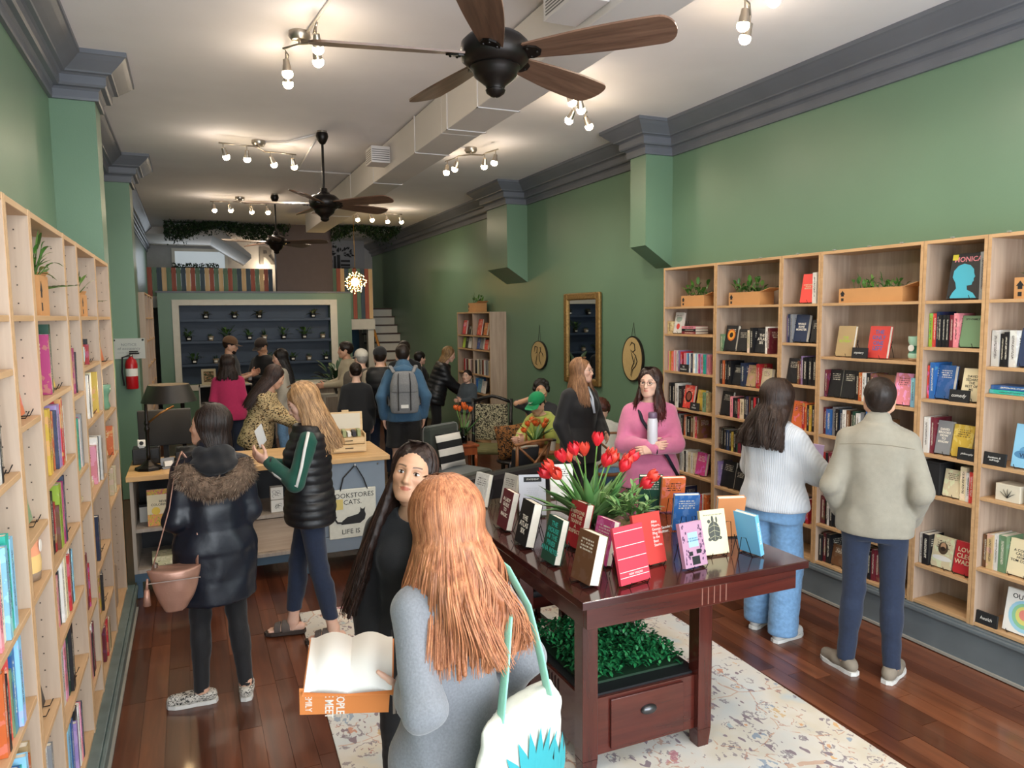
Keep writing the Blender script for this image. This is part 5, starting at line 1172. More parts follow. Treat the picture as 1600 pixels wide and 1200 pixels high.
def iso(prims, vox, post=None): return nets(*sdf_grid(prims, vox, post))
def np_mesh(name, V, Q, T=None, col=None):
    me = bpy.data.meshes.new(name); nq = len(Q); nt_ = 0 if T is None else len(T)
    me.vertices.add(len(V)); me.vertices.foreach_set('co', np.asarray(V, np.float32).ravel())
    me.loops.add(nq*4+nt_*3); li = Q.astype(np.int32).ravel()
    if nt_: li = np.concatenate([li, T.astype(np.int32).ravel()])
    me.loops.foreach_set('vertex_index', li); me.polygons.add(nq+nt_)
    st = np.arange(nq)*4
    if nt_: st = np.concatenate([st, nq*4+np.arange(nt_)*3])
    me.polygons.foreach_set('loop_start', st.astype(np.int32)); me.polygons.foreach_set('use_smooth', np.ones(nq+nt_, bool))
    me.update(calc_edges=True)
    if col is not None:
        at_ = me.color_attributes.new('Col', 'FLOAT_COLOR', 'POINT'); c = np.ones((len(V), 4), np.float32); c[:, :3] = col; at_.data.foreach_set('color', c.ravel())
    me.validate(); return me
def smax(a, b, k=.012): h_ = np.maximum(k-np.abs(a-b), 0)/k; return np.maximum(a, b)+h_*h_*k*.25
def wr(amp, sc, seed, stretch=(1,1,1)):
    """fold pattern: a few crossed waves"""
    r = np.random.RandomState(seed); D = [(r.normal(size=3)*np.array(stretch), r.uniform(0, 6.28), r.uniform(.7, 1.5)) for _ in range(7)]
    def g(X, Y, Z):
        w = 0
        for d, p, s in D: w = w+np.sin((d[0]*X+d[1]*Y+d[2]*Z)*sc*s+p)
        return amp*w/4
    return g
# ---- skin, hair and cloth materials
def skin_mat(name, c):
    if name in MATS: return MATS[name]
    m_, nt, bs = nodes_of(name); at_ = N(nt, 'ShaderNodeVertexColor', layer_name='Col'); mx = N(nt, 'ShaderNodeMix', data_type='RGBA', blend_type='MULTIPLY'); mx.inputs[0].default_value = 1
    n = N(nt, 'ShaderNodeTexNoise', i_Scale=25.0, i_Detail=3.0); nt.links.new(coords(nt), n.inputs[0]); cl = lin(c); r = ramp(nt, [(.3, tuple(v*.94 for v in cl[:3])+(1,)), (.7, tuple(min(1, v*1.05) for v in cl[:3])+(1,))]); nt.links.new(n.outputs[0], r.inputs[0])
    nt.links.new(r.outputs[0], mx.inputs[6]); nt.links.new(at_.outputs[0], mx.inputs[7]); nt.links.new(mx.outputs[2], bs.inputs['Base Color'])
    bs.inputs['Roughness'].default_value = .48; bs.inputs['Subsurface Weight'].default_value = .12; bs.inputs['Subsurface Radius'].default_value = (.012, .005, .003); bs.inputs['Subsurface Scale'].default_value = 1.0
    MATS[name] = m_; return m_
def hair_mat(name, a, b):
    if name in MATS: return MATS[name]
    m_, nt, bs = nodes_of(name); at_ = N(nt, 'ShaderNodeVertexColor', layer_name='Col'); n = N(nt, 'ShaderNodeTexNoise', i_Scale=6.0, i_Detail=6.0, i_Roughness=.7); nt.links.new(coords(nt, scale=(9, 9, 1.2)), n.inputs[0])
    r = ramp(nt, [(.3, a), (.7, b)]); nt.links.new(n.outputs[0], r.inputs[0]); mx = N(nt, 'ShaderNodeMix', data_type='RGBA', blend_type='MULTIPLY'); mx.inputs[0].default_value = 1
    nt.links.new(r.outputs[0], mx.inputs[6]); nt.links.new(at_.outputs[0], mx.inputs[7]); nt.links.new(mx.outputs[2], bs.inputs['Base Color']); bs.inputs['Roughness'].default_value = .42; bs.inputs['Specular IOR Level'].default_value = .4
    bump(nt, bs, n.outputs[0], .5, .01); MATS[name] = m_; return m_
def cloth(name, c, rough=.9, noise=.04, sc=30, weave=220, sheen=.15): return plain(name, c, rough, noise=noise, nscale=sc, bmp=.15, bscale=weave, sheen=sheen)
# ---- one sculpted head (facing +Y, origin between the ears), built once per resolution
def head_template(vox):
    P = [ell((0,-.010,.034), (.074,.094,.082), k=.01), ell((0,.030,-.020), (.063,.062,.080), k=.04), ell((0,.060,-.088), (.027,.024,.020), k=.03)]
    for s in (-1, 1):
        P += [cone((s*.054,.006,-.048), (s*.018,.060,-.088), .023, .018, k=.03), ell((s*.040,.056,-.020), (.021,.019,.017), k=.025), cone((s*.010,.081,.022), (s*.042,.070,.024), .0085, .007, k=.018)]
        P += [ell((s*.031,.0955,.004), (.019,.016,.013), k=.014, sub=True), ell((s*.031,.0745,.003), (.0155,.0125,.0115), k=.004)]
        P += [ell((s*.0115,.091,-.034), (.0075,.009,.006), k=.008), ell((s*.073,-.010,-.006), (.008,.018,.030), R_=rotx(.2) @ rotz(s*.35), k=.008), ell((s*.079,-.006,-.002), (.005,.010,.018), k=.004, sub=True)]
    P += [cone((0,.086,.012), (0,.103,-.029), .0065, .0098, k=.014), ell((0,.099,-.034), (.010,.010,.007), k=.008)]
    P += [ell((0,.078,-.058), (.024,.014,.016), k=.02), cone((-.019,.082,-.0555), (0,.0915,-.0535), .0040, .0056, k=.006), cone((.019,.082,-.0555), (0,.0915,-.0535), .0040, .0056, k=.006), cone((-.015,.083,-.0635), (.015,.083,-.0635), .0052, .0052, k=.006), cone((0,.0885,-.0635), (0,.0885,-.064), .0062, .0062, k=.008)]
    P += [cone((-.021,.0885,-.0588), (.021,.0885,-.0588), .0016, .0016, k=.003, sub=True)]
    P += [cone((0,-.014,-.05), (0,-.022,-.10), .050, .040, k=.03)]
    V, Q = iso(P, vox); x, y, z = np.abs(V[:,0]), V[:,1], V[:,2]
    C = np.ones((len(V), 3), np.float32); g = lambda d: np.clip(d, 0, 1)[:,None]
    lip = g((1-np.sqrt((x/.0245)**2+((z+.0592)/.0105)**2))*3)*(y > .072)[:,None]; C = C*(1-lip)+lip*np.array([.74,.40,.40])
    chk = g(1-np.sqrt(((x-.040)/.026)**2+((z+.028)/.022)**2))*(y > .03)[:,None]*.6; C = C*(1-chk)+chk*np.array([1.0,.82,.80])
    C *= np.where(((y > .07) & (np.abs(z+.038) < .004) & (x < .013))[:,None], .8, 1)
    brow = g((1-np.abs((z-(.0265+.004*np.sin((x-.012)/.034*2.2)))/.0040))*1.8)*((x > .013) & (x < .050) & (y > .045))[:,None]
    return V, Q, C, brow
HEADS = {}
def head_of(vox):
    if vox not in HEADS: HEADS[vox] = head_template(vox)
    return HEADS[vox]
HANDS = {}
def hand_template(curl, vox):
    k_ = (curl, vox)
    if k_ in HANDS: return HANDS[k_]
    P = [cone((0,0,-.015), (0,0,.02), .024, .028, fd=(0,1,0), fl=.75, k=.02), cone((-.016,0,.03), (-.022,0,.08), .018, .014, fd=(0,1,0), fl=.85, k=.02), cone((.016,0,.03), (.022,0,.082), .018, .014, fd=(0,1,0), fl=.85, k=.02), cone((0,0,.02), (0,0,.08), .022, .018, fd=(0,1,0), fl=.65, k=.02)]
    for i, (x, L, sp) in enumerate(((.027,.070,.07), (.009,.079,.02), (-.009,.073,-.03), (-.026,.057,-.09))):
        p = np.array([x, 0, .083-abs(x-.005)*.18]); a = curl*(.55+.06*i); ang = a*.9
        for j, (fr, r0, r1) in enumerate(((.45,.0092,.0085), (.30,.0085,.0078), (.25,.0078,.0064))):
            dv = np.array([math.sin(sp)*math.cos(ang), -math.sin(ang), math.cos(ang)*math.cos(sp)]); q = p+dv*L*fr; P.append(cone(p, q, r0, r1, k=.004)); p = q; ang += a*(1.0 if j == 0 else .8)
    p = np.array([.026, -.006, .025]); dv = np.array([.72, -.28-.4*curl, .62]); dv /= np.linalg.norm(dv); q = p+dv*.040; P.append(cone(p, q, .0135, .0105, k=.014))
    dv2 = np.array([.45-.5*curl, -.35-.3*curl, .85]); dv2 /= np.linalg.norm(dv2); q2 = q+dv2*.028; P.append(cone(q, q2, .0102, .0088, k=.005)); P.append(cone(q2, q2+dv2*.020, .0088, .007, k=.004))
    HANDS[k_] = iso(P, vox); return HANDS[k_]
def frame_to(zdir, yhint):
    z = np.asarray(zdir, float); z = z/np.linalg.norm(z); y = np.asarray(yhint, float); y = y-z*(y@z); y = y/(np.linalg.norm(y)+1e-9); x = np.cross(y, z); return np.stack([x, y, z], 1)
# ---- hair
def strand_path(az, st, rr, jit=0.0):
    vol = st.get('vol', 1.0); R_ = np.array([.083, .103, .094])*vol+st.get('lift', .004)+jit*.4; c = np.array([0, -.010, .034]); sg = 1 if az >= 0 else -1
    px = st.get('part', 0.0)
    pts = [np.array([px+sg*.004+.02*math.sin(az)*.3, -.072*math.cos(az)+.018, c[2]+R_[2]*.90])]
    for el in (74, 50, 22, -5, -28):
        e = math.radians(el); pts.append(c+R_*np.array([math.sin(az)*math.cos(e), -math.cos(az)*math.cos(e), math.sin(e)]))
    zend = st['len']*(1+rr.uniform(-.12, .06)) if st['len'] < -.12 else st['len']
    p = pts[-1]
    if zend < p[2]-.02:
        ab = abs(az); sp_ = st.get('spread', 1.0); bk = st.get('back', .165)
        if st.get('behind'): tx = sg*np.interp(ab, [0, .6, 1.2, 2.1], [.005, .07, .11, .13])*sp_; ty = np.interp(ab, [0, 1.2, 2.1], [-bk, -bk+.02, -bk+.045])
        else: tx = sg*np.interp(ab, [0, .6, 1.1, 1.5, 1.9, 2.1], [.005, .065, .115, .135, .11, .085])*sp_; ty = np.interp(ab, [0, .6, 1.1, 1.5, 1.9, 2.1], [-bk, -bk+.01, -.06, .02, .07, .095])
        tx += rr.uniform(-1, 1)*st.get('spray', .008); ty += rr.uniform(-1, 1)*st.get('spray', .008)
        n = max(3, int((p[2]-zend)/.05)); wv = st.get('wave', .004); ph = (az*5+rr.uniform(-.7, .7)) if st.get('clump') else rr.uniform(0, 6.28); fq = st.get('freq', 38)
        for i in range(1, n+1):
            t = i/n; e = 1-(1-t)**1.35; z = p[2]+(zend-p[2])*t
            q = np.array([p[0]+(tx-p[0])*e, p[1]+(ty-p[1])*e, z]); q[0] += wv*math.sin(ph+fq*z)*min(1, 2*t); q[1] += wv*math.cos(ph*1.3+fq*z)*min(1, 2*t); pts.append(q)
    return pts
def hair_mesh(st, vox, seed):
    rr = random.Random(seed); P = []
    vol = st.get('vol', 1.0); th = st.get('th', .010)
    P.append(ell((0,-.012,.036), (.074*vol+th, .094*vol+th, .082*vol+th), k=.01))
    azmax = st.get('azmax', 2.05)
    if st['style'] == 'long':
        for i in range(st.get('guides', 30)):
            az = -azmax+2*azmax*(i+.5)/st.get('guides', 30); pts = strand_path(az, dict(st, lift=-.008), rr)
            r0 = st.get('gr', .0155)
            for j in range(1, len(pts)-1):
                t = j/(len(pts)-1); P.append(cone(pts[j], pts[j+1], r0*(1-.45*max(0, t-.5)*2), r0*(1-.45*max(0, t+1/len(pts)-.5)*2), k=.012))
    if st['style'] == 'short':
        P += [ell((0,-.045,-.005), (.068,.055,.058+st.get('nape', 0)), k=.02)]
        for s in (-1, 1): P.append(cone((s*.070,.018,.02), (s*.071,.022,-.012), .010, .006, k=.01))
    if st['style'] == 'bun':
        P += [ell((0,-.045,-.005), (.068,.055,.055), k=.02), ell(st.get('bun', (0,-.115,.03)), (.045,.042,.042), k=.02)]
    if st['style'] == 'curly':
        for i in range(70):
            a, e = rr.uniform(-2.0, 2.0), rr.uniform(-.5, 1.5); q = np.array([math.sin(a)*math.cos(e)*.092, -.012-math.cos(a)*math.cos(e)*.11, .036+math.sin(e)*.098])*vol; P.append(ell(q, (.026,.026,.026), k=.01))
    f = st.get('face', (.062,.080,.119)); P.append(ell((st.get('fx0', 0), .108, -.036+st.get('fz', 0)), f, k=.022, sub=True))
    if st['style'] in ('short', 'bun'):
        for s in (-1, 1): P.append(ell((s*.078,.004,-.012), (.016,.022,.030), k=.006, sub=True))
    def post(f_, X, Y, Z):
        g = np.sin(np.arctan2(X, -(Y+.01))*st.get('lines', 46)+Z*st.get('twist', 9))*st.get('groove', .0016)
        return f_-g
    V, Q = iso(P, vox, post); col = np.full((len(V), 3), 1.0, np.float32)
    tip = st.get('tip')
    T = np.zeros((0,3), int)
    n = st.get('strands', 0)
    if n:
        vs = []; qs = []; cs = []; b0 = len(V)
        for i in range(n):
            az = rr.uniform(-azmax, azmax); jit = rr.uniform(-.002, .012); pts = strand_path(az+rr.uniform(-.05, .05), dict(st, part=st.get('part', 0)+rr.uniform(-.010, .010), lift=.011+st.get('th', .010)*.3, spray=.022, spread=st.get('spread', 1.0)*1.06, back=st.get('back', .165)+.012), rr, jit)
            # smooth by subdividing once
            PP = [np.array(pts[0])]
            for j in range(len(pts)-1): PP += [.5*(pts[j]+pts[j+1]), pts[j+1]]
            PP = [PP[0]]+[.25*PP[j-1]+.5*PP[j]+.25*PP[j+1] for j in range(1, len(PP)-1)]+[PP[-1]]
            r0 = rr.uniform(.0016, .0038)*st.get('sr', 1.0); cc = rr.uniform(*st.get('vary', (.65, 1.4))); m0 = b0+len(vs)
            for j, p in enumerate(PP):
                r = r0*(1-.75*(j/(len(PP)-1))**3)*(.5 if j == 0 else 1)
                dn = np.array([p[0], p[1]+.012, 0]); dn = dn/(np.linalg.norm(dn)+1e-6); sd = np.array([-dn[1], dn[0], 0])
                vs += [p+sd*r*1.6-dn*r*.5, p+dn*r, p-sd*r*1.6-dn*r*.5]; c_ = np.array([cc]*3)
                if tip is not None: u = max(0, min(1, (-.06-p[2])/.2)); c_ = c_*(1-u)+np.array(tip)*cc*u
                cs += [c_]*3
            for j in range(len(PP)-1):
                for q in range(2): a = m0+j*3+q; b = a+1; qs.append((a, b, b+3, a+3))
        V = np.concatenate([V, np.array(vs, np.float32)]); Q = np.concatenate([Q, np.array(qs)]); c0 = col
        if tip is not None:
            u = np.clip((-.06-V[:b0,2])/.2, 0, 1)[:,None]; c0 = col*(1-u)+np.array(tip, np.float32)*u
        col = np.concatenate([c0, np.array(cs, np.float32)])
    return V, Q, col
M_EYEW = plain('eye_white', 'D9D4CE', .25); M_LASH = plain('lash_dark', '1E1512', .6)
def part(name, VQ, mat, parent, col=None): return put(name, np_mesh(name, VQ[0], VQ[1], None, VQ[2] if len(VQ) > 2 else col), mat, parent)
MALE = [(-.06,.150,.105),(.04,.158,.112),(.20,.150,.108),(.36,.165,.115),(.47,.172,.108),(.535,.145,.085),(.60,.075,.065)]
FEM = [(-.06,.160,.112),(.04,.170,.118),(.20,.130,.092),(.36,.142,.105),(.42,.148,.100),(.50,.135,.080),(.58,.065,.058)]
def ik(sh, wr, hint, a=.285, b_=.255):
    sh = np.array(sh, float); wr = np.array(wr, float); d = wr-sh; L = np.linalg.norm(d); u = d/L; L = min(L, a+b_-.003)
    x = (a*a-b_*b_+L*L)/(2*L); h = math.sqrt(max(1e-6, a*a-x*x)); n = np.array(hint, float); n = n-u*(n@u); n /= np.linalg.norm(n)+1e-9
    return sh+u*x+n*h
def arms(R_=None, L_=None, hR=(.6,-.5,-.6), hL=(-.6,-.5,-.6), wid=1.0, male=False):
    """wrist targets in the body frame; elbows follow"""
    J = {}; w = .152*wid*(1.12 if male else 1)
    if R_ is not None: J['wrR'] = R_; J['elR'] = ik((w,-.012,1.365), R_, hR)
    if L_ is not None: J['wrL'] = L_; J['elL'] = ik((-w,-.012,1.365), L_, hL)
    return J
def person(label, loc, face, H=1.7, male=False, skin=('skin_fair', 'E0B49C'), vox=.014, bend=0, twist=0, J=None, head=(0,0,0), hands=('relax','relax'), bulk=1.0, top=None, bottom=None, shoes=None, hair=None, brow='3A2A20', iris='3A2A1C', group='customers in the bookshop', feet=(8,-8), hvox=.006, extras=None, sit=False, hide_arms=False, wid=1.0, palms=None):
    root = thing('person', label, 'person', loc, math.atan2(face[1], face[0])-PI/2, group); s = H/1.70
    if sit and not J: J = {}
    b = dict(pelvis=(0,0,.93), neck=(0,-.012,1.44), head=(0,.022,1.587), shR=(.152*wid,-.012,1.365), elR=(.200*wid,-.04,1.09), wrR=(.212*wid,.05,.86), hipR=(.092,0,.90), knR=(.098,.02,.50), anR=(.102,-.025,.085), shL=(-.152*wid,-.012,1.365), elL=(-.200*wid,-.04,1.09), wrL=(-.212*wid,.05,.86), hipL=(-.092,0,.90), knL=(-.098,.02,.50), anL=(-.102,-.025,.085))
    if male:
        for k_ in ('shR','shL'): b[k_] = (b[k_][0]*1.12, b[k_][1], b[k_][2]+.005)
    if J: b.update(J)
    b = {k_: np.array(v, float) for k_, v in b.items()}
    if bend or twist:
        Rb = (rotx(-bend) @ rotz(twist)).astype(float)
        for k_ in ('neck','head','shR','elR','wrR','shL','elL','wrL'):
            if J and k_ in J and k_[:2] in ('el','wr'): continue
            b[k_] = b['pelvis']+Rb @ (b[k_]-b['pelvis'])
    b = {k_: v*s for k_, v in b.items()}
    up = b['neck']-b['pelvis']; up /= np.linalg.norm(up); sd = b['shR']-b['shL']; sd = sd-up*(sd@up); sd /= np.linalg.norm(sd)
    crotch = b['pelvis']-up*.07*s; prof0 = [(q[0]*s, q[1]*s*bulk*(wid if q[0] > .3 else 1), q[2]*s*bulk, (.012*s*bulk if (not male and .3 < q[0] < .45) else 0)) for q in (MALE if male else FEM)]
    rl = lambda n_: ((b['hip'+n_], b['kn'+n_], b['an'+n_]))
    lb = .5+.5*bulk
    # body
    P = [loft(crotch, up, sd, [(q[0], q[1]*.93, q[2]*.93) for q in prof0], k=.03), cone(b['neck']-up*.05, b['head']+np.array([0,-.012,-.06])*s, .055*s*(1.1 if male else 1), .050*s*(1.1 if male else 1), k=.03), cone(b['shR'], b['shL'], .036*s, .036*s, k=.03)]
    for n_ in 'RL':
        h, kn, an = rl(n_)
        P += [cone(h, kn, .075*s*lb, .052*s*lb, k=.03), cone(kn, an, .050*s*lb, .036*s, k=.02), cone(kn*.7+an*.3+np.array([0,-.018,0])*s, kn*.5+an*.5+np.array([0,-.012,0])*s, .047*s*lb, .04*s*lb, k=.03), cone(an, an+np.array([0,.0,-.045])*s, .036*s, .034*s, k=.02)]
        P += [cone(b['sh'+n_], b['el'+n_], .040*s*lb, .037*s*lb, k=.02), cone(b['el'+n_], b['wr'+n_], .037*s*lb, .0255*s, k=.015)]
    V, Q = iso(P, vox); C = np.ones((len(V), 3), np.float32)
    HV, HQ, HC, brw = head_of(hvox); bc = np.array(lin(brow)[:3])/np.maximum(.05, np.array(lin(skin[1])[:3])); HC2 = HC*(1-brw*.85)+bc*brw*.85
    hy, hp, hr = head; RH = (rotz(twist) @ rotz(math.radians(hy)) @ rotx(math.radians(hp)) @ roty(math.radians(hr))).astype(np.float32); hs = s**.5*(1.03 if male else .98)
    HW = lambda v: (np.asarray(v, np.float32)*hs) @ RH.T+b['head'].astype(np.float32)
    V2 = HW(HV); Vs = [V, V2]; Qs = [Q, HQ+len(V)]; Cs = [C, HC2]
    off = len(V)+len(V2)
    for i, n_ in enumerate('RL'):
        hd = hands[i]
        if hd is None: continue
        pose = hd if isinstance(hd, str) else hd[0]
        fv = b['wr'+n_]-b['el'+n_]; fv = fv/np.linalg.norm(fv); sgn = 1 if n_ == 'R' else -1
        dirv = fv if isinstance(hd, str) or len(hd) < 2 or hd[1] is None else np.array(hd[1], float)
        back = (np.array([sgn, .15, 0]) if isinstance(hd, str) or len(hd) < 3 else np.array(hd[2], float))
        HV2, HQ2 = hand_template({'relax': .35, 'grip': .95, 'flat': .12, 'fist': 1.25, 'hold': .65}[pose], .0045 if vox < .013 else .007)
        Fm = frame_to(dirv, back); m_ = HV2.copy()
        # thumb (+X in the template) must point to the inner/front side: mirror when the frame puts it backwards
        want = np.array([0, 1, .3]) if abs(dirv[2]) > .6 else np.array([0, 0, 1.]); flip = (Fm[:,0] @ want) < 0
        if flip: m_[:,0] *= -1
        m_ = (m_*hs*(1.06 if male else .97)) @ Fm.T.astype(np.float32)+(b['wr'+n_]+dirv/np.linalg.norm(dirv)*.012).astype(np.float32)
        Vs.append(m_); Qs.append((HQ2[:, ::-1] if flip else HQ2)+off); Cs.append(np.ones((len(m_), 3), np.float32)*np.array([1, .95, .94], np.float32)); off += len(m_)
    part('body', (np.concatenate(Vs), np.concatenate(Qs), np.concatenate(Cs)), skin_mat(*skin), root)
    # eyes
    for sx in (-1, 1):
        e = MB().ball((sx*.031, .0775, .0028), (.0145,.0102,.0078), 14, 8); me = e.mesh('eye', True); o = put('eye', me, M_EYEW, root)
        co = np.array([v.co[:] for v in me.vertices]); me.vertices.foreach_set('co', HW(co).ravel())
        def sub(nm, mb, mt):
            me2 = mb.mesh(nm, True); c2 = np.array([v.co[:] for v in me2.vertices]); me2.vertices.foreach_set('co', HW(c2).ravel()); put(nm, me2, mt, o)
        sub('iris', MB().ball((sx*.0305, .0852, .0024), (.0064,.0030,.0064), 12, 6), plain('iris_'+iris, iris, .2))
        sub('upper_lash', MB().tube([(sx*.0175,.0845,.0052), (sx*.025,.0885,.0098), (sx*.033,.0878,.0104), (sx*.0405,.082,.0070), (sx*.0445,.0770,.0040)], [.0008,.0017,.0019,.0016,.0006], 5), M_LASH)
    # hair
    if hair:
        hv, hq, hc = hair_mesh(hair, hair.get('vox', .008 if hvox < .005 else .011), int(H*1000)+len(label))
        part('hair', (HW(hv), hq, hc), hair_mat('hair_%s_%s' % hair['col'], *hair['col']), root)
    # clothing
    F = lambda **k_: k_
    if bottom:
        cut = bottom.get('cuff', .07)*s; th = bottom.get('th', .012)*s; fl_ = bottom.get('flare', 0)*s; kn_ = bottom.get('knee', 0)*s
        P = [loft(crotch, up, sd, [(q[0], q[1]+th, q[2]+th) for q in prof0 if q[0] <= .21*s], k=.03)]
        for n_ in 'RL':
            h, kn, an = rl(n_); lo_ = an+(an-kn)/np.linalg.norm(an-kn)*.05*s
            P += [cone(h, kn, .077*s*lb+th, .054*s*lb+th+kn_, k=.03), cone(kn, lo_, .054*s*lb+th+kn_, .037*s+th+fl_, k=.02), cone(kn*.7+an*.3+np.array([0,-.016,0])*s, kn*.5+an*.5+np.array([0,-.012,0])*s, .047*s*lb+th, .04*s*lb+th, k=.03)]
        g = wr(bottom.get('fold', .0028), 26, len(label), (1, 1, 1.6))
        wz = (crotch+up*bottom.get('waist', .13)*s)
        def post(f_, X, Y, Z):
            f_ = f_+g(X, Y, Z); f_ = np.maximum(f_, (X-wz[0])*up[0]+(Y-wz[1])*up[1]+(Z-wz[2])*up[2])
            if not sit: return np.maximum(f_, cut-Z)
            for n_ in 'RL':
                h, kn, an = rl(n_); u_ = (an-kn)/np.linalg.norm(an-kn); e = an+u_*(.085*s-cut)
                f_ = np.maximum(f_, np.minimum((X-e[0])*u_[0]+(Y-e[1])*u_[1]+(Z-e[2])*u_[2], .3-np.sqrt((X-e[0])**2+(Y-e[1])**2+(Z-e[2])**2)))
            return f_
        part(bottom.get('name', 'trousers'), iso(P, vox, post), bottom['mat'], root)
    def garment(g_, nm):
        th = g_.get('th', .019)*s; hem = g_.get('hem', -.02)*s; ea = g_.get('ease', 0)*s; fz = g_.get('flare', 0)*s
        pr = [(q[0], q[1]+th+ea*(1 if q[0] < .25*s else .5), q[2]+th+ea*(1 if q[0] < .25*s else .5), q[3]) for q in prof0]
        if hem < pr[0][0]: pr = [(hem, pr[0][1]+fz, pr[0][2]+fz, 0)]+pr
        tp = g_.get('collar', .585)*s
        P = [loft(crotch, up, sd, pr, k=.035), cone(b['shR']*.8+b['shL']*.2-up*.005, b['shL']*.8+b['shR']*.2-up*.005, .047*s+th*.5, .047*s+th*.5, k=.05)]
        if not male and g_.get('bust', 1):
            for x in (-1, 1): P.append(ell(crotch+up*.385*s+sd*x*.068*s*bulk+np.cross(up, sd)*.075*s*bulk, np.array([.058,.050,.056])*s*bulk*g_.get('bust', 1)+th*.5, k=.05))
        if g_.get('belly'): P.append(ell(crotch+up*.18*s+np.cross(up, sd)*g_['belly']*s, np.array([.13,.10,.13])*s*bulk, k=.06))
        if hem < .08*s:
            for n_ in 'RL': h0, k0 = b['hip'+n_], b['kn'+n_]; P.append(cone(h0, h0+(k0-h0)*(.35 if not sit else .12), .077*s*lb+th+.006*s+ea*.5, .074*s*lb+th+.006*s+ea*.5, k=.05))
        sl = g_.get('sleeve', 1.0); sw = g_.get('sw', .0)*s
        for n_ in 'RL':
            a, e, w = b['sh'+n_], b['el'+n_], b['wr'+n_]
            if sl <= 0: continue
            P.append(cone(a-up*.012*s, e if sl >= .5 else a+(e-a)*sl*2, .046*s*lb+th*.8, .040*s*lb+th+sw, k=.04))
            if sl > .5: P.append(cone(e, e+(w-e)*((sl-.5)*2), .040*s*lb+th+sw, .029*s+th*.8+sw*g_.get('cuffw', .6), k=.02))
        if g_.get('collar_r'): P.append(cone(b['neck']-up*.02, b['neck']+up*g_.get('collar_h', .025)*s, .062*s+g_['collar_r'], .058*s+g_['collar_r'], k=.02))
        gg = wr(g_.get('fold', .0035), g_.get('fs', 22), len(label)+len(nm), (1, 1, .8)); he = crotch+up*hem
        qp = g_.get('quilt', 0); qa = g_.get('qamp', .008); nk = b['neck']+up*(.02*s)+np.cross(up, sd)*.03*s; nr = g_.get('neck', .062)*s; op = g_.get('vneck')
        def post(f_, X, Y, Z):
            S_ = (X-he[0])*up[0]+(Y-he[1])*up[1]+(Z-he[2])*up[2]
            if qp: f_ = f_-qa*(np.abs(np.sin(np.pi*(S_/qp)))**.6-.5)
            f_ = f_+gg(X, Y, Z); f_ = smax(f_, -S_)
            if g_.get('vest'):   # armholes
                for n_ in 'RL': f_ = np.maximum(f_, .085*s-np.sqrt((X-b['sh'+n_][0]-(b['el'+n_][0]-b['sh'+n_][0])*.35)**2+(Y-b['sh'+n_][1]-(b['el'+n_][1]-b['sh'+n_][1])*.35)**2+(Z-b['sh'+n_][2]+.06*s)**2)) if False else f_
            if not g_.get('collar_r'): f_ = smax(f_, nr-np.sqrt((X-nk[0])**2+(Y-nk[1])**2+((Z-nk[2])*.8)**2))
            return f_
        o = part(nm, iso(P, g_.get('vox', vox), post), g_['mat'], root); return o
    for g_ in (top or []): garment(g_, g_.get('name', 'top'))
    if shoes:
        for i, n_ in enumerate('RL'):
            an = b['an'+n_]; ft = math.radians(feet[i]); Rf = rotz(-ft); zf = an[2]-.085*s; L = shoes.get('L', 1.0)*s
            if sit and 'foot'+n_ in b: pass
            base = np.array([an[0], an[1], zf]); W_ = lambda v: (np.asarray(v, np.float32) @ Rf.T)+base.astype(np.float32)
            P = [cone((0,-.045,.045), (0,.06,.045), .036, .038, k=.02), cone((0,.06,.045), (-.004 if n_ == 'R' else .004,.155,.034), .040, .036, k=.03), cone((0,-.03,.06), (0,-.01,shoes.get('h', .085)), .036, .036, k=.02)]
            P = [dict(p, a=p['a']*L, b=p['b']*L, ra=p['ra']*L, rb=p['rb']*L) for p in P]
            hh = shoes.get('h', .085)*L
            if shoes.get('sandal'):
                hole = lambda f_, X, Y, Z: np.maximum(np.maximum(f_, .012-Z), np.where(Y < .02*L, Z-.03*L, np.where((Y > .075*L) & (Y < .085*L), .01, np.where(Y > .125*L, Z-.022*L, -1))))
                vq = iso(P, .007, hole)
            else: vq = iso(P, .008, lambda f_, X, Y, Z: np.maximum(np.maximum(f_, .016-Z), Z-hh))
            sh = part('shoe', (W_(vq[0]), vq[1]), shoes['mat'], root)
            mb = MB(); pts = []
            for (x, y) in ((-.03,-.075),(0,-.085),(.03,-.075),(.038,-.03),(.036,.03),(.043,.09),(.042,.14),(.025,.178),(0,.19),(-.025,.178),(-.042,.14),(-.043,.09),(-.036,.03),(-.038,-.03)): pts.append(W_((x*L, y*L, 0)))
            mb.prism([tuple(p) for p in pts], (0,0,.0), (0,0,.022*L)); mb.build('sole', shoes['sole'], sh)
            if shoes.get('sandal'):
                Pt = [cone((0,-.05,.04), (0,.10,.035), .030, .032, k=.02)]+[cone((x,.10,.03), (x*1.15,.165-abs(x-.0)*.5,.026), .0095, .0085, k=.006) for x in (-.026,-.012,.002,.015,.028)]
                vq = iso([dict(p, a=p['a']*L, b=p['b']*L, ra=p['ra']*L, rb=p['rb']*L) for p in Pt], .006, lambda f_, X, Y, Z: np.maximum(f_, .021-Z))
                part('foot', (W_(vq[0]), vq[1], np.ones((len(vq[0]), 3), np.float32)), skin_mat(*skin), root)
    root['_b'] = 0; del root['_b']
    return root, b, HW, up, sd, crotch
def wearpart(root, name, mb, mat, smooth=True): return mb.build(name, mat, root, smooth)
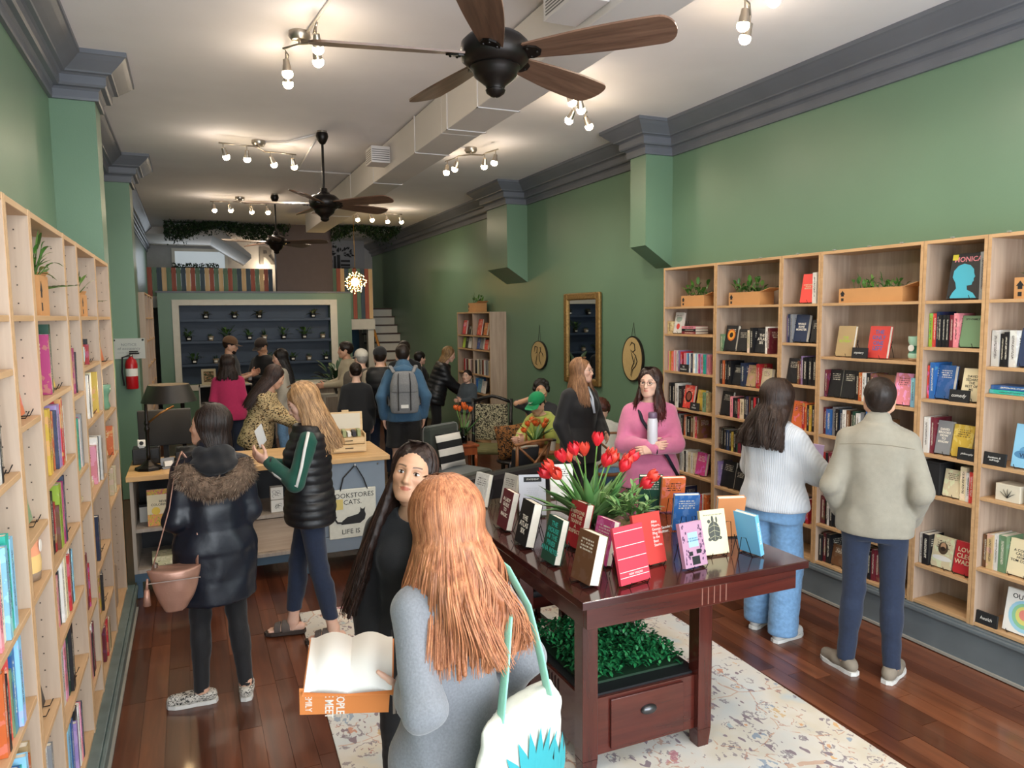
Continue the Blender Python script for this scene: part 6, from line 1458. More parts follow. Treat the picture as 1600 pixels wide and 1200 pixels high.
def glasses(root, HW, mat, r=.021):
    mb = MB()
    for sx in (-1, 1):
        c = np.array([sx*.031, .100, .002]); mb.tube([HW(c+np.array([r*math.cos(t), -.004*abs(math.cos(t)), r*.85*math.sin(t)])) for t in np.linspace(0, 2*PI, 17)], .0016, 6)
        mb.tube([HW((sx*.052,.097,.006)), HW((sx*.076,.05,.010)), HW((sx*.078,-.01,.008))], .0014, 5)
    mb.tube([HW((-.011,.101,.004)), HW((0,.104,.007)), HW((.011,.101,.004))], .0014, 5); mb.build('spectacles', mat, root, True)
def cap_hat(root, HW, mat, brim=None, brim_dir=0, vox=.009):
    vq = iso([ell((0,-.012,.050), (.088,.106,.088), k=.01)], vox, lambda f_, X, Y, Z: np.maximum(f_, .028-Z-.10*np.clip(Y, -.2, .2)*0))
    o = part('cap', (HW(vq[0]), vq[1]), mat, root)
    R2 = rotz(brim_dir); pts = []
    for t in np.linspace(-1.15, 1.15, 11): pts.append((math.sin(t)*.082, math.cos(t)*.098*1.0-.008, .032))
    outer = [(math.sin(t)*.086, .085+math.cos(t)*.085, .022-.012*abs(math.sin(t))) for t in np.linspace(1.35, -1.35, 11)]
    poly = [HW(np.array(p) @ R2.T) for p in pts+outer]; upv = HW((0,0,.004))-HW((0,0,0))
    MB().prism([tuple(p) for p in poly], (0,0,0), tuple(float(v) for v in upv)).build('brim', brim or mat, o)
    return o
# ================================================================== the people in the shop
SK1 = ('skin_fair', 'DDB29C'); SK2 = ('skin_light', 'D9A98E'); SK3 = ('skin_warm', 'C99A7C'); SK4 = ('skin_olive', 'B98868')
S_WHITE = plain('sole_white', 'D9D7D2', .6); S_DARK = plain('sole_dark', '2A2624', .7); S_CORK = plain('sole_cork', '3A2E28', .8)
C_BLACK = cloth('black_knit', '17181B'); C_LEG = cloth('black_leggings', '131317', .8); C_INK = plain('navy_puffer_shell', '151B27', .38, noise=.15, nscale=10, bmp=.1, bscale=40)
C_NAVYJ = cloth('navy_denim', '1E2940', noise=.12, sc=60); C_DENIM = cloth('light_denim', '6E96BE', noise=.14, sc=50); C_PINK = cloth('pink_knit', 'C96F92', weave=160, sheen=.4); C_GREY = cloth('heather_grey_knit', '7A7C81', noise=.12, sc=160, weave=180, sheen=.3)
C_KHAKI = cloth('khaki_twill', '938D7F', noise=.05); C_GREENS = cloth('forest_green_jersey', '0F4A3C'); C_VEST = plain('black_quilted_nylon', '17181C', .45, noise=.1, bmp=.08, bscale=40)
def rib_mat(name, c):
    m_, nt, bs = nodes_of(name); bs.inputs['Base Color'].default_value = lin(c); bs.inputs['Roughness'].default_value = .9; bs.inputs['Sheen Weight'].default_value = .3
    w = N(nt, 'ShaderNodeTexWave', i_Scale=26.0, i_Distortion=.6); nt.links.new(coords(nt, scale=(1, 1, .05)), w.inputs[0]); bump(nt, bs, w.outputs[0], .35, .006); return m_
C_RIB = rib_mat('white_rib_knit', 'C6CAD0')
def spots(name, base, dark, mid, sc):
    m_, nt, bs = nodes_of(name); v = N(nt, 'ShaderNodeTexVoronoi', i_Scale=sc); n = N(nt, 'ShaderNodeTexNoise', i_Scale=sc*.6, i_Detail=2.0); nt.links.new(coords(nt, scale=(1, 1, 1.8)), n.inputs[0]); va = N(nt, 'ShaderNodeVectorMath', operation='MULTIPLY_ADD'); nt.links.new(n.outputs['Color'], va.inputs[0]); va.inputs[1].default_value = (.06,.06,.06); nt.links.new(coords(nt, scale=(1, 1, 1.8)), va.inputs[2]); nt.links.new(va.outputs[0], v.inputs['Vector'])
    r = ramp(nt, [(0, mid), (.16, dark), (.42, base)], 'CONSTANT'); nt.links.new(v.outputs['Distance'], r.inputs[0]); nt.links.new(r.outputs[0], bs.inputs['Base Color']); bs.inputs['Roughness'].default_value = .9; return m_
PEOPLE = {}
# 1 --- long-haired woman in black, facing us
lw = person('woman in black with very long dark hair looking straight at us', (.79, 2.80, .0085), (-.42, -.9), 1.63, skin=SK3, vox=.010, hvox=.0026, head=(-3, 13, -12), J=arms((.19, .10, .86), (-.20, .06, .86)), top=[dict(mat=C_BLACK, hem=-.10, name='black_top', neck=.072, fold=.004)], bottom=dict(mat=C_LEG, name='leggings', th=.010), shoes=dict(mat=C_LEG, sole=S_DARK), iris='2A1A12', brow='1E1410',
    hair=dict(style='long', col=('140C0A', '35231C'), len=-.58, strands=1300, sr=.8, guides=44, part=.024, vox=.0062, vol=.97, th=.006, azmax=1.98, vary=(.5, 3.2), face=(.067,.080,.126), spread=1.0, back=.15, wave=.003))
# 2 --- red-haired woman seen from behind, open book in hand
rloc = (.675, 2.03, .0085); rf = (-.22, .97)
def to_local(loc, face, H):
    a = math.atan2(face[1], face[0])-PI/2; c, s_ = math.cos(-a), math.sin(-a)
    return lambda p: (np.array([c*(p[0]-loc[0])-s_*(p[1]-loc[1]), s_*(p[0]-loc[0])+c*(p[1]-loc[1]), p[2]-loc[2]])/(H/1.70))
TL = to_local(rloc, rf, 1.64)
wl = TL((.555, 2.09, 1.035)); wr_ = (.20, .10, .90)
rw = person('red-haired woman in a grey cardigan seen from behind with an open book', rloc, rf, 1.64, skin=SK1, vox=.010, hvox=.0075, head=(12, -8, 0), bulk=.98, J=arms(wr_, wl, hL=(-.15, -.6, -.9)), hands=('relax', ('hold', (-.88, .42, .10), (0, -.35, -.9))), top=[dict(mat=C_GREY, hem=-.24, ease=.006, th=.016, flare=.02, sw=.006, name='cardigan', fold=.009, fs=34, vox=.009)], bottom=dict(mat=C_LEG, name='leggings'), shoes=dict(mat=C_LEG, sole=S_DARK),
    hair=dict(style='long', col=('7E442A', 'CC8A60'), len=-.40, strands=2300, guides=60, vol=1.10, th=.014, behind=0, spread=1.28, back=.185, clump=1, wave=.021, freq=21, spray=.012, vox=.007, sr=.72, gr=.016, azmax=2.3))
# open book she holds
ob = thing('open_book', 'open paperback with orange cover held by the red-haired woman', 'book', (.375, 2.08, 1.06), 0)
ob.rotation_euler = (math.radians(24), math.radians(4), math.radians(-14))
mb = MB()
def page_arc(mb, sx, w, h, z0, n=8, bul=.035):
    vs = [];
    for i in range(n+1):
        t = i/n; vs += [(sx*w*t, 0, z0+bul*math.sin(PI*min(1, t*1.15))*.7), (sx*w*t, h, z0+bul*math.sin(PI*min(1, t*1.15))*.7), (sx*w*t, 0, z0-.012*(1-t)), (sx*w*t, h, z0-.012*(1-t))]
    fs = []
    for i in range(n): a = i*4; fs += [(a, a+1, a+5, a+4), (a+2, a+6, a+7, a+3), (a, a+4, a+6, a+2), (a+1, a+3, a+7, a+5)]
    mb.add(vs, fs)
mb = MB(); page_arc(mb, 1, .125, .20, .008); mb.build('page_block', plain('white_pages', 'E4E0DA', .8), ob, True); mb = MB(); page_arc(mb, -1, .125, .20, .008); mb.build('page_block', plain('white_pages', 'E4E0DA', .8), ob, True)
cv = MB().box(-.13, 0, -.004, .204, -.008, -.005).build('cover_board', plain('orange_cover', 'E08A4C', .5), ob); MB().box(0, .13, -.004, .204, -.008, -.005).build('cover_board', plain('orange_cover', 'E08A4C', .5), ob)
fb = MB().box(-.14, .12, .015, .020, -.11, .0).build('cover_flap', plain('orange_cover', 'E08A4C', .5), ob); 
text('lettering', 'EMILY', .028, plain('white_print', 'EDE6DC', .6), ob, (-.115, .0145, -.06), (PI/2, PI/2, 0)); text('lettering', 'PEOPLE\nWE MEET', .034, plain('white_print', 'EDE6DC', .6), ob, (-.04, .0145, -.055), (PI/2, PI/2, 0), bold=.0005, lead=.95)
# tote bag on her shoulder
tg = thing('tote_bag', 'cream tote with mint straps and teal leaf print on the red-haired woman', 'tote bag', (rloc[0], rloc[1], .0085), math.atan2(rf[1], rf[0])-PI/2)
M_CANVAS = cloth('cream_canvas', 'D3D2C6', noise=.05); M_MINT = cloth('mint_strap', '8FCDB4', noise=.05)
bagP = [loft((.09, -.225, .86), (0, 0, 1), (.95, .312, 0), [(-.20, .20, .04), (-.10, .215, .06), (.10, .195, .05), (.20, .165, .03)], k=.02)]
vq = iso(bagP, .010, lambda f_, X, Y, Z: f_+wr(.005, 24, 5)(X, Y, Z)); bag = part('bag_body', vq, M_CANVAS, tg); bag.location = (0, 0, 0)
MB().tube([(-.01,-.265,1.04),(.03,-.235,1.16),(.085,-.18,1.29),(.105,-.09,1.385),(.115,.0,1.405),(.13,.09,1.34),(.18,.10,1.25)], .020, 8, flat=.22).build('strap', M_MINT, tg, True)
MB().tube([(.19,-.225,1.04),(.17,-.215,1.16),(.165,-.165,1.29),(.15,-.09,1.38),(.145,-.01,1.40)], .020, 8, flat=.22).build('strap', M_MINT, tg, True)
mb = MB()
def on_bag(u, z):
    # a point of the print lying on the bulging face of the bag
    q = [(.66, .20, .04), (.76, .215, .06), (.96, .195, .05), (1.06, .165, .03)]; wx = np.interp(z, [e_[0] for e_ in q], [e_[1] for e_ in q]); wy = np.interp(z, [e_[0] for e_ in q], [e_[2] for e_ in q])
    d_ = wy*math.sqrt(max(0, 1-(u/wx)**2))+.008; return (.09+.95*u+.312*d_, -.225+.312*u-.95*d_, z)
for (u0, z0, L_, n_) in ((-.03, .79, .20, 7), (.10, .76, .15, 5)):
    for k in range(n_):
        a = (-.8+1.6*k/(n_-1)); ca, sa = math.cos(a), math.sin(a); vs = []
        for t, w_ in ((0, .0), (.25, .016), (.5, .022), (.75, .015), (1, 0)):
            for sg in (-1, 1): vs.append(on_bag(u0+sa*L_*t+ca*w_*sg, z0+ca*L_*t-sa*w_*sg))
        mb.add(vs, [(2*i, 2*i+1, 2*i+3, 2*i+2) for i in range(4)])
put('leaf_print', mb.mesh('leaf_print', False, False), plain('teal_leaf_ink', '2F97A0', .8), tg)
# 3 --- woman in the long puffer coat
pl2 = (.08, 4.38, .0)
pw = person('woman in a long black puffer coat with fur hood, back to us', pl2, (-.12, .99), 1.66, skin=SK2, vox=.012, hvox=.0045, head=(58, 6, 0), feet=(12, -78), J=dict(arms((.12, .24, 1.02), (-.14, .20, 1.00), hR=(.35,-.8,-.4), hL=(-.35,-.8,-.4)), anL=(-.115, -.03, .085), anR=(.12, -.07, .085)), hands=(('relax'), ('relax')), top=[dict(mat=C_INK, hem=-.27, ease=.02, flare=.012, th=.026, quilt=.14, qamp=.005, name='puffer_coat', fold=.006, fs=34, vox=.011, collar_r=.02, sw=.0)], bottom=dict(mat=C_LEG, name='leggings', th=.004), shoes=dict(mat=spots('leopard_canvas', 'C9C4BA', '1A1818', '1A1818', 75), sole=S_WHITE, h=.07),
    hair=dict(style='long', col=('140D0A', '2E1F18'), len=-.20, strands=420, behind=1, spread=.8, back=.10, vox=.009))
rr = random.Random(31); rt = pw[0]
hoodP = []
ringp = [(.15*math.cos(t), -.085+.13*math.sin(t)*.9-.03, 1.385-.09*math.sin(-t)*-1 if False else 1.335+.09*math.sin(t)) for t in np.linspace(0, 2*PI, 17)]
hv = [cone(ringp[i], ringp[i+1], .045, .045, k=.03) for i in range(16)]
hoodI = iso([ell((0,-.10,1.37), (.125,.10,.05), R_=rotx(.35), k=.03), ell((0,-.05,1.42), (.11,.085,.045), k=.03)], .011, lambda f_, X, Y, Z: f_+wr(.008, 38, 3)(X, Y, Z)); part('hood_lining', hoodI, cloth('black_fleece', '101116'), rt)
fr = iso(hv[7:17] if False else [cone(ringp[i], ringp[i+1], .048, .048, k=.03) for i in range(8, 16)], .011, lambda f_, X, Y, Z: f_+wr(.008, 60, 4)(X, Y, Z)); 
vs = [tuple(map(float, v)) for v in fr[0]]; mb = MB()
base = part('fur_trim', fr, plain('brown_fur', '6A5748', .95, noise=.35, nscale=30, bmp=.6, bscale=80), rt)
for k in range(2600):
    p = Vector(rr.choice(vs)); t = math.atan2(p.z-1.335, p.x); c = Vector((.15*math.cos(t), -.115+.117*math.sin(t), 1.335+.09*math.sin(t))); n = (p-c).normalized()+Vector((rr.uniform(-.5,.5), rr.uniform(-.5,.5), rr.uniform(-.9,.1))); n.normalize(); s_ = n.cross(Vector((rr.random(), rr.random(), .3))).normalized()*.0022; q = p+n*rr.uniform(.018, .035)
    mb.add([p-s_, p+s_, q], [(0, 1, 2)])
put('fur_hairs', mb.mesh('fur_hairs', False, False), leafmat('fur_strand', ['4A3A30', '7E6A58', 'A08C78', '5E4A3C'], .8), base)['kind'] = 'stuff'
# her rose-gold bag
hb = thing('handbag', 'rose-gold leather bucket bag hanging at the puffer-coat woman', 'handbag', (-.13, 4.22, 0))
M_ROSE = plain('rose_gold_leather', 'B58A78', .35, metal=.35, noise=.08, bmp=.1, bscale=90)
vq = iso([loft((0, 0, .60), (0, 0, 1), (1, 0, 0), [(0, .055, .03), (.06, .085, .05), (.20, .125, .075), (.235, .13, .07)], k=.02)], .009, lambda f_, X, Y, Z: f_+wr(.003, 40, 9)(X, Y, Z)); part('bag_body', vq, M_ROSE, hb)
MB().tube([(-.11,0,.83),(-.07,.0,.95),(-.01,.02,1.15),(.03,.06,1.36),(.06,.11,1.43),(.09,.13,1.38),(.115,.10,1.2),(.115,.03,.95),(.11,0,.83)], .011, 6, flat=.35).build('strap', M_ROSE, hb, True)
MB().tube([(-.13,-.03,.80),(-.135,-.035,.74)], [.006,.008], 6).tube([(-.135,-.035,.745),(-.137,-.037,.66)], [.012,.02], 8).build('tassel', M_ROSE, hb, True)
MB().box(-.125, .125, -.078, -.072, .785, .79).build('zip', plain('zip_metal', '9A8A80', .3, metal=.8), hb)
MB().lathe([(.0,0),(.012,.0),(.014,.02),(.0,.03)], (-.09, 0, .845), 10).build('strap_ring', M_NICKEL, hb)
# 4 --- woman in the quilted vest reading a card
vloc = (.68, 4.93, .009)
vw = person('woman in a black quilted vest and green striped sleeves reading a card', vloc, (-.97, .22), 1.70, skin=SK1, vox=.011, hvox=.0038, head=(4, -24, 0), feet=(0, 4), J=dict(arms((.10, .24, 1.17), (-.085, .235, 1.215), hL=(-.55, -.25, -.8)), anL=(-.10, -.13, .085), knL=(-.10, -.05, .5), anR=(.10, .15, .085), knR=(.10, .10, .5)), hands=(('hold', (-.3,.8,.3), (0,-.2,-1)), ('hold', (.15, .75, .45), (-.7, .1, -.6))),
    top=[dict(mat=C_GREENS, hem=.05, th=.014, name='green_top'), dict(mat=C_VEST, hem=-.06, th=.038, sleeve=0, quilt=.055, qamp=.010, ease=.012, name='quilted_vest', vox=.009, collar_r=.006, collar_h=.012)], bottom=dict(mat=C_NAVYJ, name='jeans', cuff=.16, th=.008), shoes=dict(mat=plain('taupe_suede', '5E544E', .9, noise=.1), sole=S_CORK, sandal=True),
    hair=dict(style='long', col=('7A5636', 'C49A6C'), len=-.36, strands=950, sr=.85, guides=40, back=.10, spread=.7, wave=.006, vox=.008, spray=.008), brow='6A4E36')
bb = vw[1]; a, e, w = bb['shL'], bb['elL'], bb['wrL']
st_ = MB(); off = np.array([-.052, -.012, .015])
st_.tube([a+np.array([-.035,-.01,.052]), a*.75+e*.25+np.array([-.064,-.006,.015]), a*.4+e*.6+np.array([-.062,-.012,.0]), e+np.array([-.058,-.014,-.006]), e*.7+w*.3+np.array([-.052,.0,-.018]), e*.35+w*.65+np.array([-.040,.012,-.026]), w+np.array([-.034,.0,-.022])], .011, 6).build('sleeve_stripe', S_WHITE, vw[0], True)
MB().tube([w*.93+e*.07+np.array([.037*math.cos(t), 0, .037*math.sin(t)]) @ np.eye(3) for t in np.linspace(0, 2*PI, 13)], .009, 6).build('watch', C_LEG, vw[0], True)
cd = MB().box(-.035, .035, -.001, .001, -.09, .09).build('white_card', plain('white_pages', 'E4E0DA', .8), loc=(.385, 4.90, 1.40), rot=(math.radians(25), math.radians(-38), math.radians(35))); tag(cd, 'white card held up by the woman in the quilted vest', 'card')
# 5 --- woman in the white ribbed sweater
ww = person('woman in white ribbed sweater and light jeans browsing the shelves', (3.50, 3.72, .0), (.96, .28), 1.69, skin=SK1, vox=.011, hvox=.0075, head=(-10, -6, 0), bulk=1.22, feet=(10, -6), J=dict(arms((.10, .30, 1.13), (-.08, .30, 1.10), hR=(.7,-.5,-.5)), anL=(-.115,.03,.085), anR=(.115,-.05,.085)), hands=(('hold', (-.2,.9,.3), (.4,0,-.9)), 'hold'), top=[dict(mat=C_RIB, hem=.015, ease=.02, sw=.02, name='sweater', fold=.006, fs=24, bust=.9)], bottom=dict(mat=C_DENIM, name='jeans', flare=.045, knee=.03, cuff=.05, waist=.14, fold=.004), shoes=dict(mat=plain('white_leather', 'CFCFCD', .5), sole=S_WHITE, h=.07),
    hair=dict(style='long', col=('1C120E', '3A281F'), len=-.31, strands=1050, guides=48, behind=1, spread=1.25, back=.175, clump=1, wave=.016, freq=24, vox=.008, vol=1.08, th=.014, spray=.014, sr=.8))
ph = MB().box(-.035, .035, -.004, .004, -.06, .06).build('lilac_notebook', plain('lilac_card', 'B9A0BE', .6), loc=(3.86, 3.70, 1.20), rot=(.25, .1, -.9)); tag(ph, 'small lilac notebook held by the woman in white', 'notebook')
# 6 --- man in the khaki jacket
mm = person('man in khaki jacket and navy jeans, hands in pockets, back to us', (3.62, 3.03, .0), (.80, .60), 1.76, male=True, skin=SK2, vox=.011, hvox=.006, head=(6, 4, 0), bulk=.90, wid=.92, feet=(14, -48), J=dict(arms((.185, .10, .90), (-.185, .10, .90), hR=(.40,-.9,0), hL=(-.40,-.9,0), wid=.92, male=True), anL=(-.125,-.02,.085), anR=(.11,-.02,.085)), hands=(None, None), top=[dict(mat=C_KHAKI, hem=-.03, ease=.010, th=.018, collar_r=.012, collar_h=.03, name='jacket', fold=.008, fs=30, vox=.010, sw=.002)], bottom=dict(mat=C_NAVYJ, name='jeans', cuff=.075, th=.010), shoes=dict(mat=plain('taupe_knit_shoe', '857A6C', .9, noise=.1), sole=S_WHITE), hair=dict(style='short', col=('17100D', '2C1F19'), vox=.007, lines=70, th=.008, nape=.012))
MB().tube([mm[1]['neck']+np.array([-.19,-.125,-.10]), mm[1]['neck']+np.array([-.08,-.15,-.085]), mm[1]['neck']+np.array([0,-.152,-.082]), mm[1]['neck']+np.array([.08,-.15,-.085]), mm[1]['neck']+np.array([.19,-.125,-.10])], .0022, 4).build('yoke_seam', plain('seam_dark_khaki', '7E7768', .9), mm[0])  # yoke seam line, a darker khaki than the jacket
# 7 --- woman in pink with a flask
kw = person('woman in pink sweater and glasses holding a white flask', (3.40, 5.02, .0), (-.50, -.86), 1.70, skin=SK1, vox=.011, hvox=.0035, head=(-24, 4, 0), bulk=1.25, J=arms((.03, .27, 1.12), (-.02, .28, 1.10), hR=(.75,-.5,-.45), hL=(-.75,-.5,-.45)), hands=(('hold', (-.85,.35,.1), (.0,.95,.1)), ('hold', (.85,.4,-.05), (0,.95,.2))), top=[dict(mat=C_PINK, hem=-.12, ease=.01, sw=.01, name='sweater', fold=.005)], bottom=dict(mat=C_LEG, name='trousers', th=.02, flare=.03), shoes=dict(mat=C_LEG, sole=S_DARK),
    hair=dict(style='long', col=('1B100D', '3B231C'), len=-.34, strands=900, sr=.9, guides=40, part=.02, wave=.012, tip=(2.6, .55, .55), vox=.008, back=.15), brow='2A1A14')
glasses(kw[0], kw[2], plain('dark_plastic', '2A1C1C', .3))
bb = kw[1]; nk = bb['neck']
MB().tube([nk+np.array([.10,.05,-.02]), nk+np.array([.07,.175,-.13]), nk+np.array([-.02,.225,-.27]), nk+np.array([-.13,.20,-.42]), nk+np.array([-.225,.09,-.60])], .014, 6, flat=.4).build('crossbody_strap', plain('navy_webbing', '15172A', .8), kw[0], True)
w = bb['wrL']; MB().tube([w+np.array([-.015, .036*math.cos(t), .036*math.sin(t)]) for t in np.linspace(0, 2*PI, 13)], .010, 6).build('watch', C_LEG, kw[0], True)
fk = thing('flask', 'tall white insulated flask held by the woman in pink', 'bottle', (3.268, 4.785, 1.115), 0)
MB().lathe([(.0,0),(.036,0),(.04,.01),(.04,.20),(.034,.225)], n=20).build('bottle_body', plain('white_enamel', 'D4D2DA', .35), fk, True, angle=40); MB().lathe([(.033,.226),(.035,.23),(.035,.26),(.03,.27),(.0,.272)], n=20).build('lid', plain('mauve_lid', '6F5A70', .4), fk, True, angle=40); MB().lathe([(.0405,.0),(.0415,.004),(.0415,.02),(.0405,.024)], n=20, caps=False).build('base_ring', plain('brown_boot', '4A3432', .6), fk, True)
# 8 --- woman in the black blazer
bw = person('woman in a black blazer with long light brown hair and glasses', (3.42, 6.22, .0), (.30, -.95), 1.72, skin=SK1, vox=.013, hvox=.0038, head=(26, 4, 0), J=arms((.19, .06, .86), (-.10, .22, 1.00)), top=[dict(mat=cloth('pale_blue_shirt', 'A8B4C8'), hem=.0, th=.012, name='shirt', neck=.08), dict(mat=cloth('black_blazer', '121216', .8), hem=-.14, th=.030, ease=.012, name='blazer', vox=.010, fold=.005, neck=.095)], bottom=dict(mat=C_LEG, name='trousers'), shoes=dict(mat=C_LEG, sole=S_DARK),
    hair=dict(style='long', col=('6A4630', 'A87E5A'), len=-.33, strands=800, sr=.9, guides=40, wave=.004, vox=.009, back=.15), brow='6A4E3A')
glasses(bw[0], bw[2], plain('clear_frame', 'B9A99A', .2, metal=.4))
n_ = bw[1]['neck']; MB().tube([n_+np.array([.045,.07,.0]), n_+np.array([.02,.16,-.10]), n_+np.array([.005,.20,-.24])], .013, 6, flat=.3).tube([n_+np.array([-.045,.07,.0]), n_+np.array([-.012,.16,-.10]), n_+np.array([.005,.201,-.24])], .013, 6, flat=.3).build('lanyard', plain('pale_lanyard', 'C2CCDC', .6), bw[0], True)
# ------------------------------------------------------------------ people further back
LO = dict(vox=.018, hvox=.0075)
def sitJ(**k):
    J = dict(pelvis=(0,0,.53), neck=(0,-.03,1.04), head=(0,.005,1.187), shR=(.152,-.03,.965), shL=(-.152,-.03,.965), hipR=(.092,0,.50), hipL=(-.092,0,.50), knR=(.12,.42,.50), knL=(-.12,.42,.50), anR=(.12,.40,.085), anL=(-.12,.40,.085)); J.update(k)
    for n_ in 'RL':
        if 'wr'+n_ in k and 'el'+n_ not in k: J['el'+n_] = ik(J['sh'+n_], k['wr'+n_], (.7 if n_ == 'R' else -.7, -.4, -.5))
    return J
BLKS = dict(mat=C_LEG, sole=S_DARK); WHS = dict(mat=plain('white_leather', 'CFCFCD', .5), sole=S_WHITE)
def far(label, loc, face, H, tops, bot, hair, **k):
    return person(label, loc, face, H, top=tops, bottom=bot, hair=hair, **{**LO, **dict(shoes=BLKS), **k})
DKJ = dict(mat=C_NAVYJ, name='jeans'); BLKP = dict(mat=C_LEG, name='trousers', th=.016)
HSH = dict(style='short', col=('17100D', '2C1F19'), vox=.011)
bp = far('man in a blue hoodie and black shorts wearing a grey backpack', (2.40, 8.9, .0), (.22, .97), 1.79, [dict(mat=cloth('blue_hoodie', '3F627F'), hem=-.05, ease=.012, th=.024, collar_r=.03, name='hoodie', fold=.006)], dict(mat=C_LEG, name='shorts', cuff=.50, th=.03, knee=.035), HSH, male=True, vox=.014, bulk=.92, wid=.94, J=arms((.235, .0, .86), (-.235, .0, .86), wid=.94, male=True))
part('hood', iso([ell(bp[1]['neck']+np.array([0,-.085,-.03]), (.12,.06,.07), k=.02)], .016, lambda f_, X, Y, Z: f_+wr(.006, 40, 2)(X, Y, Z)), cloth('blue_hoodie', '3F627F'), bp[0])
M_BP = cloth('heather_grey_canvas', '7D7E80', noise=.1, sc=80)
bk = thing('backpack', 'grey canvas backpack with two black straps on the blue-hoodie man', 'backpack', (2.40, 8.9, -.06), math.atan2(.97, .22)-PI/2); bk.scale = (1.12, .95, 1.06)
part('bag_body', iso([loft((0, -.265, 1.0), (0, 0, 1), (1, 0, 0), [(-.02, .14, .06), (.05, .155, .085), (.30, .15, .08), (.42, .12, .05), (.46, .09, .03)], k=.03)], .014), M_BP, bk)
part('top_flap', iso([loft((0, -.285, 1.22), (0, 0, 1), (1, 0, 0), [(0, .145, .075), (.10, .14, .08), (.21, .11, .045), (.235, .08, .03)], k=.03)], .014), M_BP, bk)
for x in (-.065, .065): MB().tube([(x, -.352, 1.02), (x, -.37, 1.20), (x, -.368, 1.33), (x*.9, -.33, 1.44)], .011, 6, flat=.5).build('buckle_strap', C_LEG, bk, True)
for x in (-1, 1): MB().tube([(x*.10, -.20, 1.44), (x*.14, -.06, 1.51), (x*.155, .08, 1.42), (x*.16, .10, 1.25), (x*.15, -.12, 1.05)], .022, 6, flat=.35).build('shoulder_strap', M_BP, bk, True)
MB().box(-.04, .04, -.358, -.352, 1.045, 1.085).build('patch', M_TAG, bk)
cw = far('man in a black vest, beige sleeves and dark cap waiting in line', (2.29, 9.62, .0), (.25, .97), 1.73, [dict(mat=cloth('beige_knit', 'A89A84'), hem=.0, th=.02, ease=.01, name='shirt'), dict(mat=C_VEST, hem=-.05, sleeve=0, th=.045, name='vest', quilt=.09)], DKJ, HSH, male=True)
cap_hat(cw[0], cw[2], cloth('charcoal_cap', '1D1D20'))
cw2 = far('older man in white cap and brown-grey sweater in the queue', (2.12, 10.0, .0), (.1, 1), 1.69, [dict(mat=cloth('brown_grey_knit', '5C544C'), hem=-.04, ease=.03, th=.025, name='sweater')], DKJ, dict(style='short', col=('8A8580', 'B0ABA4'), vox=.011), male=True, bulk=1.1, head=(20, 0, 0))
cap_hat(cw2[0], cw2[2], cloth('white_cap_cloth', 'CFC9BC'))
far('dark-haired man in a cream shirt in profile beside the leafy plant', (2.20, 11.4, .0), (-.98, .1), 1.75, [dict(mat=cloth('cream_shirt', 'B9AE96'), hem=-.04, ease=.02, name='shirt')], DKJ, dict(HSH, vol=1.06, th=.014), male=True, skin=SK2, J=arms((.1, .32, 1.08), (-.1, .32, 1.08), male=True))
far('tall man whose dark hair shows behind the blue-hoodie man', (2.86, 10.5, .0), (.1, 1), 1.78, [dict(mat=C_BLACK, hem=-.04, ease=.02, name='shirt')], DKJ, HSH, male=True)
far('person in black with a hair bun at the middle of the queue', (1.90, 9.3, .0), (.1, 1), 1.56, [dict(mat=C_BLACK, hem=-.08, ease=.02, name='jacket')], BLKP, dict(style='bun', col=('120C0A', '261A15'), vox=.011))
far('woman in a raspberry pink top with dark shoulder-length hair', (.45, 10.6, .0), (.12, .99), 1.64, [dict(mat=cloth('raspberry_jersey', 'BE2F62'), hem=-.05, ease=.03, sleeve=.75, name='top')], DKJ, dict(style='long', col=('170F0D', '35231D'), len=-.21, strands=160, behind=1, back=.14, vox=.011))
lp_ = far('woman in a leopard-print blouse leaning over the counter', (.60, 8.15, .0), (.82, -.30), 1.67, [dict(mat=spots('leopard_silk', 'C4AC80', '1E1712', 'C88A38', 40), hem=-.05, ease=.04, sw=.02, name='blouse', fold=.008)], BLKP, dict(style='long', col=('1E130F', '46302A'), len=-.40, strands=360, behind=1, back=.16, vox=.010, spread=1.1), vox=.014, bend=.30, J=arms((-.02, .42, 1.03), (.06, .45, 1.05)), head=(20, -25, 0), skin=SK2)
far('woman with long black hair in a cream white shirt by the cafe bar', (1.20, 11.1, .0), (-.97, .2), 1.68, [dict(mat=cloth('ivory_cotton', 'B9B1A2'), hem=-.08, ease=.04, sw=.02, name='shirt')], dict(mat=C_DENIM, name='jeans'), dict(style='long', col=('0E0A0A', '221915'), len=-.42, strands=220, behind=1, back=.13, vox=.011), head=(10, -8, 0))
bc = far('bearded man in a brown mesh cap and grey T-shirt', (.55, 12.2, .0), (.95, -.1), 1.85, [dict(mat=cloth('charcoal_tee', '303236'), hem=-.05, ease=.03, sleeve=.4, name='tshirt')], DKJ, HSH, male=True, head=(-5, -12, 0), J=arms((.05, .28, 1.16), (-.05, .30, 1.18), male=True), skin=SK2)
cap_hat(bc[0], bc[2], cloth('brown_cap', '6B4E36'), cloth('brown_brim', '5A402C'))
part('beard', (lambda q: (bc[2](q[0]), q[1], np.ones((len(q[0]), 3), np.float32)))(iso([ell((0,.055,-.088), (.045,.040,.035), k=.01), cone((.055,.02,-.03), (.03,.06,-.085), .018, .018, k=.02), cone((-.055,.02,-.03), (-.03,.06,-.085), .018, .018, k=.02)], .010)), hair_mat('hair_17100D_3A241A', '17100D', '3A241A'), bc[0])
dc = far('barista in a dark cap and black shirt looking down', (1.08, 12.62, .0), (-.75, -.65), 1.80, [dict(mat=C_BLACK, hem=-.05, ease=.02, name='shirt')], BLKP, HSH, male=True, head=(0, -28, 0), J=arms((.05, .26, 1.12), (-.05, .26, 1.12), male=True), skin=SK3)
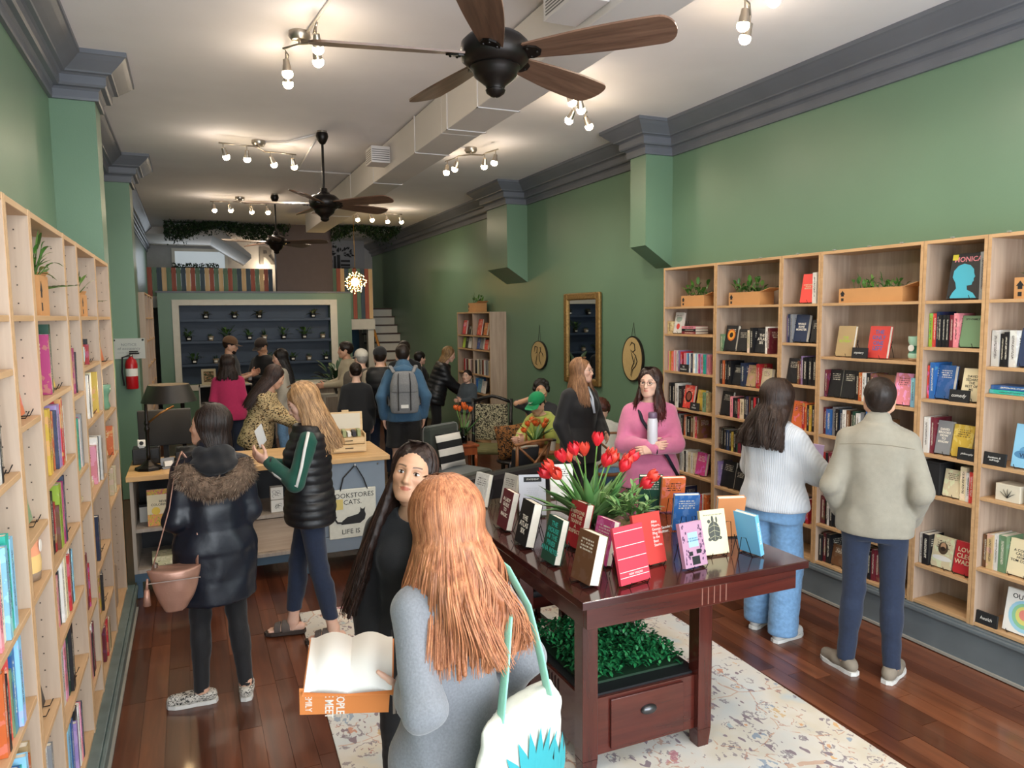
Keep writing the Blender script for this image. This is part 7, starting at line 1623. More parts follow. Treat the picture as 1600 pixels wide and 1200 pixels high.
cap_hat(dc[0], dc[2], cloth('dark_brown_cap', '2E221C'))
cu = tag(MB().lathe([(.028,0),(.036,.09),(.038,.10),(.0,.10)], n=14).build('coffee_cup', S_WHITE, loc=(.84, 12.2, 1.18)), 'white paper cup passed between the two men in caps', 'cup')
far('blonde woman in a black puffer jacket bending toward the child', (3.58, 11.35, .0), (.93, -.22), 1.68, [dict(mat=C_VEST, hem=-.10, ease=.04, th=.035, quilt=.075, qamp=.010, name='puffer_jacket', sw=.015, fold=.004)], BLKP, dict(style='long', col=('5A4026', 'A88456'), len=-.28, strands=240, behind=1, back=.14, vox=.011), bend=.34, vox=.014, head=(0, -15, 0), J=arms((.05, .42, .95), (-.1, .40, .92)))
far('person in black jacket and dark beanie behind the blonde woman', (3.52, 12.0, .0), (.9, .2), 1.54, [dict(mat=C_BLACK, hem=-.10, ease=.04, th=.03, name='jacket')], BLKP, dict(style='short', col=('0F0C0B', '1E1714'), vox=.012, th=.016, nape=.02))
ch = far('child in a grey denim jacket standing before the rear bookcase', (4.02, 11.0, .0), (-.85, -.5), 1.27, [dict(mat=cloth('grey_denim', '49525A'), hem=-.05, ease=.03, th=.025, name='denim_jacket')], dict(mat=cloth('beige_chino', '9C917F'), name='trousers', th=.02), dict(HSH, vol=1.0), head=(10, 6, 0), J=arms((.06, .26, 1.10), (-.06, .26, 1.10)), shoes=WHS)
# seated
cross_chair('oak chair under the seated person drinking by the wall', (4.08, 8.45, 0), math.atan2(-.86, -.5)+PI/2)
cross_chair('oak chair under the man in the green cap', (3.68, 7.50, 0), math.atan2(-.45, -.9)+PI/2)
cross_chair('oak chair under the person bending down in white', (4.10, 6.85, 0), math.atan2(.9, .3)+PI/2)
sp1 = far('seated dark-haired person raising a paper cup to the face', (4.08, 8.45, .0), (-.5, -.86), 1.70, [dict(mat=cloth('dark_grey_tee', '33343A'), hem=.0, ease=.02, sleeve=.45, name='tshirt')], dict(mat=cloth('cream_trouser', 'B5AC98'), name='trousers', th=.02), dict(style='curly', col=('0E0B0A', '211915'), vox=.011), sit=True, J=sitJ(wrR=(.06, .20, 1.13), wrL=(-.10, .40, .62)), hands=('grip', 'relax'), skin=SK3)
cu = tag(MB().lathe([(.030,0),(.042,.13),(.043,.135),(.0,.137)], n=16).build('paper_cup', plain('kraft_cup', 'A89070', .8), loc=(4.00, 8.27, 1.13), rot=(.9, -.5, 0)), 'kraft paper cup tipped toward the seated dark-haired person', 'cup')
sp2 = far('seated man in a lime sweatshirt and bright green cap', (3.68, 7.50, .0), (-.9, -.45), 1.68, [dict(mat=cloth('lime_fleece', 'B3BE62'), hem=.0, ease=.035, th=.03, sw=.01, name='sweatshirt')], DKJ, HSH, male=True, sit=True, bend=.25, J=sitJ(wrR=(.05, .42, .80), wrL=(-.06, .42, .80)), head=(0, -25, 0))
co = cap_hat(sp2[0], sp2[2], cloth('kelly_green_cap', '14905A'))
tx = text('cap_lettering', 'TRAIL\nDAY', .022, S_WHITE, co, tuple(float(v) for v in sp2[2]((0, .092, .075))), (PI/2-.75, 0, PI))
far('person in white bending forward beside the blazer woman', (4.10, 6.85, .0), (.3, .95), 1.66, [dict(mat=cloth('white_tee', 'BFBDB6'), hem=.0, ease=.03, sleeve=.5, name='tshirt')], dict(mat=C_DENIM, name='jeans'), dict(style='curly', col=('2A1410', '5A2C20'), vox=.011), sit=True, bend=.55, J=sitJ(wrR=(.10, .45, .55), wrL=(-.10, .45, .55)), head=(0, -30, 0))
# ================================================================== small things
# --- round oak pictures and gilt mirror on the right wall
M_FRAMEB = plain('black_frame', '17120E', .4); M_LINEN = plain('tan_linen', 'B39A68', .9, noise=.06, nscale=60)
def oval(label, y, z, ry, rz_, strokes, top):
    t = thing('oval_drawing', label, 'picture', (XR-.003, y, z), -PI/2, 'oval ink drawings on the green wall')   # local +X along the wall toward us, -Y into the room
    n = 40; rim = [(ry*math.cos(2*PI*k/n), 0, rz_*math.sin(2*PI*k/n)) for k in range(n)]
    MB().prism(rim, (0,-.022,0), (0,0,0)).build('frame', M_FRAMEB, t); MB().prism([(x*.90, 0, z_*.94) for x, _, z_ in rim], (0,-.026,0), (0,-.0221,0)).build('linen', M_LINEN, t)
    mb = MB()
    for s_ in strokes: mb.tube([(x*ry, -.027, z_*rz_) for x, z_ in s_], [.002]+[.0075]*(len(s_)-2)+[.002] if len(s_) > 2 else .003, 5)
    mb.build('ink_drawing', plain('sepia_ink', '2A2114', .8), t); MB().tube([(-.035,-.008,rz_), (0,-.004,rz_+top), (.035,-.008,rz_)], .0025, 5).build('hanging_cord', M_FRAMEB, t)
oval('smaller oval ink drawing hanging left of the gilt mirror', 9.45, 1.575, .26, .205, [[(-.5,.2),(-.4,.6),(-.1,.55),(-.15,.2),(-.4,.1)], [(-.1,.2),(-.2,-.2),(-.3,-.6),(-.1,-.7)], [(.1,.5),(.3,.55),(.3,.3),(.1,.1),(.15,-.3),(.35,-.65)], [(.3,.3),(.55,.1),(.6,-.1)]], .22)
oval('larger oval ink drawing of a bent figure between mirror and bookcases', 7.03, 1.645, .215, .255, [[(-.2,.55),(0,.72),(.25,.65),(.3,.4),(.1,.3),(-.15,.4)], [(.1,.3),(.35,.15),(.5,-.1),(.35,-.3),(.1,-.45),(-.05,-.8)], [(-.1,.35),(.05,.1),(.2,-.15),(.0,-.4),(-.1,-.75)], [(.3,.1),(.2,-.2),(.05,-.3)]], .15)
mi = thing('gilt_mirror', 'tall gilt-framed mirror reflecting the planted niche', 'mirror', (XR-.004, 8.18, 1.84), -PI/2)
M_GILT = plain('antique_gilt', '8C6E3E', .4, metal=.55, noise=.3, nscale=40, bmp=.5, bscale=60)
w, h = .46, .575
for q in ((-w, -w+.09, -h, h), (w-.09, w, -h, h), (-w+.0901, w-.0901, h-.09, h), (-w+.0901, w-.0901, -h, -h+.09)): MB().box(q[0], q[1], -.05, 0, q[2], q[3]).build('frame_rail', M_GILT, mi, bevel=.018)
MB().box(-w+.09, w-.09, -.02, -.015, -h+.09, h-.09).build('glass', plain('mirror_glass', 'C8CCCC', .02, metal=1.0), mi)
# --- sign and fire extinguisher on the left pilaster
nt_ = thing('permit_notice', 'framed white notice above the fire extinguisher', 'notice', (-.66, 9.795, 1.80)); MB().box(-.17, .17, -.012, 0, -.12, .12).build('sheet', plain('notice_paper', 'B9BCB8', .7), nt_)
text('lettering', 'NOTICE\nof occupancy\n----- ------ ----', .045, plain('ink_A', '6B6E74', .6), nt_, (0, -.0125, .0), (PI/2, 0, 0))
for x in (-.15, .15): MB().ball((x, -.013, .10), .012, 8, 6).build('seal', M_INK, nt_)
fe = thing('fire_extinguisher', 'red fire extinguisher with white label on the green pilaster', 'fire extinguisher', (-.64, 9.72, 1.33))
M_RED = plain('extinguisher_red', 'B3141E', .3)
MB().lathe([(.0,0),(.06,.0),(.065,.015),(.065,.29),(.055,.335),(.025,.36),(.02,.375)], n=20).build('cylinder', M_RED, fe, True, angle=50); MB().lathe([(.0655,.15),(.0656,.24)], n=20, caps=False).build('label', M_TAG, fe, True)
MB().lathe([(.022,.375),(.022,.40),(.0,.41)], n=12).build('valve', M_NICKEL, fe, True); MB().box(-.015, .09, -.01, .01, .405, .425).box(-.015, .08, -.008, .008, .43, .445).build('lever', C_LEG, fe); MB().tube([(-.02,0,.39),(-.09,0,.37),(-.10,0,.2),(-.085,0,.04)], .010, 8).build('hose', C_LEG, fe, True)
MB().box(-.05, .05, .064, .075, .05, .3).build('bracket', M_NICKEL, fe)
# --- desk lamp and till clutter on the counter
lm = thing('desk_lamp', 'black pharmacy lamp with wide dark shade on the counter', 'table lamp', (-.34, 6.42, .966))
MB().lathe([(.0,0),(.105,0),(.10,.02),(.06,.035),(.03,.06),(.02,.075)], n=8).build('base', M_BRONZE, lm); MB().lathe([(.014,.07),(.016,.12),(.012,.14),(.014,.30),(.02,.31),(.02,.33),(.012,.34),(.02,.36),(.02,.375),(.012,.39),(.012,.52),(.018,.53),(.0,.55)], n=14).build('stem', M_BRONZE, lm, True)
MB().tube([(.0,0,.36),(.10,.0,.44),(.20,.0,.49)], .008, 8).build('arm', plain('aged_brass', '8A6238', .35, metal=.8), lm, True)
MB().lathe([(.205,.53),(.15,.665)], (.17, 0, 0), 32, caps=False).lathe([(.201,.531),(.147,.664)], (.17, 0, 0), 32, caps=False).build('lamp_shade', plain('dark_metal_shade', '2A2724', .4, metal=.3), lm, True)
MB().tube([(.17,0,.53),(.17,0,.60)], .012, 8).build('socket', plain('aged_brass', '8A6238', .35, metal=.8), lm); MB().ball((.17,0,.615), .028, 12, 8).build('bulb', plain('lamp_bulb', 'FFE2B0', .3, emit=('FFD79A', 45)), lm, True)
dl = bpy.data.lights.new('desk_lamp_glow', 'POINT'); dl.energy = 9; dl.color = (1, .78, .5); dl.shadow_soft_size = .03; do = bpy.data.objects.new('desk_lamp_glow', dl); COL.objects.link(do); do.parent = lm; do.location = (.17, 0, .655)
mo = thing('till_monitor', 'black till monitor seen from behind the lamp', 'monitor', (-.22, 6.72, .966)); MB().box(-.20, .20, -.02, .02, .14, .44, Matrix.Rotation(.1, 4, 'X')).build('screen_shell', C_LEG, mo, bevel=.008); MB().box(-.02, .02, -.01, .03, .02, .18).build('stand', C_LEG, mo); MB().lathe([(.09,0),(.09,.012),(.02,.02)], n=20).build('foot', C_LEG, mo)
for nm, lb, x, y, sx, sy, sz, z in (('receipt_printer', 'low black receipt printer on the counter behind the lamp base', -.37, 6.74, .10, .1, .13, .966), ('cash_drawer', 'wide black cash drawer box on the counter', .02, 6.62, .17, .16, .11, .966)):
    t = thing(nm, lb, 'till equipment', (x, y, z)); MB().box(-sx, sx, -sy, sy, 0, sz).build('housing', plain('black_plastic', '131418', .45), t, bevel=.008); MB().box(-sx*.8, sx*.8, -sy-.003, -sy, sz*.3, sz*.38).build('slot', plain('slot_dark', '08080A', .6), t)
wc = thing('white_camera_cube', 'small white cube camera with round black lens beside the lamp', 'camera', (-.40, 6.70, 1.0965)); MB().box(-.03, .03, -.025, .025, .01, .07).build('housing', S_WHITE, wc, bevel=.006); MB().lathe([(.0,0),(.016,0),(.016,.004),(.0,.005)], n=16, M=Matrix.Translation((0, -.025, .042)) @ Matrix.Rotation(PI/2, 4, 'X')).build('lens', M_INK, wc); MB().box(-.02, .02, -.015, .015, 0, .0099).build('foot', S_WHITE, wc)
bcase = thing('bookmark_tray', 'white tray of bookmarks leaning on the cash drawer', 'tray', (-.20, 6.40, .966), .3); MB().box(-.05, .05, -.03, .03, 0, .012).box(-.05, .05, .025, .03, .012, .08).build('tray', plain('grey_plastic', '8E9094', .5), bcase); MB().box(-.03, .03, -.02, .018, .0125, .055, Matrix.Rotation(-.3, 4, 'X')).build('bookmarks', M_TAG, bcase)
potted('small spider plant in a yellow pot on the cash drawer', (.06, 6.60, 1.077), 1, .13, 5, .035, .055, None, 'spider_plant', plain('yellow_pot', 'BDB45C', .5), 26, leafmat('spider_leaf', ['8A9A4C', 'A8B468', '6E8038']), False)
tag(MB().lathe([(.03,0),(.032,.06),(.030,.06),(.028,.004)], n=16).build('white_candle', M_TAG, loc=(.145, 6.58, 1.077)), 'white candle beside the yellow-potted plant', 'candle')
tag(MB().lathe([(.0,0),(.045,0),(.047,.005),(.047,.13),(.043,.13),(.0,.125)], n=20).build('orange_candle_jar', blotch('sunset_label', 'C8743C', 'D98A4C', 8, .5), loc=(.08, 6.30, .966), bevel=.002), 'orange candle jar at the counter edge by the fur hood', 'candle')
# jewellery chest
jc = thing('jewellery_chest', 'open light-wood chest with two small drawers on the counter', 'jewellery box', (1.24, 6.52, .966), -.08)
M_ASH = wood('pale_ash', 'C9A877', 'DDC092', .5, 'X', 1.4)
MB().box(-.15, .15, -.10, .10, 0, .012).box(-.15, -.138, -.10, .10, .012, .16).box(.138, .15, -.10, .10, .012, .16).box(-.138, .138, .088, .10, .012, .16).build('carcass', M_ASH, jc)
for i, (z, dy) in enumerate(((.014, -.03), (.075, -.005))):
    o = MB().box(-.136, .136, -.10+dy, .085, z, z+.055).build('drawer', M_ASH, jc, bevel=.002); MB().box(-.035, .035, -.103+dy, -.1002+dy, z+.024, z+.032).build('slot', plain('drawer_slot', '4A3824', .7), o)
MB().box(-.15, .15, -.012, .012, 0, .17, Matrix.Translation((0, .112, .161)) @ Matrix.Rotation(-.12, 4, 'X')).build('lid', M_ASH, jc, bevel=.003); MB().box(-.13, .13, -.0135, -.0121, .02, .155, Matrix.Translation((0, .112, .161)) @ Matrix.Rotation(-.12, 4, 'X')).build('lid_lining', plain('cream_lining', 'D5CBB8', .9), jc)
for i in range(6): MB().box(-.13+i*.042, -.10+i*.042, -.08, .05, .135, .172+.008*(i % 3)).build('pin_card', plain('pin_card_%d' % (i % 3), ('DAD6CC', '2E2A30', '9AA070')[i % 3], .6), jc)
MB().box(-.03, .03, -.012, .012, .171, .185, Matrix.Translation((0, .133, .161))).build('lid_catch', M_ASH, jc)
# printed tote hanging on the end cabinet
tt = thing('cat_tote_bag', 'canvas tote printed with a black cat hanging on the counter end', 'tote bag', (1.20, 6.193, 0))
MB().box(-.20, .20, -.022, -.006, .28, .70).build('bag_panel', M_CANVAS, tt, bevel=.006)
for x in (-1,): MB().tube([(-.10,-.016,.69),(-.07,-.018,.80),(.02,-.02,.89),(.04,-.02,.89),(.10,-.018,.78),(.13,-.016,.69)], .014, 6, flat=.35).build('handle', C_LEG, tt, True)
MB().tube([(.03,-.001,.90),(.03,-.022,.895),(.03,-.028,.91)], .006, 6).build('hook', S_WHITE, tt)
text('lettering', 'BOOKSTORES\nCATS.', .058, M_INK, tt, (-.0, -.0228, .615), (PI/2, 0, 0), lead=1.0); text('lettering', 'LIFE IS', .058, M_INK, tt, (-.02, -.0228, .335), (PI/2, 0, 0))
mb = MB(); cat = [(-.10,.40),(.06,.40),(.10,.43),(.11,.47),(.10,.50),(.105,.535),(.09,.52),(.075,.522),(.065,.538),(.062,.50),(.045,.48),(.0,.47),(-.05,.46),(-.09,.43)]
mb.prism([(x, 0, z) for x, z in cat], (0,-.0236,0), (0,-.0221,0)); mb.tube([(-.09,-.0228,.415),(-.13,-.0228,.42),(-.15,-.0228,.45),(-.14,-.0228,.475)], .009, 5); mb.build('cat_print', M_INK, tt)
MB().box(-.155, -.08, -.0236, -.0223, .53, .62).build('price_note', plain('yellow_note', 'D2BE74', .7), tt)
# --- tulips, vase and rooted plant on the table
vs_ = thing('glass_vase', 'clear glass vase holding red tulips on the display table', 'vase', (1.99, 3.47, TZ)); M_GLASS = plain('vase_glass', 'E8F0EC', .03, trans=1.0, spec=.5)
MB().lathe([(.0,0),(.05,0),(.055,.01),(.048,.09),(.055,.17),(.058,.18),(.054,.18),(.051,.17),(.044,.09),(.05,.012),(.0,.01)], n=24).build('vase_body', M_GLASS, vs_, True); 
M_TUL = [plain('tulip_red', 'D3222F', .45, noise=.15, nscale=14, stretch=(1,1,.3)), plain('tulip_coral', 'D8402F', .45, noise=.15, nscale=14), plain('tulip_orange', 'D9662A', .45, noise=.15, nscale=14)]; M_STEM = plain('tulip_stem', '5E8A3E', .5); M_TLEAF = leafmat('tulip_leaf', ['4F7F45', '6B9A58', '3F6E3C', '7FA868'], .4)
def tulip(label, base, tip, mat, seed, group, sc=1.0, leaves=1):
    rr = random.Random(seed); t = thing('tulip', uniq(label), 'flower', base, 0, group); d_ = Vector(tip)-Vector(base); mid = d_*.5+Vector((d_.x*-.12, d_.y*-.12, .02))
    MB().tube([(0,0,0), mid, d_], .0032*sc, 6).build('stem', M_STEM, t, True)
    ax = (d_-mid).normalized(); Mx = Matrix.Translation(d_) @ ax.to_track_quat('Z', 'Y').to_matrix().to_4x4(); mb = MB()
    for ring in range(2):
        for k in range(3):
            a = 2*PI*k/3+ring*PI/3; vs = []; rows = 6
            for i in range(rows+1):
                u = i/rows; rad = (.006+.021*math.sin(min(1, u*1.15)*PI*.62)-(.006*max(0, u-.75)*4))*sc*(1 if ring else .94); wid = (.95*math.sin(PI*(.12+.80*u))**.8)*.62
                for j in (-1, 0, 1): aa = a+j*wid; vs.append(Mx @ Vector((rad*math.cos(aa), rad*math.sin(aa), (.062*u-(.006 if j else 0)*u)*sc)))
            fs = []
            for i in range(rows): b0 = i*3; fs += [(b0, b0+1, b0+4, b0+3), (b0+1, b0+2, b0+5, b0+4)]
            mb.add(vs, fs)
    put('bloom', mb.mesh('bloom', True, False), mat, t)
    if leaves:
        mb = MB()
        for k in range(leaves):
            a = math.atan2(d_.y, d_.x)+rr.uniform(-.9, .9); el = rr.uniform(.6, 1.25); leaf_mesh(mb, d_*.15, (math.cos(a)*math.cos(el), math.sin(a)*math.cos(el), math.sin(el)), rr.uniform(.22, .34)*sc, rr.uniform(.030, .045)*sc, rr.uniform(.05, .45), seg=7, fold=.35)
        put('leaf', mb.mesh('leaf', True, False), M_TLEAF, t)
P0 = Vector((1.99, 3.47, TZ+.02)); rr = random.Random(12)
tips = [(-.24,-.05,.34),(-.22,-.02,.37),(-.16,.02,.41),(-.19,-.12,.35),(-.10,-.04,.46),(-.12,.08,.40),(.02,.02,.50),(-.04,.10,.43),(.05,-.06,.40),(.09,.0,.40),(.14,-.05,.37),(.17,.02,.38),(.20,.06,.40),(.10,.10,.40),(.24,-.08,.29),(.28,-.05,.32)]
pos_ = ['leftmost low', 'left upper', 'tall left-centre', 'low front left', 'high centre-left', 'back left', 'topmost', 'back centre', 'front centre', 'centre', 'front right-centre', 'right-centre', 'upper right', 'back right', 'lowest right', 'outermost right']
ort = Vector((math.cos(math.radians(23.5)), -math.sin(math.radians(23.5)), 0)); ofw = Vector((ort.y*-1, ort.x, 0))
for i, tp in enumerate(tips): tulip('%s red tulip of the bunch in the glass vase' % pos_[i], tuple(P0+Vector((rr.uniform(-.03,.03), rr.uniform(-.03,.03), 0))), tuple(P0+ort*tp[0]+ofw*tp[1]+Vector((0,0,tp[2]))), M_TUL[i % 2], i, 'red tulips in the glass vase', 1.3, 4)
rk = thing('rooted_planter', 'dark round planter with pale mossy roots and a leafy shrub on the table', 'potted plant', (2.06, 3.22, TZ))
MB().lathe([(.0,0),(.06,0),(.10,.03),(.125,.075),(.12,.10),(.11,.10),(.105,.08)], n=28).build('bowl', plain('dark_stoneware', '1A1614', .4), rk, True, angle=45)
part('moss_mound', iso([ell((0,0,.115), (.105,.10,.05), k=.02)], .008, lambda f_, X, Y, Z: f_+wr(.007, 90, 6)(X, Y, Z)), plain('pale_moss', '9C8A66', .95, noise=.3, nscale=40, bmp=.8, bscale=70), rk)
mb = MB(); rr = random.Random(77)
for k in range(26):
    a = rr.uniform(0, 2*PI); mb.tube([(.07*math.cos(a), .07*math.sin(a), .15), (.10*math.cos(a+.4), .10*math.sin(a+.4), .13), (.11*math.cos(a+.8), .11*math.sin(a+.8), .10)], .0025, 4)
mb.build('roots', plain('pale_root', 'B8A684', .9), rk); mb = MB(); ml = MB()
for k in range(16):
    a = rr.uniform(0, 2*PI); el = rr.uniform(.35, 1.2); d_ = Vector((math.cos(a)*math.cos(el), math.sin(a)*math.cos(el), math.sin(el))); L_ = rr.uniform(.12, .24); b_ = Vector((0,0,.15)); mb.tube([b_, b_+d_*L_], .002, 4)
    for j in range(7): aa = rr.uniform(0, 2*PI); ml_d = (d_+Vector((math.cos(aa), math.sin(aa), rr.uniform(-.1,.7)))*.9).normalized(); leaf_mesh(ml, b_+d_*L_*(.35+.1*j), ml_d, rr.uniform(.05, .085), rr.uniform(.018, .028), rr.uniform(.1, .5), seg=3)
mb.build('twigs', plain('green_twig', '5A6A38', .6), rk); put('leaves', ml.mesh('leaves', True, False), leafmat('shrub_leaf', ['5C8A4A', '7FA860', '456F3A', '9ABA7A']), rk)
# tulips in the lounge
vs2 = thing('glass_vase', 'glass vase of orange tulips on the orange side table', 'vase', (3.02, 8.45, .586)); MB().lathe([(.0,0),(.04,0),(.045,.01),(.045,.20),(.042,.20),(.042,.012),(.0,.01)], n=20).build('vase_body', M_GLASS, vs2, True)
for i, (x, y, z) in enumerate(((-.07,0,.40),(-.03,.03,.38),(.0,-.03,.41),(.03,.02,.39),(.07,0,.37),(.02,.05,.42))): tulip('orange tulip, %s in the side-table vase' % ords[i], (3.02, 8.45, .60), (3.02+x*1.2, 8.45+y, .60+z), M_TUL[2], 40+i, 'orange tulips on the side table', 1.2, 1)
bs_ = thing('tulip_basket', 'wicker basket of orange tulips on the round cafe table', 'basket', (3.36, 7.12, .7305)); MB().lathe([(.0,0),(.09,0),(.11,.08),(.105,.08),(.085,.006),(.0,.006)], n=20).build('basket_body', M_HONEY, bs_, True); MB().tube([(-.105,0,.08),(-.10,0,.2),(-.05,0,.29),(0,0,.31),(.05,0,.29),(.10,0,.2),(.105,0,.08)], .010, 8).build('handle', wood('basket_handle', 'A86A34', 'C48A4C', .5, 'X'), bs_, True)
for i, (x, y, z) in enumerate(((-.12,-.03,.16),(-.07,.0,.21),(-.02,-.04,.22),(.03,.02,.20),(.08,-.02,.19),(.11,.0,.23),(.0,.06,.24))): tulip('orange tulip, %s in the cafe basket' % ords[i], (3.36, 7.12, .745), (3.36+x, 7.12+y, .745+z), M_TUL[2], 60+i, 'orange tulips in the cafe basket', 1.15, 1)
cc = thing('takeaway_cup', 'white takeaway cup with black lid on the cafe table', 'cup', (3.44, 6.86, .7305)); MB().lathe([(.0,0),(.028,0),(.038,.10),(.0,.10)], n=18).build('cup_body', S_WHITE, cc, True, angle=40); MB().lathe([(.040,.1001),(.041,.11),(.034,.118),(.0,.12)], n=18).build('lid', C_LEG, cc, True, angle=40)
# --- carton planters on top of the bookcases
M_CARTON = plain('kraft_carton', 'C08C58', .8, noise=.05)
def carton(label, loc, L_, dep, h, rz, kind, seed, nl, hl, arrow=True):
    t = thing('carton_planter', label, 'planter box', loc, rz, 'carton planters on the bookcases'); W2, D2 = L_/2, dep/2; k = .004
    MB().box(-W2, W2, -D2, -D2+k, 0, h).box(-W2, W2, D2-k, D2, 0, h).box(-W2, -W2+k, -D2+k, D2-k, 0, h).box(W2-k, W2, -D2+k, D2-k, 0, h).box(-W2+k, W2-k, -D2+k, D2-k, 0, k).build('carton', M_CARTON, t)
    MB().box(0, .10, -D2+.01, D2-.01, -.002, .002, Matrix.Translation((W2, 0, h)) @ Matrix.Rotation(-.25, 4, 'Y')).build('flap', M_CARTON, t)
    if arrow: MB().prism([(-W2+.02,0,h*.45),(-W2+.045,0,h*.45),(-W2+.045,0,h*.60),(-W2+.055,0,h*.60),(-W2+.0325,0,h*.85),(-W2+.01,0,h*.60),(-W2+.02,0,h*.60)], (0,-D2-.0012,0), (0,-D2-.0002,0)).box(-W2+.022, -W2+.043, -D2-.0012, -D2-.0002, h*.12, h*.32).build('arrow_print', M_INK, t)
    p_ = thing('leafy_plant', label.replace('carton', 'leafy plant').replace('kraft ', ''), 'plant', loc, rz, 'plants in the carton planters'); rr = random.Random(seed); mb = MB(); ms = MB()
    for i in range(nl):
        x = rr.uniform(-W2*.75, W2*.7); y = rr.uniform(-D2*.5, D2*.5); a = rr.uniform(0, 2*PI); el = rr.uniform(.35, 1.4); d_ = Vector((math.cos(a)*math.cos(el), math.sin(a)*math.cos(el)*.6, math.sin(el)))
        b_ = Vector((x, y, h*.75)); L2 = hl*rr.uniform(.25, .75); ms.tube([b_, b_+d_*L2], .0022, 4)
        if kind == 'zz':
            for j in range(8):
                for s_ in (-1, 1): leaf_mesh(mb, b_+d_*L2*(.3+.1*j), (d_*.6+Vector((-d_.y, d_.x, .2))*s_), .035, .013, .1, seg=2)
        else: leaf_mesh(mb, b_+d_*L2, d_, hl*rr.uniform(.35, .55), hl*rr.uniform(.13, .2) if kind != 'blade' else .018, rr.uniform(.1, .7), seg=4)
    ms.build('stems', plain('plant_stem', '4A6A30', .6), p_); put('leaves', mb.mesh('leaves', True, False), leafmat('planter_leaf', ['3A6A2A', '5A8A3A', '2C5424', '7AA050'], .35), p_)
    mb = MB().box(-W2+.01, W2-.01, -D2+.01, D2-.01, h*.55, h*.72); mb.build('soil', plain('potting_soil', '2A2018', .95), p_)
zt = 2.2105
carton('kraft carton of broad leaves on the bookcase by the oval drawing', (4.385, 5.68, zt), .34, .15, .10, -PI/2, 'leaf', 1, 26, .22)
carton('kraft carton of glossy lily leaves on the second bookcase', (4.385, 4.98, zt), .38, .15, .11, -PI/2, 'leaf', 2, 46, .18)
carton('kraft carton of trailing pothos above the mystery shelf', (4.385, 3.72, zt), .52, .15, .10, -PI/2, 'leaf', 3, 44, .13)
carton('kraft carton at the picture edge right on its top shelf', (4.385, 2.59, zt), .30, .15, .12, -PI/2, 'leaf', 4, 14, .15)
carton('tall kraft carton of bushy grass and fern on a birch bookcase', (-.60, 3.52, 2.166), .20, .14, .16, PI/2, 'blade', 5, 60, .24)
carton('small kraft carton with a sprig on the farther birch bookcase', (-.60, 4.78, 2.166), .22, .14, .12, PI/2, 'blade', 6, 30, .20)
carton('kraft carton with orchid on the free-standing rear bookcase', (4.41, 11.55, 2.201), .34, .2, .15, -PI/2, 'leaf', 8, 20, .22)
for lb, loc, rz_, seed, zs in (('arching zz fronds beside the bushy grass carton', (-.64, 3.70, 2.166), .9, 3, .75), ('arching zz fronds at the end of the birch bookcases', (-.66, 5.55, 2.166), 1.2, 9, .6)):
    t = thing('zz_plant', lb, 'plant', loc, rz_); t.scale = (zs,)*3; mb = MB(); ms = MB(); rr = random.Random(seed)
    MB().lathe([(.0,0),(.04,0),(.05,.08),(.045,.08),(.0,.07)], n=16).build('pot', M_POTS[1], t, True)
    for k in range(6):
        a = rr.uniform(-.9, 1.3); d0 = Vector((math.cos(a)*.5+.15, math.sin(a)*.6, .9)).normalized(); pts = [Vector((0,0,.07))+d0*(.05*i)+Vector((.012*i*i*math.cos(a)*.3, .012*i*i*math.sin(a)*.5, -.004*i*i)) for i in range(6)]; ms.tube(pts, [.004,.0035,.003,.003,.002,.001], 5)
        for i in range(1, 6):
            for s_ in (-1, 1):
                for h_ in (0, .5): q = pts[i]*(1-h_)+pts[i-1]*h_; dd = (pts[i]-pts[i-1]).normalized(); leaf_mesh(mb, q, dd*.5+dd.cross(Vector((0,0,1)))*s_+Vector((0,0,.2)), .045, .018, .1, seg=2)
    ms.build('stems', plain('plant_stem', '4A6A30', .6), t); put('leaves', mb.mesh('leaves', True, False), leafmat('zz_leaf', ['3E6030', '5A7A3C', '2E4A26']), t)
# --- cafe bar before the partition: cube shelf with cards, bar with a big leafy plant
cbx = thing('cube_shelf', 'white cube shelf with books and cards near the cafe bar', 'shelf unit', (.10, 12.95, 0)); 
for x in (0, .41, .82): MB().box(x, x+.02, 0, .38, 0, 1.05).build('upright', M_WHITE, cbx)
for z in (.02, .36, .70, 1.03): MB().box(.0201 if z < 1.03 else -.01, .8199 if z < 1.03 else .85, 0, .38, z, z+.02).build('shelf', M_WHITE, cbx)
MB().box(.02, .82, .37, .38, .04, 1.03).build('back_panel', plain('unit_back_dark', '2B2B2D', .7), cbx)
for i, (x, w_, h_) in enumerate(((.16, .22, .27), (.42, .20, .2), (.68, .2, .16))):
    t = thing('picture_card', 'framed botanical card, %s on the white cube shelf' % ords[i], 'card', (.10+x, 13.05, 1.0505)); t.rotation_euler = (-.18, 0, 0); MB().box(-w_/2, w_/2, -.006, .006, .004, h_).build('card_board', plain('ivory_card', 'CBBFA0', .8), t); MB().box(-w_*.35, w_*.35, -.0075, -.0062, h_*.2, h_*.85).build('print', blotch('botanical_%d' % i, '3A4A34', '8A6A50', 30, .5, 'B0A080'), t)
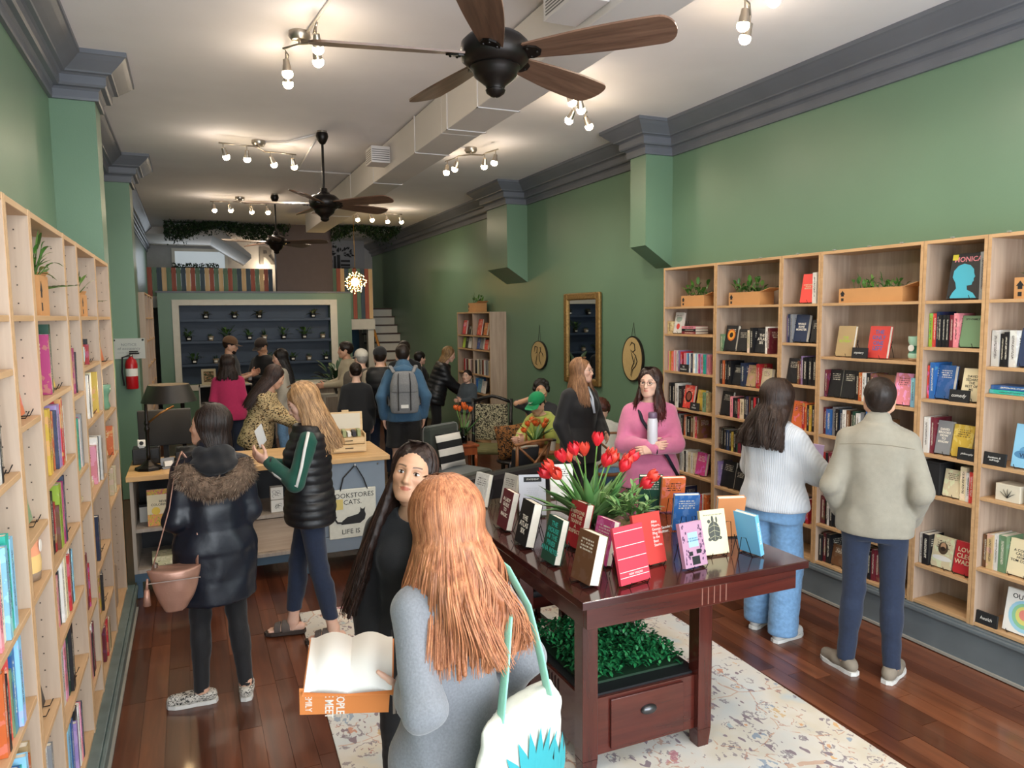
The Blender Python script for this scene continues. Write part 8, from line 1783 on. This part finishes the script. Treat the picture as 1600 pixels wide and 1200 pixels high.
br_ = thing('cafe_bar', 'white cafe bar counter before the planted niche', 'counter', (1.30, 13.6, 0)); MB().box(0, 1.6, 0, .5, 0, .90).build('body', M_GREYWOOD, br_); MB().box(-.03, 1.63, -.03, .53, .901, .94).build('top', M_WHITE, br_)
potted('large glossy leafy plant in a black pot on the bar end', (2.28, 12.55, .86), 0, .55, 44, .10, .16, None, 'leafy_plant', M_POTS[0], 60, LEAFS[1]); pdz = thing('plant_stand', 'white stand under the large leafy plant', 'stand', (2.28, 12.55, 0)); MB().box(-.3, .3, -.15, .15, .82, .8595).build('top', M_WHITE, pdz)
for x in (-.27, .27): MB().box(x-.02, x+.02, -.12, .12, 0, .82).build('leg', M_WHITE, pdz)
potted('spiky fern on the cube shelf end near the left wall', (-.15, 12.75, .9), 1, .34, 45, .09, .14, None, 'fern', M_POTS[0], 46, LEAFS[1]); pz = thing('plant_stand', 'dark stand under the spiky fern', 'stand', (-.15, 12.75, 0)); MB().lathe([(.14,0),(.14,.02),(.03,.04),(.03,.86),(.13,.88),(.13,.8995)], n=20).build('pedestal', M_BRONZE, pz)
# lanyard with keys on the long-haired woman
ky = thing('key_lanyard', 'black lanyard with metal keys hanging at the long-haired woman', 'keys', (.66, 2.70, 0)); MB().tube([(0,0,.95),(-.01,-.03,.85),(-.01,-.04,.74)], .006, 6, flat=.4).build('cord', C_LEG, ky); MB().tube([(-.01+.014*math.cos(t), -.045, .725+.014*math.sin(t)) for t in np.linspace(0, 2*PI, 13)], .0025, 5).build('ring', M_NICKEL, ky)
for k in range(2): MB().box(-.016+k*.014, -.006+k*.014, -.05-k*.004, -.047-k*.004, .64, .715).build('key', M_NICKEL, ky)
# ================================================================== lettering becomes ordinary mesh
bpy.context.view_layer.update()
_dg = bpy.context.evaluated_depsgraph_get()
for o in [o for o in COL.objects if o.type == 'FONT']:
    me = bpy.data.meshes.new_from_object(o.evaluated_get(_dg)); me.name = o.name
    n = bpy.data.objects.new('tmp', me); COL.objects.link(n); n.parent = o.parent; n.matrix_local = o.matrix_local.copy()
    nm = o.name.split('.')[0]; cu = o.data; bpy.data.objects.remove(o); bpy.data.curves.remove(cu); n.name = nm
